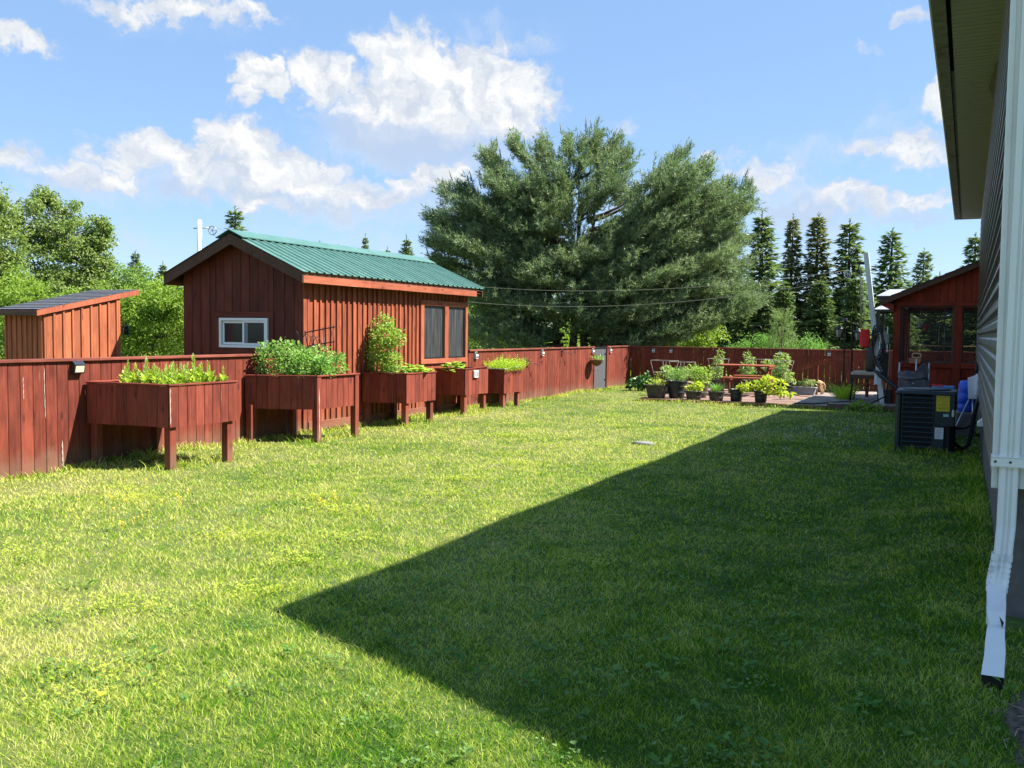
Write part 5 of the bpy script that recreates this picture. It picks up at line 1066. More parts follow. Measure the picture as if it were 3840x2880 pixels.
def feather(cx, cy, cz, n, L, spread):
    a = npr.uniform(0, 2*np.pi, n); o = np.stack([np.cos(a), np.sin(a), np.zeros(n)], 1); D = unit(o*npr.uniform(.05, spread, (n, 1))+np.array([0, 0, 1.0])); l = L*npr.uniform(.6, 1.1, (n, 1)); base = np.array([cx, cy, cz])+o*npr.uniform(0, .03, (n, 1)); P, Q = [], []
    for k in range(7):
        u = .3+.7*k/6; P.append(base+D*l*u+o*(u*u*.25)*l); Q.append(unit(rand_unit(n)*.9+D*.6))
    P, D2 = np.concatenate(P), np.concatenate(Q); S = unit(np.cross(D2, rand_unit(len(D2)))); return leaf_geo(P, D2, S, .05*npr.uniform(.6, 1.2, len(P)), .014, .1)
def carrot():
    t = thing('carrot_plant', 'feathery bright green carrot top in the farthest raised bed', 'plant', (0, 0, 0), 0, 'carrot tops in the farthest raised bed'); tri_obj('fronds', feather(0, 0, 0, 26, .30, .8), M['carrot'], t); return t
C0 = carrot(); k = 0
for i in range(5):
    for j in range(6):
        Mx = Matrix.Translation((-8.80+j*.075, 17.0+i*.16+rnd.uniform(-.04, .04), .70)) @ Matrix.Rotation(rnd.uniform(0, 6), 4, 'Z') @ Matrix.Scale(rnd.uniform(.75, 1.15), 4)
        if k == 0: C0.matrix_basis = Mx; WM[C0.name] = Mx
        else: copy_tree(C0, None, Mx)
        k += 1
# hanging basket by the gate
t = thing('hanging_basket', 'brown half-round wall basket of trailing plants beside the gate', 'basket', (FX, 22.88, .7)); b_ = MB()
b_.lathe([(.02, -.16), (.10, -.13), (.17, -.07), (.20, 0), (.21, .01)], (FX+.2, 22.88, .83), 14, .8, 1.15); b_.build('bowl', plain('coir_liner', (.16, .09, .045), .9, var=.4, scale=30, bmp=.6), t)
b_ = MB(); b_.tube([(FX+.01, 22.88, 1.0), (FX+.2, 22.88, 1.0), (FX+.2, 22.88, .84)], .006, 5); b_.build('bracket', M['black'], t)
plant('basket_flowers', 'small trailing plant with pale flowers in the wall basket', 'plant', (FX+.2, 22.9, .83), [(FX+.2, 22.95, .89, .17, .07), (FX+.22, 23.05, .86, .14, .08)], 170, .05, M['pea'], 3)

# ------------------------------------------------------------------ pots on the deck
def pot(name, label, x, y, z, rt, rb, h, mat, n=18, ang=0.0, ribs=True):
    t = thing(name, label, 'plant pot', (x, y, z)); b_ = MB(); pr = [(rb*.9, 0), (rb, .01)]
    for k in range(1, 6):
        u = k/6; r = rb+(rt-rb)*u
        if ribs and k in (2, 4): pr += [(r-.003, h*u-.008), (r+.005, h*u), (r-.003, h*u+.008)]
        else: pr += [(r, h*u)]
    pr += [(rt*.985, h-.035)]; b_.lathe(pr, (x, y, z), n, smooth=n > 6, ang0=ang); b_.build('body', mat, t)
    b_ = MB(); b_.lathe([(rt*.98, h-.036), (rt*1.04, h-.03), (rt*1.05, h-.004), (rt*1.03, h), (rt*.95, h), (rt*.93, h-.04)], (x, y, z), n, smooth=n > 6, closed=False, ang0=ang); b_.build('rim', mat, t)
    b_ = MB(); b_.lathe([(rt*.94, h-.05), (0, h-.035)], (x, y, z), n, closed=False, ang0=ang); b_.build('soil', M['soil'], t); return t
A4 = math.pi/4; q = math.sqrt(2)
pot('planter_tub', 'square dark tub planter at the left corner of the deck', -6.41, 20.75, DZ, .265*q*.82, .19*q*.82, .31, M['brownplastic'], 4, A4+.05)
plant('weedy_plant', 'pale straw and green stalky plant in the corner tub', 'plant', (-6.41, 20.75, .34), [(-6.5, 20.75, .42, .17, .08), (-6.3, 20.7, .42, .17, .08), (-6.38, 20.8, .55, .1, .12)], 240, .05, M['lettuce'], 10, .4)
pot('tall_pot', 'tall round black pot holding feathery green foliage', -5.98, 20.90, DZ, .235, .165, .41, M['blackplastic'], 22)
t = plant('dill_plant', 'fine feathery green plant in the tall black pot', 'plant', (-5.98, 20.9, .45), [(-5.98, 20.9, .58, .25, .15), (-5.9, 20.9, .68, .2, .12)], 900, .05, M['herb'], 12, .22, .9)
pot('green_pot', 'dark pot behind the tall black pot, full of large leafy herbs', -5.62, 21.5, DZ, .22, .17, .33, M['brownplastic'])
plant('leafy_herb', 'large rounded light green leafy plant behind the tall black pot', 'plant', (-5.62, 21.5, .36), [(-5.6, 21.5, .55, .30, .2), (-5.75, 21.5, .72, .2, .12), (-5.45, 21.45, .66, .2, .14)], 800, .06, M['bush'], 10, .6)
pot('back_pot', 'dark pot at the left back of the deck inside a wire cage', -7.0+.35, 22.6, DZ, .2, .15, .3, M['brownplastic'])
plant('bushy_plant', 'bushy green plant inside the left wire cage', 'plant', (-6.65, 22.6, .33), [(-6.55, 22.5, .5, .22, .16), (-6.7, 22.6, .62, .18, .14), (-6.2, 22.4, .56, .2, .14)], 500, .07, M['tomato'], 8)
pot('small_tub', 'low dark tub of yellow-green lettuce at the front of the deck', -5.515, 20.66, DZ, .195, .15, .205, M['brownplastic'], 20)
plant('lettuce_tub', 'loose yellow-green lettuce in the low front tub', 'plant', (-5.51, 20.66, .25), [(-5.58, 20.66, .30, .11, .07), (-5.42, 20.64, .36, .11, .1)], 130, .085, M['lime'], 4, .7)
pot('chive_tub', 'low dark tub of grassy chives at the front of the deck', -5.005, 20.66, DZ, .18, .14, .215, M['brownplastic'], 20)
spiky('chives', 'spiky clump of green chives in the low dark tub', 'plant', (-5.005, 20.66, .25), 260, .30, .008, .9, M['herb'])
pot('black_pot', 'black pot with a leafy plant leaning out to its right', -4.58, 20.75, DZ, .15, .12, .275, M['blackplastic'])
plant('leaning_plant', 'yellow-green plant leaning out of the black pot', 'plant', (-4.55, 20.75, .32), [(-4.45, 20.70, .36, .12, .09), (-4.30, 20.66, .40, .11, .1), (-4.33, 20.62, .22, .1, .1)], 170, .085, M['lime'], 5, .6)
pot('front_pot', 'black pot almost hidden by a yellow trailing plant', -4.03, 20.68, DZ, .15, .12, .26, M['blackplastic'])
plant('yellow_plant', 'big bright yellow-green plant spilling from a pot onto the deck', 'plant', (-4.0, 20.68, .3), [(-3.98, 20.66, .42, .2, .12), (-3.85, 20.66, .55, .15, .1), (-3.62, 20.6, .46, .14, .12), (-3.62, 20.58, .2, .16, .1), (-3.78, 20.55, .16, .14, .08), (-3.4, 20.55, .12, .12, .05)], 430, .10, M['lime'], 8, .6)
pot('large_pot', 'large dark pot with a caged tomato, right of the picnic table', -4.09, 23.85, DZ, .21, .16, .31, M['blackplastic'], 20)
TG = 'tomato plants at the back of the deck'
def tomato(x, y, z, h, label, n=620, w=.235):
    bl = [(x+rnd.uniform(-.05, .05), y, z+h*u, w*(1.05-.6*u)*rnd.uniform(.8, 1.1), h*.14) for u in (.15, .35, .55, .75, .93)]
    return plant('tomato_plant', label, 'plant', (x, y, z), bl, n, .08, M['tomato'], 8, .42, .2, drop=.3)
tomato(-4.12, 23.85, .36, .68, 'tomato plant in the large dark pot right of the picnic table')
tomato(-5.85, 24.3, .36, .75, 'tall tomato plant left of the picnic table', 420, .24)
tomato(-5.15, 24.7, .34, .72, 'tomato plant rising behind the left of the picnic table')
tomato(-4.72, 24.8, .34, .52, 'shorter tomato plant behind the middle of the picnic table')
tomato(-4.40, 24.6, .34, .70, 'tomato plant rising behind the right end of the picnic table')
for x, y, lb in ((-5.85, 24.3, 'dark pot of the tall tomato left of the picnic table'), (-5.15, 24.7, 'dark pot behind the left table legs'), (-4.72, 24.8, 'dark pot behind the table benches'), (-4.40, 24.6, 'dark pot behind the right table legs')): pot('tomato_pot', lb, x, y, DZ, .2, .15, .29, M['brownplastic'])
def cage(x, y, z0, r, h, label):
    t = thing('tomato_cage', label, 'wire cage', (x, y, z0), 0, 'wire tomato cages on the deck')
    for zz, rr in ((h, r), (h*.62, r*.82), (h*.28, r*.66)):
        b_ = MB(); b_.tube([(x+rr*math.cos(a), y+rr*math.sin(a), z0+zz) for a in [2*math.pi*k/18 for k in range(19)]], .0045, 4, False); b_.build('ring', M['wire'], t)
    for k in range(4): a = .4+k*math.pi/2; b_ = MB(); b_.tube([(x+r*math.cos(a), y+r*math.sin(a), z0+h), (x+r*.4*math.cos(a), y+r*.4*math.sin(a), z0-.04)], .0045, 4); b_.build('upright', M['wire'], t)
cage(-7.0, 23.3, .05, .36, .80, 'wide wire cage at the left end, over the hostas'); cage(-6.42, 22.9, .05, .33, .79, 'wire cage second from the left, behind the tall black pot')
cage(-5.85, 24.3, .3, .28, .6, 'wire cage round the tall tomato left of the table'); cage(-4.12, 23.85, .3, .26, .6, 'wire cage in the large pot right of the table'); cage(-4.9, 24.75, .3, .36, .6, 'wire cage behind the picnic table')
t = thing('trough_planter', 'long grey trough planter on the deck near the dog', 'planter', (-3.645, 24.05, DZ)); b_ = MB()
b_.prism([(-.26, 0), (.26, 0), (.30, .165), (-.30, .165)], (-3.645, 23.95, DZ), (1, 0, 0), (0, 0, 1), (0, .22, 0)); b_.build('body', M['greyplastic'], t)
b_ = MB(); b_.cbox(-3.96, -3.33, 23.93, 24.19, DZ+.166, DZ+.195, .008); b_.build('rim', M['greyplastic'], t)
plant('trough_seedlings', 'small green seedlings growing in the grey trough', 'plant', (-3.64, 24.05, .25), [(-3.8, 24.05, .33, .1, .05), (-3.6, 24.05, .36, .13, .06), (-3.45, 24.05, .37, .1, .06)], 120, .085, M['tomato'], 7, .5)
t = thing('half_barrel', 'weathered brown wooden tub between the pots', 'planter', (-6.15, 23.6, DZ)); b_ = MB(); b_.lathe([(.22, 0), (.27, .15), (.28, .27), (.25, .27), (.24, .22), (0, .23)], (-6.15, 23.2, DZ), 14, closed=False); b_.build('staves', M['tan_wood'], t); b_ = MB(); b_.lathe([(.265, .07), (.277, .10), (.268, .10)], (-6.15, 23.2, DZ), 14, closed=False); b_.build('hoop', M['black'], t)
plant('hosta', 'dark green broad-leaved hosta in the shaded fence corner', 'plant', (-7.9, 23.9, 0), [(-7.95, 23.9, .16, .24, .13), (-7.75, 23.85, .26, .22, .14), (-7.7, 23.95, .40, .14, .1)], 170, .15, M['hosta'], 5, .75, .2, drop=.3)
spiky('daylily', 'arching daylily clump with long strappy leaves by the lamp posts', 'plant', (-2.46, 22.0, .1), 150, .62, .026, .95, M['carrot'], bend=.55)
plant('weed_clump', 'leafy green weeds at the foot of the leaning white post', 'plant', (-1.85, 20.35, .0), [(-1.95, 20.35, .09, .2, .09), (-1.7, 20.3, .07, .2, .07), (-2.1, 20.3, .05, .15, .05)], 240, .09, M['bush'], 0, .5)

# ------------------------------------------------------------------ picnic table
pt = thing('picnic_table', 'small dark red picnic table with two benches on the deck', 'table', (-4.87, 23.1, DZ))
for k in range(5): board('top_board', pt, M['trim'], (-5.52, 22.84+k*.135, .785), (1, 0, 0), (0, 1, 0), 1.27, .13, .034)
for x in (-5.36, -4.32):
    for s_ in (-1, 1): plank('leg', pt, M['bed'], (x, 23.11+s_*.42, DZ), (x, 23.11+s_*.12, .765), .10, .04, (0, 1, 0))
    board('cross_rail', pt, M['bed'], (x+.04, 22.45, .44), (0, 1, 0), (0, 0, 1), 1.32, .085, .035); board('cross_rail', pt, M['bed'], (x+.04, 22.82, .74), (0, 1, 0), (0, 0, 1), .56, .07, .035)
    sx = 1 if x < -5 else -1; plank('brace', pt, M['bed'], (x+.06*sx, 23.1, .57), (x+.30*sx, 23.1, .76), .07, .035, (0, 0, 1))
for y in (22.48, 23.72):
    for k in (0, 1): board('seat_board', pt, M['trim'], (-5.30, y+(k-.5)*.135, .50), (1, 0, 0), (0, 1, 0), .92, .13, .032)

# ------------------------------------------------------------------ bench, bag, lamp posts, clothes line
bh = thing('bench', 'low wooden bench with a beige seat pad and black legs', 'bench', (-2.0, 21.9, DZ2))
for k in range(2): board('apron', bh, M['rake'], (-2.24, 21.42+k*.86, .655), (1, 0, 0), (0, 0, 1), .52, .085, .025)
for x in (-2.24, -1.72): board('apron', bh, M['rake'], (x, 21.435, .655), (0, 1, 0), (0, 0, 1), .83, .085, .025)
b_ = MB(); b_.cbox(-2.26, -1.70, 21.40, 22.30, .70, .765, .02); b_.build('seat_pad', plain('beige_pad', (.40, .35, .26), .85, var=.12, scale=8), bh)
for (x, y, dx) in ((-2.22, 21.46, -.05), (-1.74, 21.46, .05), (-2.22, 22.24, -.05), (-1.74, 22.24, .05)): b_ = MB(); b_.tube([(x, y, .65), (x+dx, y, DZ2-.0)], [.022, .016], 6); b_.build('leg', M['black'], bh)
bg_ = thing('black_bag', 'black zipped bag standing on the bench by the white post', 'bag', (-1.86, 21.75, .77))
b_ = MB(); b_.lathe([(.0, 0), (.13, .0), (.15, .05), (.145, .35), (.12, .50), (.06, .56), (0, .57)], (-1.86, 21.75, .768), 14, 1.0, .7); b_.build('body', M['canvas'] if False else M['blackplastic'], bg_); b_ = MB(); b_.tube([(-1.9, 21.75, 1.32), (-1.86, 21.75, 1.40), (-1.82, 21.75, 1.32)], .012, 6); b_.build('handle', M['black'], bg_)
def lamp(x, y, top, side, label, cap):
    t = thing('lamp_post', label, 'lamp post', (x, y, DZ)); b_ = MB(); b_.lathe([(.09, 0), (.09, .02), (.045, .05), (.04, .35), (.022, .40), (.02, top-DZ-.02), (.028, top-DZ)], (x, y, DZ), 10); b_.build('pole', M['black'], t)
    if cap: b_ = MB(); b_.cbox(x-.07, x+.05, y-.05, y+.05, top-.02, top+.04, .01, None); b_.build('solar_cap', M['panelblack'], t)
    cx = x+side*.125; zt = top-.13; b_ = MB(); pts = [(x, y, top-.06)]+[(x+side*(.0625-.0625*math.cos(a)), y, top-.06+.055*math.sin(a)) for a in [math.pi*k/8 for k in range(1, 9)]]+[(cx, y, zt)]; b_.tube(pts, .009, 6); b_.build('arm', M['black'], t)
    ln_ = link('lantern', None, t, Matrix.Translation((cx, y, zt)))
    b_ = MB(); b_.lathe([(.0, .02), (.03, .0), (.055, -.035), (.115, -.07), (.115, -.08), (.0, -.075)], (cx, y, zt), 8); b_.build('hood', M['black'], ln_)
    b_ = MB(); b_.lathe([(.085, -.08), (.095, -.12), (.06, -.25), (.04, -.27)], (cx, y, zt), 8); b_.build('glass', plain('lantern_glass', (.30, .29, .25), .1, spec=.7), ln_)
    b_ = MB()
    for k in range(8): a = 2*math.pi*k/8; b_.tube([(cx+.090*math.cos(a), y+.090*math.sin(a), zt-.08), (cx+.101*math.cos(a), y+.101*math.sin(a), zt-.12), (cx+.065*math.cos(a), y+.065*math.sin(a), zt-.25)], .006, 4)
    b_.lathe([(.055, -.25), (.05, -.28), (.02, -.31), (.012, -.36), (0, -.37)], (cx, y, zt), 8); b_.build('cage', M['black'], ln_)
lamp(-2.54, 22.5, 1.90, -1, 'left black lamp post with a solar cap, its lantern hanging to the left', True); lamp(-2.385, 22.62, 1.83, 1, 'right black lamp post, its lantern hanging to the right', False)
wp = thing('clothesline_post', 'leaning white painted wooden clothesline post beside the step deck', 'post', (-1.56, 21.0, 0))
plank('post', wp, M['greywood'], (-1.555, 20.98, -.05), (-1.99, 20.98, 3.28), .10, .09, (1, 0, 0))
b_ = MB(); b_.cbox(-2.16, -2.0, 20.94, 21.0, 3.04, 3.10, .006); b_.tube([(-2.10, 20.95, 3.07), (-2.14, 20.9, 2.92), (-2.24, 20.85, 2.87)], .014, 6); b_.build('bracket', M['black'], wp)
def pulley(parent, c, r, ax):
    b_ = MB(); Mx = Matrix.Translation(c) @ Vector(ax).to_track_quat('Z', 'Y').to_matrix().to_4x4()
    pr = [(r*.82, -.012), (r, -.016), (r*.93, 0), (r, .016), (r*.82, .012)]; b_.lathe(pr+[pr[0]], (0, 0, 0), 20, closed=False, M=Mx); b_.lathe([(0, -.018), (r*.2, -.018), (r*.2, .018), (0, .018)], (0, 0, 0), 10, M=Mx)
    for k in range(5): a = 2*math.pi*k/5; b_.tube([Mx @ Vector((0, 0, 0)), Mx @ Vector((r*.86*math.cos(a), r*.86*math.sin(a), 0))], .008, 4)
    return b_.build('pulley', M['steel'], parent)
pulley(wp, (-2.32, 20.82, 2.83), .088, (.35, .93, 0))
b_ = MB(); b_.tube([(-2.085, 20.95, 2.95), (-2.05, 20.95, 1.72)], .010, 6); b_.tube([(-2.045, 20.95, 2.72), (-2.03, 20.93, 1.95), (-2.05, 20.93, 1.70)], .007, 5); b_.build('rope', M['rope'], wp)
b_ = MB(); b_.tube([(-1.82, 20.95, 1.86), (-2.0, 20.93, 1.86), (-2.02, 20.93, 1.80)], .012, 6); b_.build('hook', M['black'], wp)
rb = thing('red_bag', 'red fabric clothes-peg bag hanging on the white post', 'bag', (-1.95, 20.9, 1.31)); n1, n2 = 12, 14; vs = []; fs = []
for j in range(n2+1):
    v = j/n2; hw = .095+.012*math.sin(v*3)-.01*v; dp = .055*(1-v*.75)
    for i in range(n1): a = 2*math.pi*i/n1; c_, s_ = math.cos(a), math.sin(a); vs.append((-1.945+hw*math.copysign(abs(c_)**.6, c_)-.01*v, 20.88+dp*math.copysign(abs(s_)**.8, s_)+.008*math.sin(v*9+i), 1.31+.37*v-.012*abs(c_)*(1-v)))
for j in range(n2):
    for i in range(n1): fs.append((j*n1+i, j*n1+(i+1) % n1, (j+1)*n1+(i+1) % n1, (j+1)*n1+i))
fs.append(tuple(range(n1-1, -1, -1))); b_ = MB(); b_.add(vs, fs, True); b_.build('body', plain('red_fabric', (.60, .018, .02), .75, var=.15, scale=14, bmp=.3), rb)
b_ = MB(); b_.tube([(-2.02, 20.88, 1.67), (-1.97, 20.9, 1.78), (-1.93, 20.9, 1.78), (-1.88, 20.88, 1.67)], .008, 5); b_.build('hanger', M['steel'], rb)
gh = thing('garden_hose', 'black hose coiled and draped on the white post', 'hose', (-1.65, 20.9, 1.2)); b_ = MB(); pts = []
for k in range(60): a = k*R_(30); pts.append((-1.66+.10*math.cos(a)+.01*math.sin(k*.7)-.001*k, 20.86+.02*math.sin(k*1.9), 1.22+.36*math.sin(a)+.004*k))
pts += [(-1.72, 20.84, 1.0), (-1.60, 20.8, .8), (-1.45, 20.75, .62), (-1.5, 20.6, .3), (-1.75, 20.5, .16), (-2.3, 20.7, .16), (-2.9, 20.6, .09), (-3.3, 20.55, .085)]
b_.tube(pts, .017, 6); b_.build('hose', M['blackplastic'], gh)
t = thing('closed_umbrella', 'black closed umbrella leaning against the porch corner', 'umbrella', (-1.3, 20.6, .3)); b_ = MB(); b_.tube([(-1.75, 20.78, .84), (-1.62, 20.74, .74), (-1.3, 20.6, .50), (-1.12, 20.5, .36)], [.02, .055, .045, .012], 8); b_.build('canopy', M['black'], t); b_ = MB(); b_.tube([(-1.12, 20.5, .36), (-1.0, 20.45, .27)], .008, 5); b_.build('tip', M['steel'], t)
t = thing('white_rag', 'white cloth hung on the leaning white post', 'cloth', (-1.68, 20.9, .6)); b_ = MB(); vs = []; fs = []
for j in range(9):
    for i in range(5): u, v = i/4, j/8; vs.append((-1.75+.14*u+.02*v, 20.90+.012*math.sin(u*9+v*3), .52+.32*v+.015*math.sin(u*5)*(1-v)))
for j in range(8):
    for i in range(4): a = j*5+i; fs.append((a, a+1, a+6, a+5))
n = len(vs); b_.add(vs+[(x, y-.012, z) for x, y, z in vs], fs+[tuple(n+k for k in reversed(f)) for f in fs], True); b_.build('cloth', plain('white_cotton', (.72, .72, .74), .85, var=.04), t)
t = thing('folded_chairs', 'grey and white folded garden chair standing behind the white post', 'chair', (-1.62, 21.7, DZ2)); b_ = MB(); b_.cbox(-1.72, -1.52, 21.66, 21.74, 1.38, 1.60, .02); b_.build('backrest', M['greyplastic'], t)
for x in (-1.70, -1.55): b_ = MB(); b_.tube([(x, 21.7, DZ2), (x-.02, 21.7, 1.75 if x > -1.6 else 1.42)], .016, 6); b_.build('leg', M['whiteplastic'], t)
b_ = MB(); b_.cbox(-1.70, -1.5, 21.6, 21.68, .6, 1.2, .01); b_.build('seat', M['black'], t)
t = thing('broom', 'light wooden broom handle leaning by the porch corner', 'broom', (-1.5, 21.1, DZ2)); plank('handle', t, M['tan_wood'], (-1.49, 21.08, .4), (-1.47, 21.12, 1.38), .025, .025, (1, 0, 0)); b_ = MB(); b_.cbox(-1.58, -1.40, 21.03, 21.1, DZ2, .42, .02); b_.build('bristles', M['black'], t)
pw = thing('clothesline_pole', 'slim white pole with a pulley beyond the green-roofed shed', 'pole', (-22.16, 22.57, 0)); b_ = MB(); b_.lathe([(.085, 0), (.075, 4.98), (0, 5.0)], (-22.16, 22.57, 0), 12); b_.build('pole', M['white'], pw); b_ = MB(); b_.tube([(-22.34, 22.5, 4.72), (-21.90, 22.72, 4.74)], .018, 6); b_.build('arm', M['steel'], pw)
pulley(pw, (-21.79, 22.75, 4.66), .15, (.3, -.95, 0))
cl_ = thing('clothesline', 'two sagging clothesline wires running from the white post past the pine', 'clothesline', (-10, 21.8, 2.5))
A0, B0 = Vector((-2.32, 20.82, 2.83)), Vector((-21.79, 22.75, 4.66))
for dz0, dz1, sag in ((.088, .14, 1.10), (-.088, -.14, 1.30)):
    pts = []
    for k in range(41): u = k/40; p = A0.lerp(B0, u); p.z += dz0*(1-u)+dz1*u-sag*4*u*(1-u); pts.append(p)
    b_ = MB(); b_.tube(pts, .0075, 4); b_.build('line', M['rope'], cl_)
def shepherd(x, y, zt, dx, label):
    t = thing('shepherd_hook', label, 'hook', (x, y, 0), 0, 'shepherd hooks beyond the far fence'); b_ = MB(); r = dx/2; pts = [(x, y, 0), (x, y, zt-abs(r))]+[(x+r-r*math.cos(a), y, zt-abs(r)+abs(r)*math.sin(a)) for a in [math.pi*k/10 for k in range(1, 10)]]+[(x+dx+.03, y, zt-abs(r)-.06)]; b_.tube(pts, .011, 5); b_.build('rod', M['black'], t)
shepherd(-7.03, 26.6, 1.56, .24, 'thin black shepherd hook above the far fence, leftmost and lowest'); shepherd(-6.44, 26.6, 1.70, .27, 'thin black shepherd hook above the far fence, middle one'); shepherd(-5.47, 26.6, 1.80, .27, 'thin black shepherd hook above the far fence, by the young pine')

# ------------------------------------------------------------------ dog: hindquarters up, nose down behind the trough
def skin_body(name, nodes, edges, mat, parent, sub=2):
    me = bpy.data.meshes.new(name); me.from_pydata([n[0] for n in nodes], edges, []); o = bpy.data.objects.new(name, me); col.objects.link(o)
    mo = o.modifiers.new('skin', 'SKIN'); sv = me.skin_vertices[0].data
    for v, n in zip(sv, nodes): v.radius = (n[1], n[1])
    sv[0].use_root = True; ms = o.modifiers.new('sub', 'SUBSURF'); ms.levels = ms.render_levels = sub
    m2 = bpy.data.meshes.new_from_object(o.evaluated_get(bpy.context.evaluated_depsgraph_get())); bpy.data.objects.remove(o)
    m2.materials.clear(); m2.materials.append(mat); m2.polygons.foreach_set('use_smooth', [True]*len(m2.polygons))
    Mi = WM[parent.name].inverted(); m2.transform(Mi); return link(name, m2, parent, WM[parent.name].copy())
dg_ = thing('dog', 'small tan dog nosing the deck beside the grey trough', 'dog', (-3.45, 24.6, DZ)); z0 = DZ
M['fur'] = plain('tan_fur', (.46, .29, .155), .9, var=.25, scale=30, bmp=.5); M['furpale'] = plain('pale_fur', (.52, .40, .26), .9)
nodes = [((-3.36, 24.6, z0+.24), .085), ((-3.48, 24.6, z0+.26), .08), ((-3.62, 24.6, z0+.235), .088), ((-3.72, 24.6, z0+.19), .06), ((-3.79, 24.6, z0+.13), .05), ((-3.85, 24.6, z0+.085), .032), ((-3.90, 24.6, z0+.06), .022),
         ((-3.29, 24.6, z0+.24), .035), ((-3.24, 24.6, z0+.17), .022), ((-3.235, 24.6, z0+.09), .012),
         ((-3.37, 24.54, z0+.17), .05), ((-3.34, 24.53, z0+.10), .026), ((-3.30, 24.53, z0+.065), .018), ((-3.315, 24.53, z0+.02), .018), ((-3.34, 24.53, z0+.012), .016),
         ((-3.35, 24.66, z0+.17), .05), ((-3.32, 24.67, z0+.10), .026), ((-3.28, 24.67, z0+.065), .018), ((-3.295, 24.67, z0+.02), .018), ((-3.32, 24.67, z0+.012), .016),
         ((-3.63, 24.55, z0+.14), .036), ((-3.63, 24.54, z0+.075), .022), ((-3.63, 24.54, z0+.02), .018), ((-3.65, 24.54, z0+.012), .016),
         ((-3.60, 24.65, z0+.14), .036), ((-3.60, 24.66, z0+.075), .022), ((-3.60, 24.66, z0+.02), .018), ((-3.62, 24.66, z0+.012), .016)]
edges = [(0, 1), (1, 2), (2, 3), (3, 4), (4, 5), (5, 6), (0, 7), (7, 8), (8, 9), (0, 10), (10, 11), (11, 12), (12, 13), (13, 14), (0, 15), (15, 16), (16, 17), (17, 18), (18, 19), (2, 20), (20, 21), (21, 22), (22, 23), (2, 24), (24, 25), (25, 26), (26, 27)]
nodes = [((x+.06, y-.22, DZ+(z-DZ)*1.22), r_*1.2) for (x, y, z), r_ in nodes]
skin_body('body', nodes, edges, M['fur'], dg_)
for s_ in (-1, 1):
    b_ = MB(); b_.lathe([(0, -.05), (.02, -.035), (.024, 0), (.012, .03), (0, .035)], (0, 0, 0), 8, 1, .35, M=Matrix.Translation((-3.715, 24.38+s_*.06, z0+.165)) @ Matrix.Rotation(s_*.3, 4, 'X')); b_.build('ear', M['fur'], dg_)
# ------------------------------------------------------------------ trees
M['pine'] = leafmat('pine_needles', [(.042, .088, .05), (.155, .215, .108), (.34, .39, .20)], .3, .8, rough=.45, tcol=(1.0, 1.25, .75))
M['spruce'] = leafmat('spruce_needles', [(0.054, 0.100, 0.052), (0.135, 0.203, 0.088), (0.254, 0.317, 0.134)], .3, .7, rough=.5)
M['spruce_brown'] = leafmat('browned_spruce_needles', [(0.072, 0.098, 0.048), (0.169, 0.195, 0.090), (0.304, 0.293, 0.143)], .3, .7, rough=.5)
M['birch_leaf'] = leafmat('birch_leaves', [(0.081, 0.156, 0.036), (0.169, 0.250, 0.070), (0.311, 0.375, 0.132)], .38, .55)
M['willow_leaf'] = leafmat('willow_leaves', [(.13, .22, .03), (.22, .33, .045), (.33, .42, .09)], .42, .7)
M['mid_leaf'] = leafmat('mixed_leaves', [(0.101, 0.203, 0.038), (0.176, 0.297, 0.061), (0.297, 0.405, 0.095)], .38, .5)
M['far_leaf'] = leafmat('far_forest_leaves', [(0.054, 0.115, 0.041), (0.108, 0.189, 0.061), (0.189, 0.257, 0.095)], .25, .12)
M['young_pine'] = leafmat('young_pine_needles', [(.12, .20, .07), (.21, .30, .12), (.32, .40, .18)], .3, 1.5)
M['pinebark'] = plain('pine_bark', (.085, .065, .052), .95, var=.45, scale=9, bmp=.8); M['birchbark'] = plain('birch_bark', (.50, .49, .45), .8, var=.15, scale=6, dirt=((.1, .1, .09), .8))
def limb_path(a, b, rise, n=7, wob=.12):
    a, b = Vector(a), Vector(b); pts = []
    for k in range(n):
        u = k/(n-1); p = a.lerp(b, u); p.z += rise*math.sin(math.pi*u)*.5; w = wob*math.sin(math.pi*u); pts.append(p+Vector((rnd.uniform(-w, w), rnd.uniform(-w, w), rnd.uniform(-w, w)*.5)))
    return pts
def tufts(P, D, ln, nside, nneedle, nl, nw, spread=.8):
    """needle-clad shoots: P spray bases, D directions"""
    n = len(P); A, Q, SL = [P+D*ln[:, None]*.75], [D], [np.full(n, .30)]
    for k in range(nside):
        u = npr.uniform(.1, .95, (n, 1)); q_ = unit(D+rand_unit(n)*spread+np.array([0, 0, .28])); A.append(P+D*ln[:, None]*u); Q.append(q_); SL.append(npr.uniform(.16, .30, n))
    A, Q, SL = np.concatenate(A), np.concatenate(Q), np.concatenate(SL); m_ = len(A)
    A = np.repeat(A, nneedle, 0); Q = np.repeat(Q, nneedle, 0); SL = np.repeat(SL, nneedle); u = npr.uniform(0, 1, m_*nneedle)
    B = A+Q*(SL*u)[:, None]; Dn = unit(Q*.85+rand_unit(len(B))*.75); S = perp(Dn); return tri_geo(B, Dn, S, nl*npr.uniform(.7, 1.2, len(B)), nw)
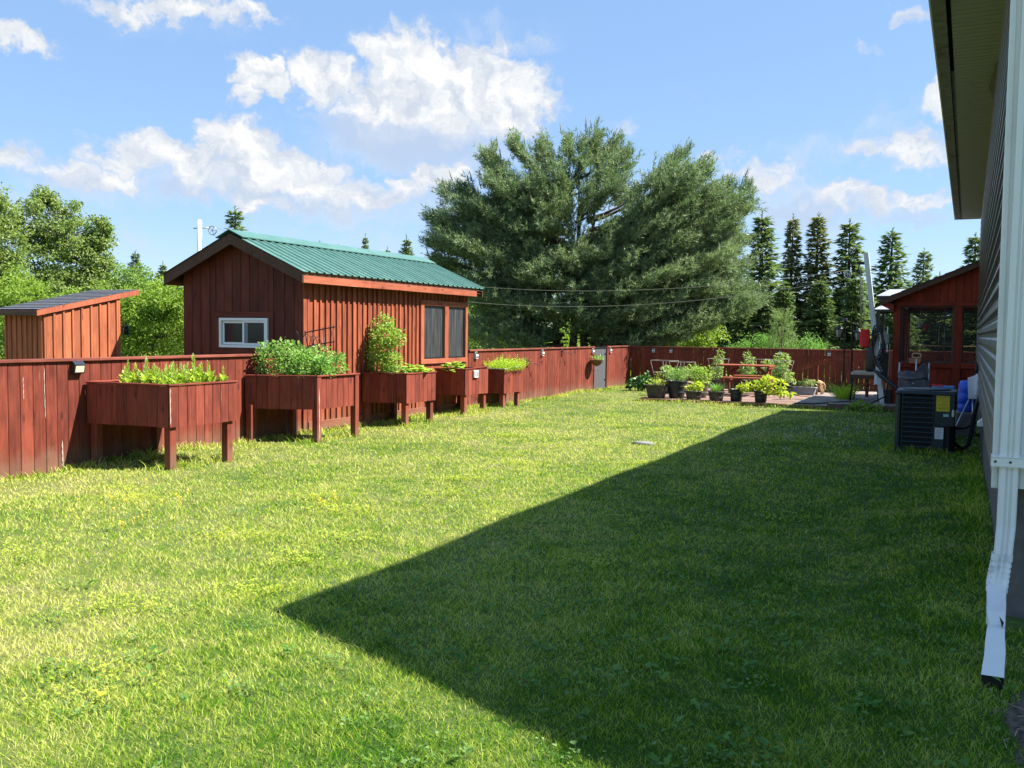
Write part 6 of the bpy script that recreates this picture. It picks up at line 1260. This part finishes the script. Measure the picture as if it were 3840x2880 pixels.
PINE_LOBES = [(-12.34, 26.25, 6.05, 1.58, 1.37), (-10.43, 27.18, 6.46, 1.51, 1.2), (-8.24, 28.25, 5.9, 1.51, 1.3), (-14.12, 25.38, 5.04, 1.05, .85), (-13.15, 25.85, 3.77, 1.9, 1.3), (-10.9, 26.95, 4.5, 2.0, 1.3), (-8.59, 28.07, 4.3, 2.0, 1.3), (-6.95, 28.9, 5.6, 1.0, .5), (-7.1, 28.8, 3.57, 1.3, 1.0), (-12.68, 26.08, 2.1, 1.5, .8), (-8.3, 28.22, 2.5, 1.9, .7), (-6.57, 29.06, 2.57, .86, .6), (-10.62, 27.0, 2.9, 1.3, .6)]
PINE_LOBES += [(-11.7, 26.5, 5.3, 1.3, .9), (-9.4, 27.6, 4.6, 1.2, .7), (-9.7, 27.3, 3.7, 1.4, .8), (-12.1, 26.2, 4.9, 1.2, .9), (-11.9, 26.0, 3.1, 1.2, .6), (-9.5, 27.1, 2.5, 1.2, .5), (-7.5, 28.5, 4.7, 1.4, .8), (-7.7, 28.4, 3.0, 1.5, .7), (-13.3, 25.8, 5.2, 1.0, .7), (-10.9, 26.7, 3.6, 1.2, .6)]
PINE_TIPS = [(-14.95, 24.97, 5.10, .40, .20), (-14.70, 25.09, 5.85, .35, .37), (-14.13, 25.37, 6.03, .29, .29), (-15.01, 24.94, 4.32, .29, .29), (-14.88, 25.01, 3.75, .36, .29), (-13.35, 25.76, 7.13, .36, .40), (-12.74, 26.05, 7.45, .29, .32), (-11.97, 26.43, 7.46, .36, .29), (-11.20, 26.80, 7.47, .29, .29), (-10.51, 27.14, 7.69, .52, .46), (-9.67, 27.55, 7.21, .32, .36), (-8.07, 28.33, 7.16, .49, .46), (-7.36, 28.67, 6.88, .32, .32), (-6.78, 28.96, 6.26, .32, .26), (-6.17, 29.25, 6.15, .49, .23), (-6.18, 29.25, 5.49, .49, .23), (-6.68, 29.01, 4.85, .43, .26), (-6.41, 29.14, 4.43, .58, .36)]
PINE_LOW = [(-10.6, 26.4, 2.0, 1.0, .45), (-11.9, 25.9, 2.2, .9, .4), (-9.6, 26.6, 1.6, .8, .35), (-13.0, 25.15, 1.63, .84, .5), (-11.86, 25.7, 1.35, .6, .28), (-9.2, 26.9, 1.9, .8, .4), (-8.2, 27.4, 1.6, .98, .35), (-7.08, 28.03, 1.7, .84, .49), (-13.26, 25.02, 2.88, .84, .5), (-5.97, 28.58, 2.55, .56, .35)]
TB = np.array([-11.06, 26.87, 0.0])
pn = thing('pine_tree', 'huge many-trunked white pine spreading wide behind the grey gate', 'tree', tuple(TB)); P, D = [], []; cl_c = []
fit_ = lambda Ls: [(TB[0]+(x-TB[0])*.925, TB[1]+(y-TB[1])*.925, z if z < 3 else 3+(z-3)*.90, rx*.95, rz_*.93) for x, y, z, rx, rz_ in Ls]
PINE_LOBES, PINE_TIPS, PINE_LOW = fit_(PINE_LOBES), fit_(PINE_TIPS), fit_(PINE_LOW)
bough_paths = []
def bough(end, dens=1.0):
    """a flat, layered bough: sprays fan out sideways along its outer part"""
    end = np.asarray(end, float); h = end[:2]-TB[:2]; hd = np.linalg.norm(h)+1e-6; z0 = max(.9, end[2]-.14*hd-.1) if end[2] < 4.6 else end[2]-(.16+.17*min(end[2]-4.6, 2.6))*hd-.2; s0 = np.array([TB[0]+h[0]*.14, TB[1]+h[1]*.14, max(.8, z0)]); v = end-s0; L = np.linalg.norm(v); d = v/L
    side = np.array([-d[1], d[0], 0.0]); side /= np.linalg.norm(side)+1e-6; n = int((10+17*min(L, 3.4))*dens); u = npr.uniform(.30, 1.0, n)**.8; lat = npr.uniform(-1, 1, n)*(.20+.40*L*(1.05-u)*.8); arch = -.10*L*np.sin(np.pi*u)
    p = s0+v*u[:, None]+side*lat[:, None]; p[:, 2] += arch+npr.normal(0, .055, n)-.06*np.abs(lat)
    q_ = unit(d*.8+side*(np.sign(lat)*npr.uniform(.15, .8, n))[:, None]+np.array([0, 0, .20+.12*max(0., end[2]-4.5)])+rand_unit(n)*.22)
    P.append(p); D.append(q_); path = [Vector(s0+v*k/5+np.array([0, 0, -.10*L*math.sin(math.pi*k/5)])) for k in range(6)]; bough_paths.append((path, L)); cl_c.append(end)
for grp, nb in ((PINE_LOBES, 12), (PINE_LOW, 6)):
    for (x, y, z, rx, rz_) in grp:
        for k in range(max(2, int(nb*(.35+.65*rx/1.5)))):
            u = unit(rand_unit(1)+.35*unit(np.array([[x-TB[0], y-TB[1], .6]])))[0]; bough(np.array([x, y, z])+u*np.array([rx, rx*1.1, rz_])*npr.uniform(.62, 1.02))
for (x, y, z, rx, rz_) in PINE_LOBES:            # shorter twigs filling the body of each mass
    for c_ in np.array([x, y, z])+rand_unit(10)*np.array([rx, rx, rz_])*npr.uniform(.2, .85, (10, 1)):
        n = 11; v = rand_unit(n)*npr.uniform(.2, 1, (n, 1))**.5; p = c_+v*np.array([.62, .62, .17]); out = unit(p-np.array([TB[0], TB[1], z-.6])); P.append(p); D.append(unit(out*.9+v*np.array([.7, .7, .1])+np.array([0, 0, .22])+rand_unit(n)*.25))
for (x, y, z, rx, rz_) in PINE_TIPS:
    bough((x, y, z), .8); bough((x+rnd.uniform(-.3, .3), y+rnd.uniform(-.4, .4), z+rnd.uniform(-.35, .1)), .7)
for (x, y, z, rx, rz_) in PINE_TIPS:
    n = 14; v = rand_unit(n)*npr.uniform(.1, 1, (n, 1)); p = np.array([x, y, z])+v*np.array([rx, rx, rz_])-np.array([0, 0, .12]); out = unit(p-np.array([TB[0], TB[1], 4.2])); P.append(p); D.append(unit(out*.7+np.array([0, 0, .55])+rand_unit(n)*.25)); cl_c.append(np.array([x, y, z-.15]))
P, D = np.concatenate(P), np.concatenate(D)
tri_obj('crown', tufts(P, D, npr.uniform(.26, .62, len(P))*npr.choice([1, 1, 1.35], len(P)), 6, 9, .125, .021), M['pine'], pn)
# bare upright candles and brown tips along the outline
cn = np.array([l[:3] for l in PINE_TIPS for _ in range(7)]); cn = cn+npr.normal(0, .22, cn.shape)+np.array([0, 0, .1]); cd = unit(unit(cn-np.array([TB[0], TB[1], 4.5]))*.35+np.array([0, 0, 1.0])+rand_unit(len(cn))*.2)
b_ = MB()
for p, d in zip(cn, cd): p = Vector(p); d = Vector(d); b_.tube([p, p+d*.16, p+d*.30+Vector((0, 0, .03))], [.016, .018, .010], 4)
tag(b_.build('candles', plain('pine_candles', (.16, .17, .10), .8), pn), kind='stuff')
bases = [(-11.75, 26.7), (-11.35, 26.95), (-11.0, 26.75), (-10.75, 27.05), (-10.4, 26.9), (-9.9, 27.15)]
tips = [(-13.3, 26.1, 4.9), (-12.1, 26.45, 5.8), (-10.9, 26.9, 6.3), (-10.4, 27.15, 6.2), (-8.9, 27.8, 5.7), (-7.7, 28.4, 5.0)]
trunk_nodes = []
for (bx_, by_), tp in zip(bases, tips):
    pts = limb_path((bx_, by_, -.2), tp, .5, 10, .12); b_ = MB(); b_.tube(pts, [.17-.145*(k/9)**.8 for k in range(10)], 8); b_.build('trunk', M['pinebark'], pn); trunk_nodes += [(p, .17-.145*(k/9)**.8) for k, p in enumerate(pts) if k > 1]
b_ = MB()
for path, L in bough_paths: b_.tube(path, [.015+.016*L, .013+.012*L, .012+.009*L, .016, .011, .006], 5, False)
tag(b_.build('branches', M['pinebark'], pn), kind='stuff')

# spruces
def spruce_mesh(name, h, r, mat, seed, dense=1.0):
    g = np.random.default_rng(seed); P, D, L, W = [], [], [], []; bm_ = MB(); nw_ = int(h*9)
    for i in range(nw_):
        t_ = .04+.95*(i+g.uniform(-.3, .3))/nw_; z = h*t_; R = (r*(1-t_)**.8)*g.uniform(.72, 1.12)+.07; nb = int(4+2.5*(1-t_))
        for k in range(nb):
            a = 2*np.pi*(k+g.uniform(-.35, .35))/nb+i*1.3; Rb = R*g.uniform(.5, 1.2); o = np.array([np.cos(a), np.sin(a), 0]); sl_ = .55*t_-.30+g.uniform(-.16, .16); m_ = max(5, int(17*dense*Rb/r+4))
            u = g.uniform(.12, 1, m_)[:, None]; p = np.array([0, 0, z])+o*Rb*u+np.array([0, 0, 1.0])*(sl_*Rb*u+.10*Rb*u*u); sd = np.cross(o, [0, 0, 1.0])
            sgn = g.choice([-1, 1], m_)[:, None]; d = unit(o*.75+sd*sgn*.75*(1-.4*u)+np.array([0, 0, -.18+.35*t_])+g.normal(size=(m_, 3))*.22); l = (.18+.30*Rb*(1-.55*u[:, 0]))*g.uniform(.7, 1.25, m_)
            for q_ in range(2): P.append(p+g.normal(size=p.shape)*.02); D.append(unit(d+g.normal(size=d.shape)*.18)); L.append(l*g.uniform(.8, 1.1)); W.append(np.full(m_, .075)*g.uniform(.7, 1.3, m_))
            P.append(np.array([[0, 0, z]])+o*Rb*.9+np.array([0, 0, sl_*Rb*.9+.08*Rb])); D.append(unit((o+np.array([0, 0, .1+sl_]))[None])); L.append(np.array([.24])); W.append(np.array([.05]))
    n = 26; P.append(np.stack([np.zeros(n), np.zeros(n), g.uniform(h*.95, h*1.02, n)], 1)); D.append(unit(g.normal(size=(n, 3))*.35+np.array([0, 0, 1.0]))); L.append(g.uniform(.08, .2, n)); W.append(np.full(n, .03))
    P, D, L, W = map(np.concatenate, (P, D, L, W)); S = unit(np.cross(D, np.array([0, 0, 1.0])+g.normal(size=D.shape)*.5)); v, f = leaf_geo(P, D, S, L, W, .12, .15)
    bm_.lathe([(.018*h+.02, -.2), (.012*h+.015, h*.4), (.012, h)], (0, 0, 0), 7); return np_mesh(name, v, f, np.arange(0, len(f), 3), mat), bm_.mesh('trunk', M['pinebark'])
SV = [spruce_mesh('crown', 6.0, 1.05, M['spruce'], 3), spruce_mesh('crown', 6.0, .95, M['spruce'], 5), spruce_mesh('crown', 6.0, .80, M['spruce_brown'], 8, .85), spruce_mesh('crown', 6.0, 1.2, M['spruce'], 13, .8)]
def spruce(x, y, h, wid, var, label, group=None):
    t = thing('spruce_tree', label, 'tree', (x, y, 0), rnd.uniform(0, 6), group); s_ = h/6.0; Mx = WM[t.name] @ Matrix.Diagonal((wid*s_, wid*s_, s_, 1))
    Mx = Mx @ Matrix.Rotation(R_(rnd.uniform(-2.2, 2.2)), 4, 'X'); link('crown', SV[var][0], t, Mx); link('trunk', SV[var][1], t, Mx)
GR = 'spruces in a row beyond the far fence'
for (x, y, h, w, v, lb) in ((-6.95, 35.4, 5.95, 1.35, 0, 'dark spruce partly hidden by the right edge of the big pine'), (-6.45, 38.4, 6.2, .95, 2, 'slim brownish spruce, second from the big pine'), (-5.50, 38.5, 6.25, 1.2, 2, 'tallest browned spruce in the row, third from the big pine'),
        (-4.31, 39.0, 6.0, 1.2, 1, 'dense dark green spruce right behind the clothesline pulley'), (-3.35, 45.0, 6.2, 1.35, 3, 'open grey-green spruce just right of the leaning white post'), (-2.21, 52.3, 5.9, 1.1, 3, 'pale pointed spruce above the porch roof slope'), (.25, 50.2, 6.4, 1.2, 1, 'spruce showing above the high end of the porch roof'),
        (-8.3, 36.5, 4.4, 1.3, 0, 'shorter spruce tucked behind the right side of the big pine'), (-6.0, 34.0, 3.3, 1.7, 1, 'low broad dark spruce beneath the taller spruces, left one'), (-4.7, 34.6, 3.5, 1.6, 0, 'low broad dark spruce beneath the taller spruces, middle one'), (-3.7, 35.2, 3.6, 1.5, 1, 'low dark spruce behind the red bag'), (-2.4, 38.5, 3.6, 1.5, 3, 'low spruce seen past the gazebo roof'), (-7.3, 33.6, 2.9, 1.6, 0, 'squat dark spruce beneath the pine, above the far fence'),
        (-13.5, 37.5, 4.2, 1.7, 0, 'dark spruce behind the left of the pine trunks'), (-12.0, 38.5, 4.6, 1.6, 1, 'dark spruce seen between the pine trunks'), (-10.4, 38.0, 4.2, 1.7, 3, 'spruce behind the right of the pine trunks'), (-15.2, 36.8, 3.8, 1.7, 1, 'low spruce behind the left skirt of the pine'), (-9.2, 37.2, 3.8, 1.7, 0, 'low spruce behind the right skirt of the pine'), (-1.0, 41.0, 4.0, 1.5, 0, 'spruce seen through the porch screens'), (.4, 41.0, 3.8, 1.5, 1, 'spruce hidden behind the porch gable')):
    spruce(x, y, h, w*1.04, v, lb, GR)
for (x, y, h, w, v, lb) in ((-26.77, 29.2, 6.3, 1.15, 3, 'spruce top standing behind the shed roof peak'), (-34.5, 49.9, 7.5, .6, 1, 'thin distant spruce tip above the green roof, left one'), (-33.4, 50.5, 6.7, .65, 1, 'shortest distant spruce tip above the green roof'), (-29.57, 46.8, 6.9, .95, 0, 'distant spruce above the right end of the green roof'),
        (-37.4, 48.5, 7.0, .9, 1, 'distant treetop barely above the green roof ridge, left'), (-36.3, 48.9, 6.8, .9, 3, 'distant treetop barely above the green roof ridge, right'), (-47.9, 43.2, 6.3, 1.1, 3, 'distant spruce on the treeline left of the shed'), (-46.5, 44.1, 5.6, 1.1, 0, 'distant spruce on the treeline near the shed eave'), (-27.5, 30.4, 4.6, 1.3, 1, 'spruce hidden low behind the shed roof')):
    spruce(x, y, h, w, v, lb, 'distant spruces beyond the sheds')

# broadleaf trees and bushes
def leafy(name, label, cat, lobes, mat, size, ncl, nlf, base=None, bark=None, tr=.09, group=None, aspect=.75, rcl=.42):
    if 'birch' in name: lobes = [(x, y, z*.93, rx, rz_*.95) for x, y, z, rx, rz_ in lobes]
    c0 = np.mean([l[:3] for l in lobes], 0); base = base or (float(c0[0]), float(c0[1]), 0.0); t = thing(name, label, cat, base, 0, group); P, D, C = [], [], []
    for (x, y, z, rx, rz_) in lobes:
        k = max(4, int(ncl*(rx*rz_)**.5*1.6)); u = rand_unit(k); cc = np.array([x, y, z])+u*np.array([rx, rx*1.15, rz_])*npr.uniform(.45, 1.12, (k, 1))
        for c_ in cc:
            r = rcl*npr.uniform(.45, 1.15)*min(1, rx/.7+.25)*(.8 if ncl > 30 else 1); v = rand_unit(nlf)*npr.uniform(.15, 1, (nlf, 1))**.6; P.append(c_+v*np.array([r, r, r*.72])); D.append(unit(v+rand_unit(nlf)*.8+np.array([0, 0, .05]))); C.append(c_)
    P, D = np.concatenate(P), np.concatenate(D); P[:, 2] = np.maximum(P[:, 2], .03); S = unit(np.cross(D, rand_unit(len(D))*.9+np.array([0, 0, 1.0]))); L = size*npr.uniform(.6, 1.3, len(P))
    tri_obj('crown', leaf_geo(P, D, S, L, L*aspect, .15), mat, t); b_ = MB(); b0 = Vector(base)
    zt = max(l[2] for l in lobes); top = Vector((float(c0[0]), float(c0[1]), zt*.9)); tk = limb_path(b0-Vector((0, 0, .2)), top, 0, 8, .15); b_.tube(tk, [tr*(1-.85*k/7) for k in range(8)], 7); b_.build('trunk', bark or M['bark'], t); b_ = MB()
    for c_ in C[::3]: nd_ = min(tk[1:-1], key=lambda q_: (q_-Vector(c_)).length+max(0, q_.z-c_[2])*2); b_.tube([nd_, nd_.lerp(Vector(c_), .5)+Vector((0, 0, .05)), Vector(c_)], [tr*.28, tr*.16, .006], 4, False)
    tag(b_.build('branches', bark or M['bark'], t), kind='stuff'); return t
leafy('birch_tree', 'tall loose birch with pale trunks left of the small shed', 'tree', [(-28.17, 21.87, 5.71, .87, .71), (-28.75, 21.58, 4.92, .79, .87), (-27.33, 22.27, 4.78, .79, .79), (-27.91, 21.99, 3.83, 1.11, .95), (-26.85, 22.51, 3.85, .5, .6), (-27.64, 22.12, 2.89, 1.43, .79), (-26.75, 22.55, 5.05, .40, .6), (-28.3, 21.8, 6.3, .35, .35), (-28.3, 21.8, 2.2, 1.3, .8)], M['birch_leaf'], .088, 44, 80, (-27.2, 22.3, 0), M['birchbark'], .10)
leafy('birch_tree', 'birch cut off by the left edge of the picture', 'tree', [(-28.0, 19.73, 5.57, .55, .67), (-27.88, 19.78, 4.55, .6, .89), (-28.3, 19.58, 3.66, .74, .89), (-27.64, 19.9, 3.3, .74, .74), (-28.9, 19.2, 4.6, .9, 1.2), (-28.3, 19.5, 2.3, 1.1, .8)], M['birch_leaf'], .088, 44, 80, (-28.4, 19.5, 0), M['birchbark'], .10)
leafy('willow_bush', 'bright yellow-green bush rising behind the small shed', 'bush', [(-23.04, 16.58, 2.2, .87, .9), (-22.38, 16.9, 2.15, .87, .74), (-21.61, 17.28, 1.75, .99, .7), (-22.62, 16.79, 1.35, 1.12, .62), (-20.82, 17.66, 2.0, .62, .6), (-20.5, 17.82, 1.5, .74, .74), (-22.3, 16.9, .7, 1.3, .6), (-21.0, 17.5, .7, 1.0, .6)], M['willow_leaf'], .085, 26, 100, None, None, .06, rcl=.36, aspect=.5)
leafy('willow_bush', 'bright yellow-green bush filling the gap between the two sheds', 'bush', [(-17.25, 16.07, 2.06, .65, .65), (-16.76, 16.3, 2.18, .55, .55), (-17.64, 15.87, 1.73, .55, .65), (-17.16, 16.11, 1.41, .87, .55), (-17.0, 16.1, .7, 1.0, .6), (-16.2, 16.5, 1.5, .6, .7), (-18.1, 15.7, 1.1, .7, .7)], M['willow_leaf'], .08, 26, 105, None, None, .06, rcl=.34, aspect=.5)
leafy('alder_tree', 'mid green leafy tree behind the bright bushes, left', 'tree', [(-29.66, 25.59, 3.3, .89, .71), (-28.7, 26.06, 3.1, .89, .71), (-30.3, 25.28, 2.6, 1.07, .71), (-29.5, 25.6, 1.8, 1.6, .9), (-31.5, 24.7, 2.8, 1.0, .8), (-27.9, 26.4, 2.3, 1.0, .9)], M['mid_leaf'], .09, 38, 75, None, None, .08)
leafy('alder_tree', 'mid green leafy tree just left of the garden shed', 'tree', [(-24.6, 26.6, 2.6, 1.0, .8), (-23.4, 27.2, 2.9, .9, .7), (-22.6, 27.5, 2.3, 1.0, .9), (-24.0, 26.9, 1.5, 1.6, .9), (-25.8, 26.1, 2.1, 1.0, .9)], M['mid_leaf'], .09, 38, 75, None, None, .08)
leafy('leafy_bush', 'light green bush glimpsed under the pine left of its trunks', 'bush', [(-15.0, 30.4, 1.2, .8, .5), (-14.1, 30.8, 1.1, .7, .45), (-13.2, 31.3, 1.0, .7, .5)], M['willow_leaf'], .09, 16, 80, None, None, .05)
leafy('leafy_bush', 'light green bush standing beyond the far fence right of the pine trunks', 'bush', [(-8.16, 30.51, 1.33, .6, .4), (-7.75, 30.71, 1.5, .45, .42), (-8.0, 30.6, .8, .7, .5)], M['willow_leaf'], .085, 20, 80, None, None, .05)
leafy('leafy_bush', 'bright low bush above the far fence, left of the young pine', 'bush', [(-6.23, 31.45, 1.1, .6, .38), (-6.78, 31.18, 1.05, .4, .3), (-5.9, 31.6, 1.15, .35, .3), (-6.3, 31.4, .6, .7, .5)], M['herb'], .075, 22, 80, None, None, .05, aspect=.4)
leafy('leafy_bush', 'bright low bush above the far fence, right of the young pine', 'bush', [(-4.85, 32.12, 1.15, .55, .38), (-4.4, 32.3, 1.1, .4, .3), (-5.1, 32.0, .7, .7, .5)], M['herb'], .075, 22, 80, None, None, .05, aspect=.4)
leafy('leafy_bush', 'grey-green bush behind the pine on its left side', 'bush', [(-16.6, 31.8, 1.9, 1.0, .9), (-17.6, 31.3, 3.2, .7, .7), (-17.8, 31.2, 4.0, .35, .45), (-16.9, 31.6, .9, 1.1, .8), (-17.2, 31.5, 2.5, .8, .7)], M['mid_leaf'], .09, 14, 80, None, None, .06)
leafy('leafy_bush', 'dull green undergrowth bush behind the pine trunks', 'bush', [(-11.5, 33.5, 1.0, 1.4, .8), (-9.6, 34.4, 1.1, 1.2, .8), (-13.0, 32.8, 1.3, 1.2, .9)], M['mid_leaf'], .10, 14, 70, None, None, .06)
yp = thing('young_pine', 'pale young pine with upright candles beyond the far fence', 'tree', (-5.37, 30.75, 0)); P, D = [], []
for k in range(9):
    z = .25+k*.21; R = .50*(1-k/10.5)
    for j in range(9): a = j*.7+k*.4; o = np.array([math.cos(a), math.sin(a), 0]); P.append(np.array([-5.37, 30.75, z])+o*R*npr.uniform(.4, .9)); D.append(unit((o*.55+np.array([0, 0, .9]))[None])[0])
tri_obj('crown', tufts(np.array(P), np.array(D), npr.uniform(.25, .4, len(P)), 3, 26, .09, .012, .45), M['young_pine'], yp); b_ = MB(); b_.tube([(-5.37, 30.75, 0), (-5.37, 30.75, 2.05)], [.04, .012], 6); b_.build('trunk', M['bark'], yp)

# far woods as one mass
P, D, S_, L = [], [], [], []
for i in range(230):
    a = R_(npr.uniform(-82, 16)); d_ = npr.uniform(52, 100); x, y = d_*math.sin(a), d_*math.cos(a); h = npr.uniform(3.4, 5.6)*(d_/75)**.6*(1.0 if a < R_(-22) else .78); con = npr.uniform() < .45; n = 420
    u = npr.uniform(0, 1, n); th = npr.uniform(0, 2*np.pi, n); r0 = (npr.uniform(.9, 1.3)*(1-u)**.8 if con else npr.uniform(1.4, 2.2)*np.sqrt(np.clip(1-(2*u-.9)**2/1.25, 0, 1))); r_ = r0*npr.uniform(.6, 1.05, n)
    P.append(np.stack([x+r_*np.cos(th), y+r_*np.sin(th), h*u+.1], 1)); D.append(unit(np.stack([np.cos(th), np.sin(th), npr.uniform(-.3, .6, n)], 1)+rand_unit(n)*.5)); L.append(npr.uniform(.25, .5, n))
P, D, L = np.concatenate(P), np.concatenate(D), np.concatenate(L); S_ = unit(np.cross(D, rand_unit(len(D))))
tag(tri_obj('far_forest', leaf_geo(P, D, S_, L, L*.7, .1), M['far_leaf']), 'far mixed woods along the horizon', 'forest', kind='stuff')
# rough meadow growth beyond the fences
k = 26000; a = npr.uniform(R_(-75), R_(12), k); r_ = npr.uniform(12, 60, k); xy = np.stack([r_*np.sin(a), r_*np.cos(a)], 1); xy = xy[((xy[:, 0] < -9.3) | (xy[:, 1] > 26.6)) & ~((xy[:, 0] > -13.1) & (xy[:, 1] > 8.9) & (xy[:, 1] < 17) & (xy[:, 0] < -8))]
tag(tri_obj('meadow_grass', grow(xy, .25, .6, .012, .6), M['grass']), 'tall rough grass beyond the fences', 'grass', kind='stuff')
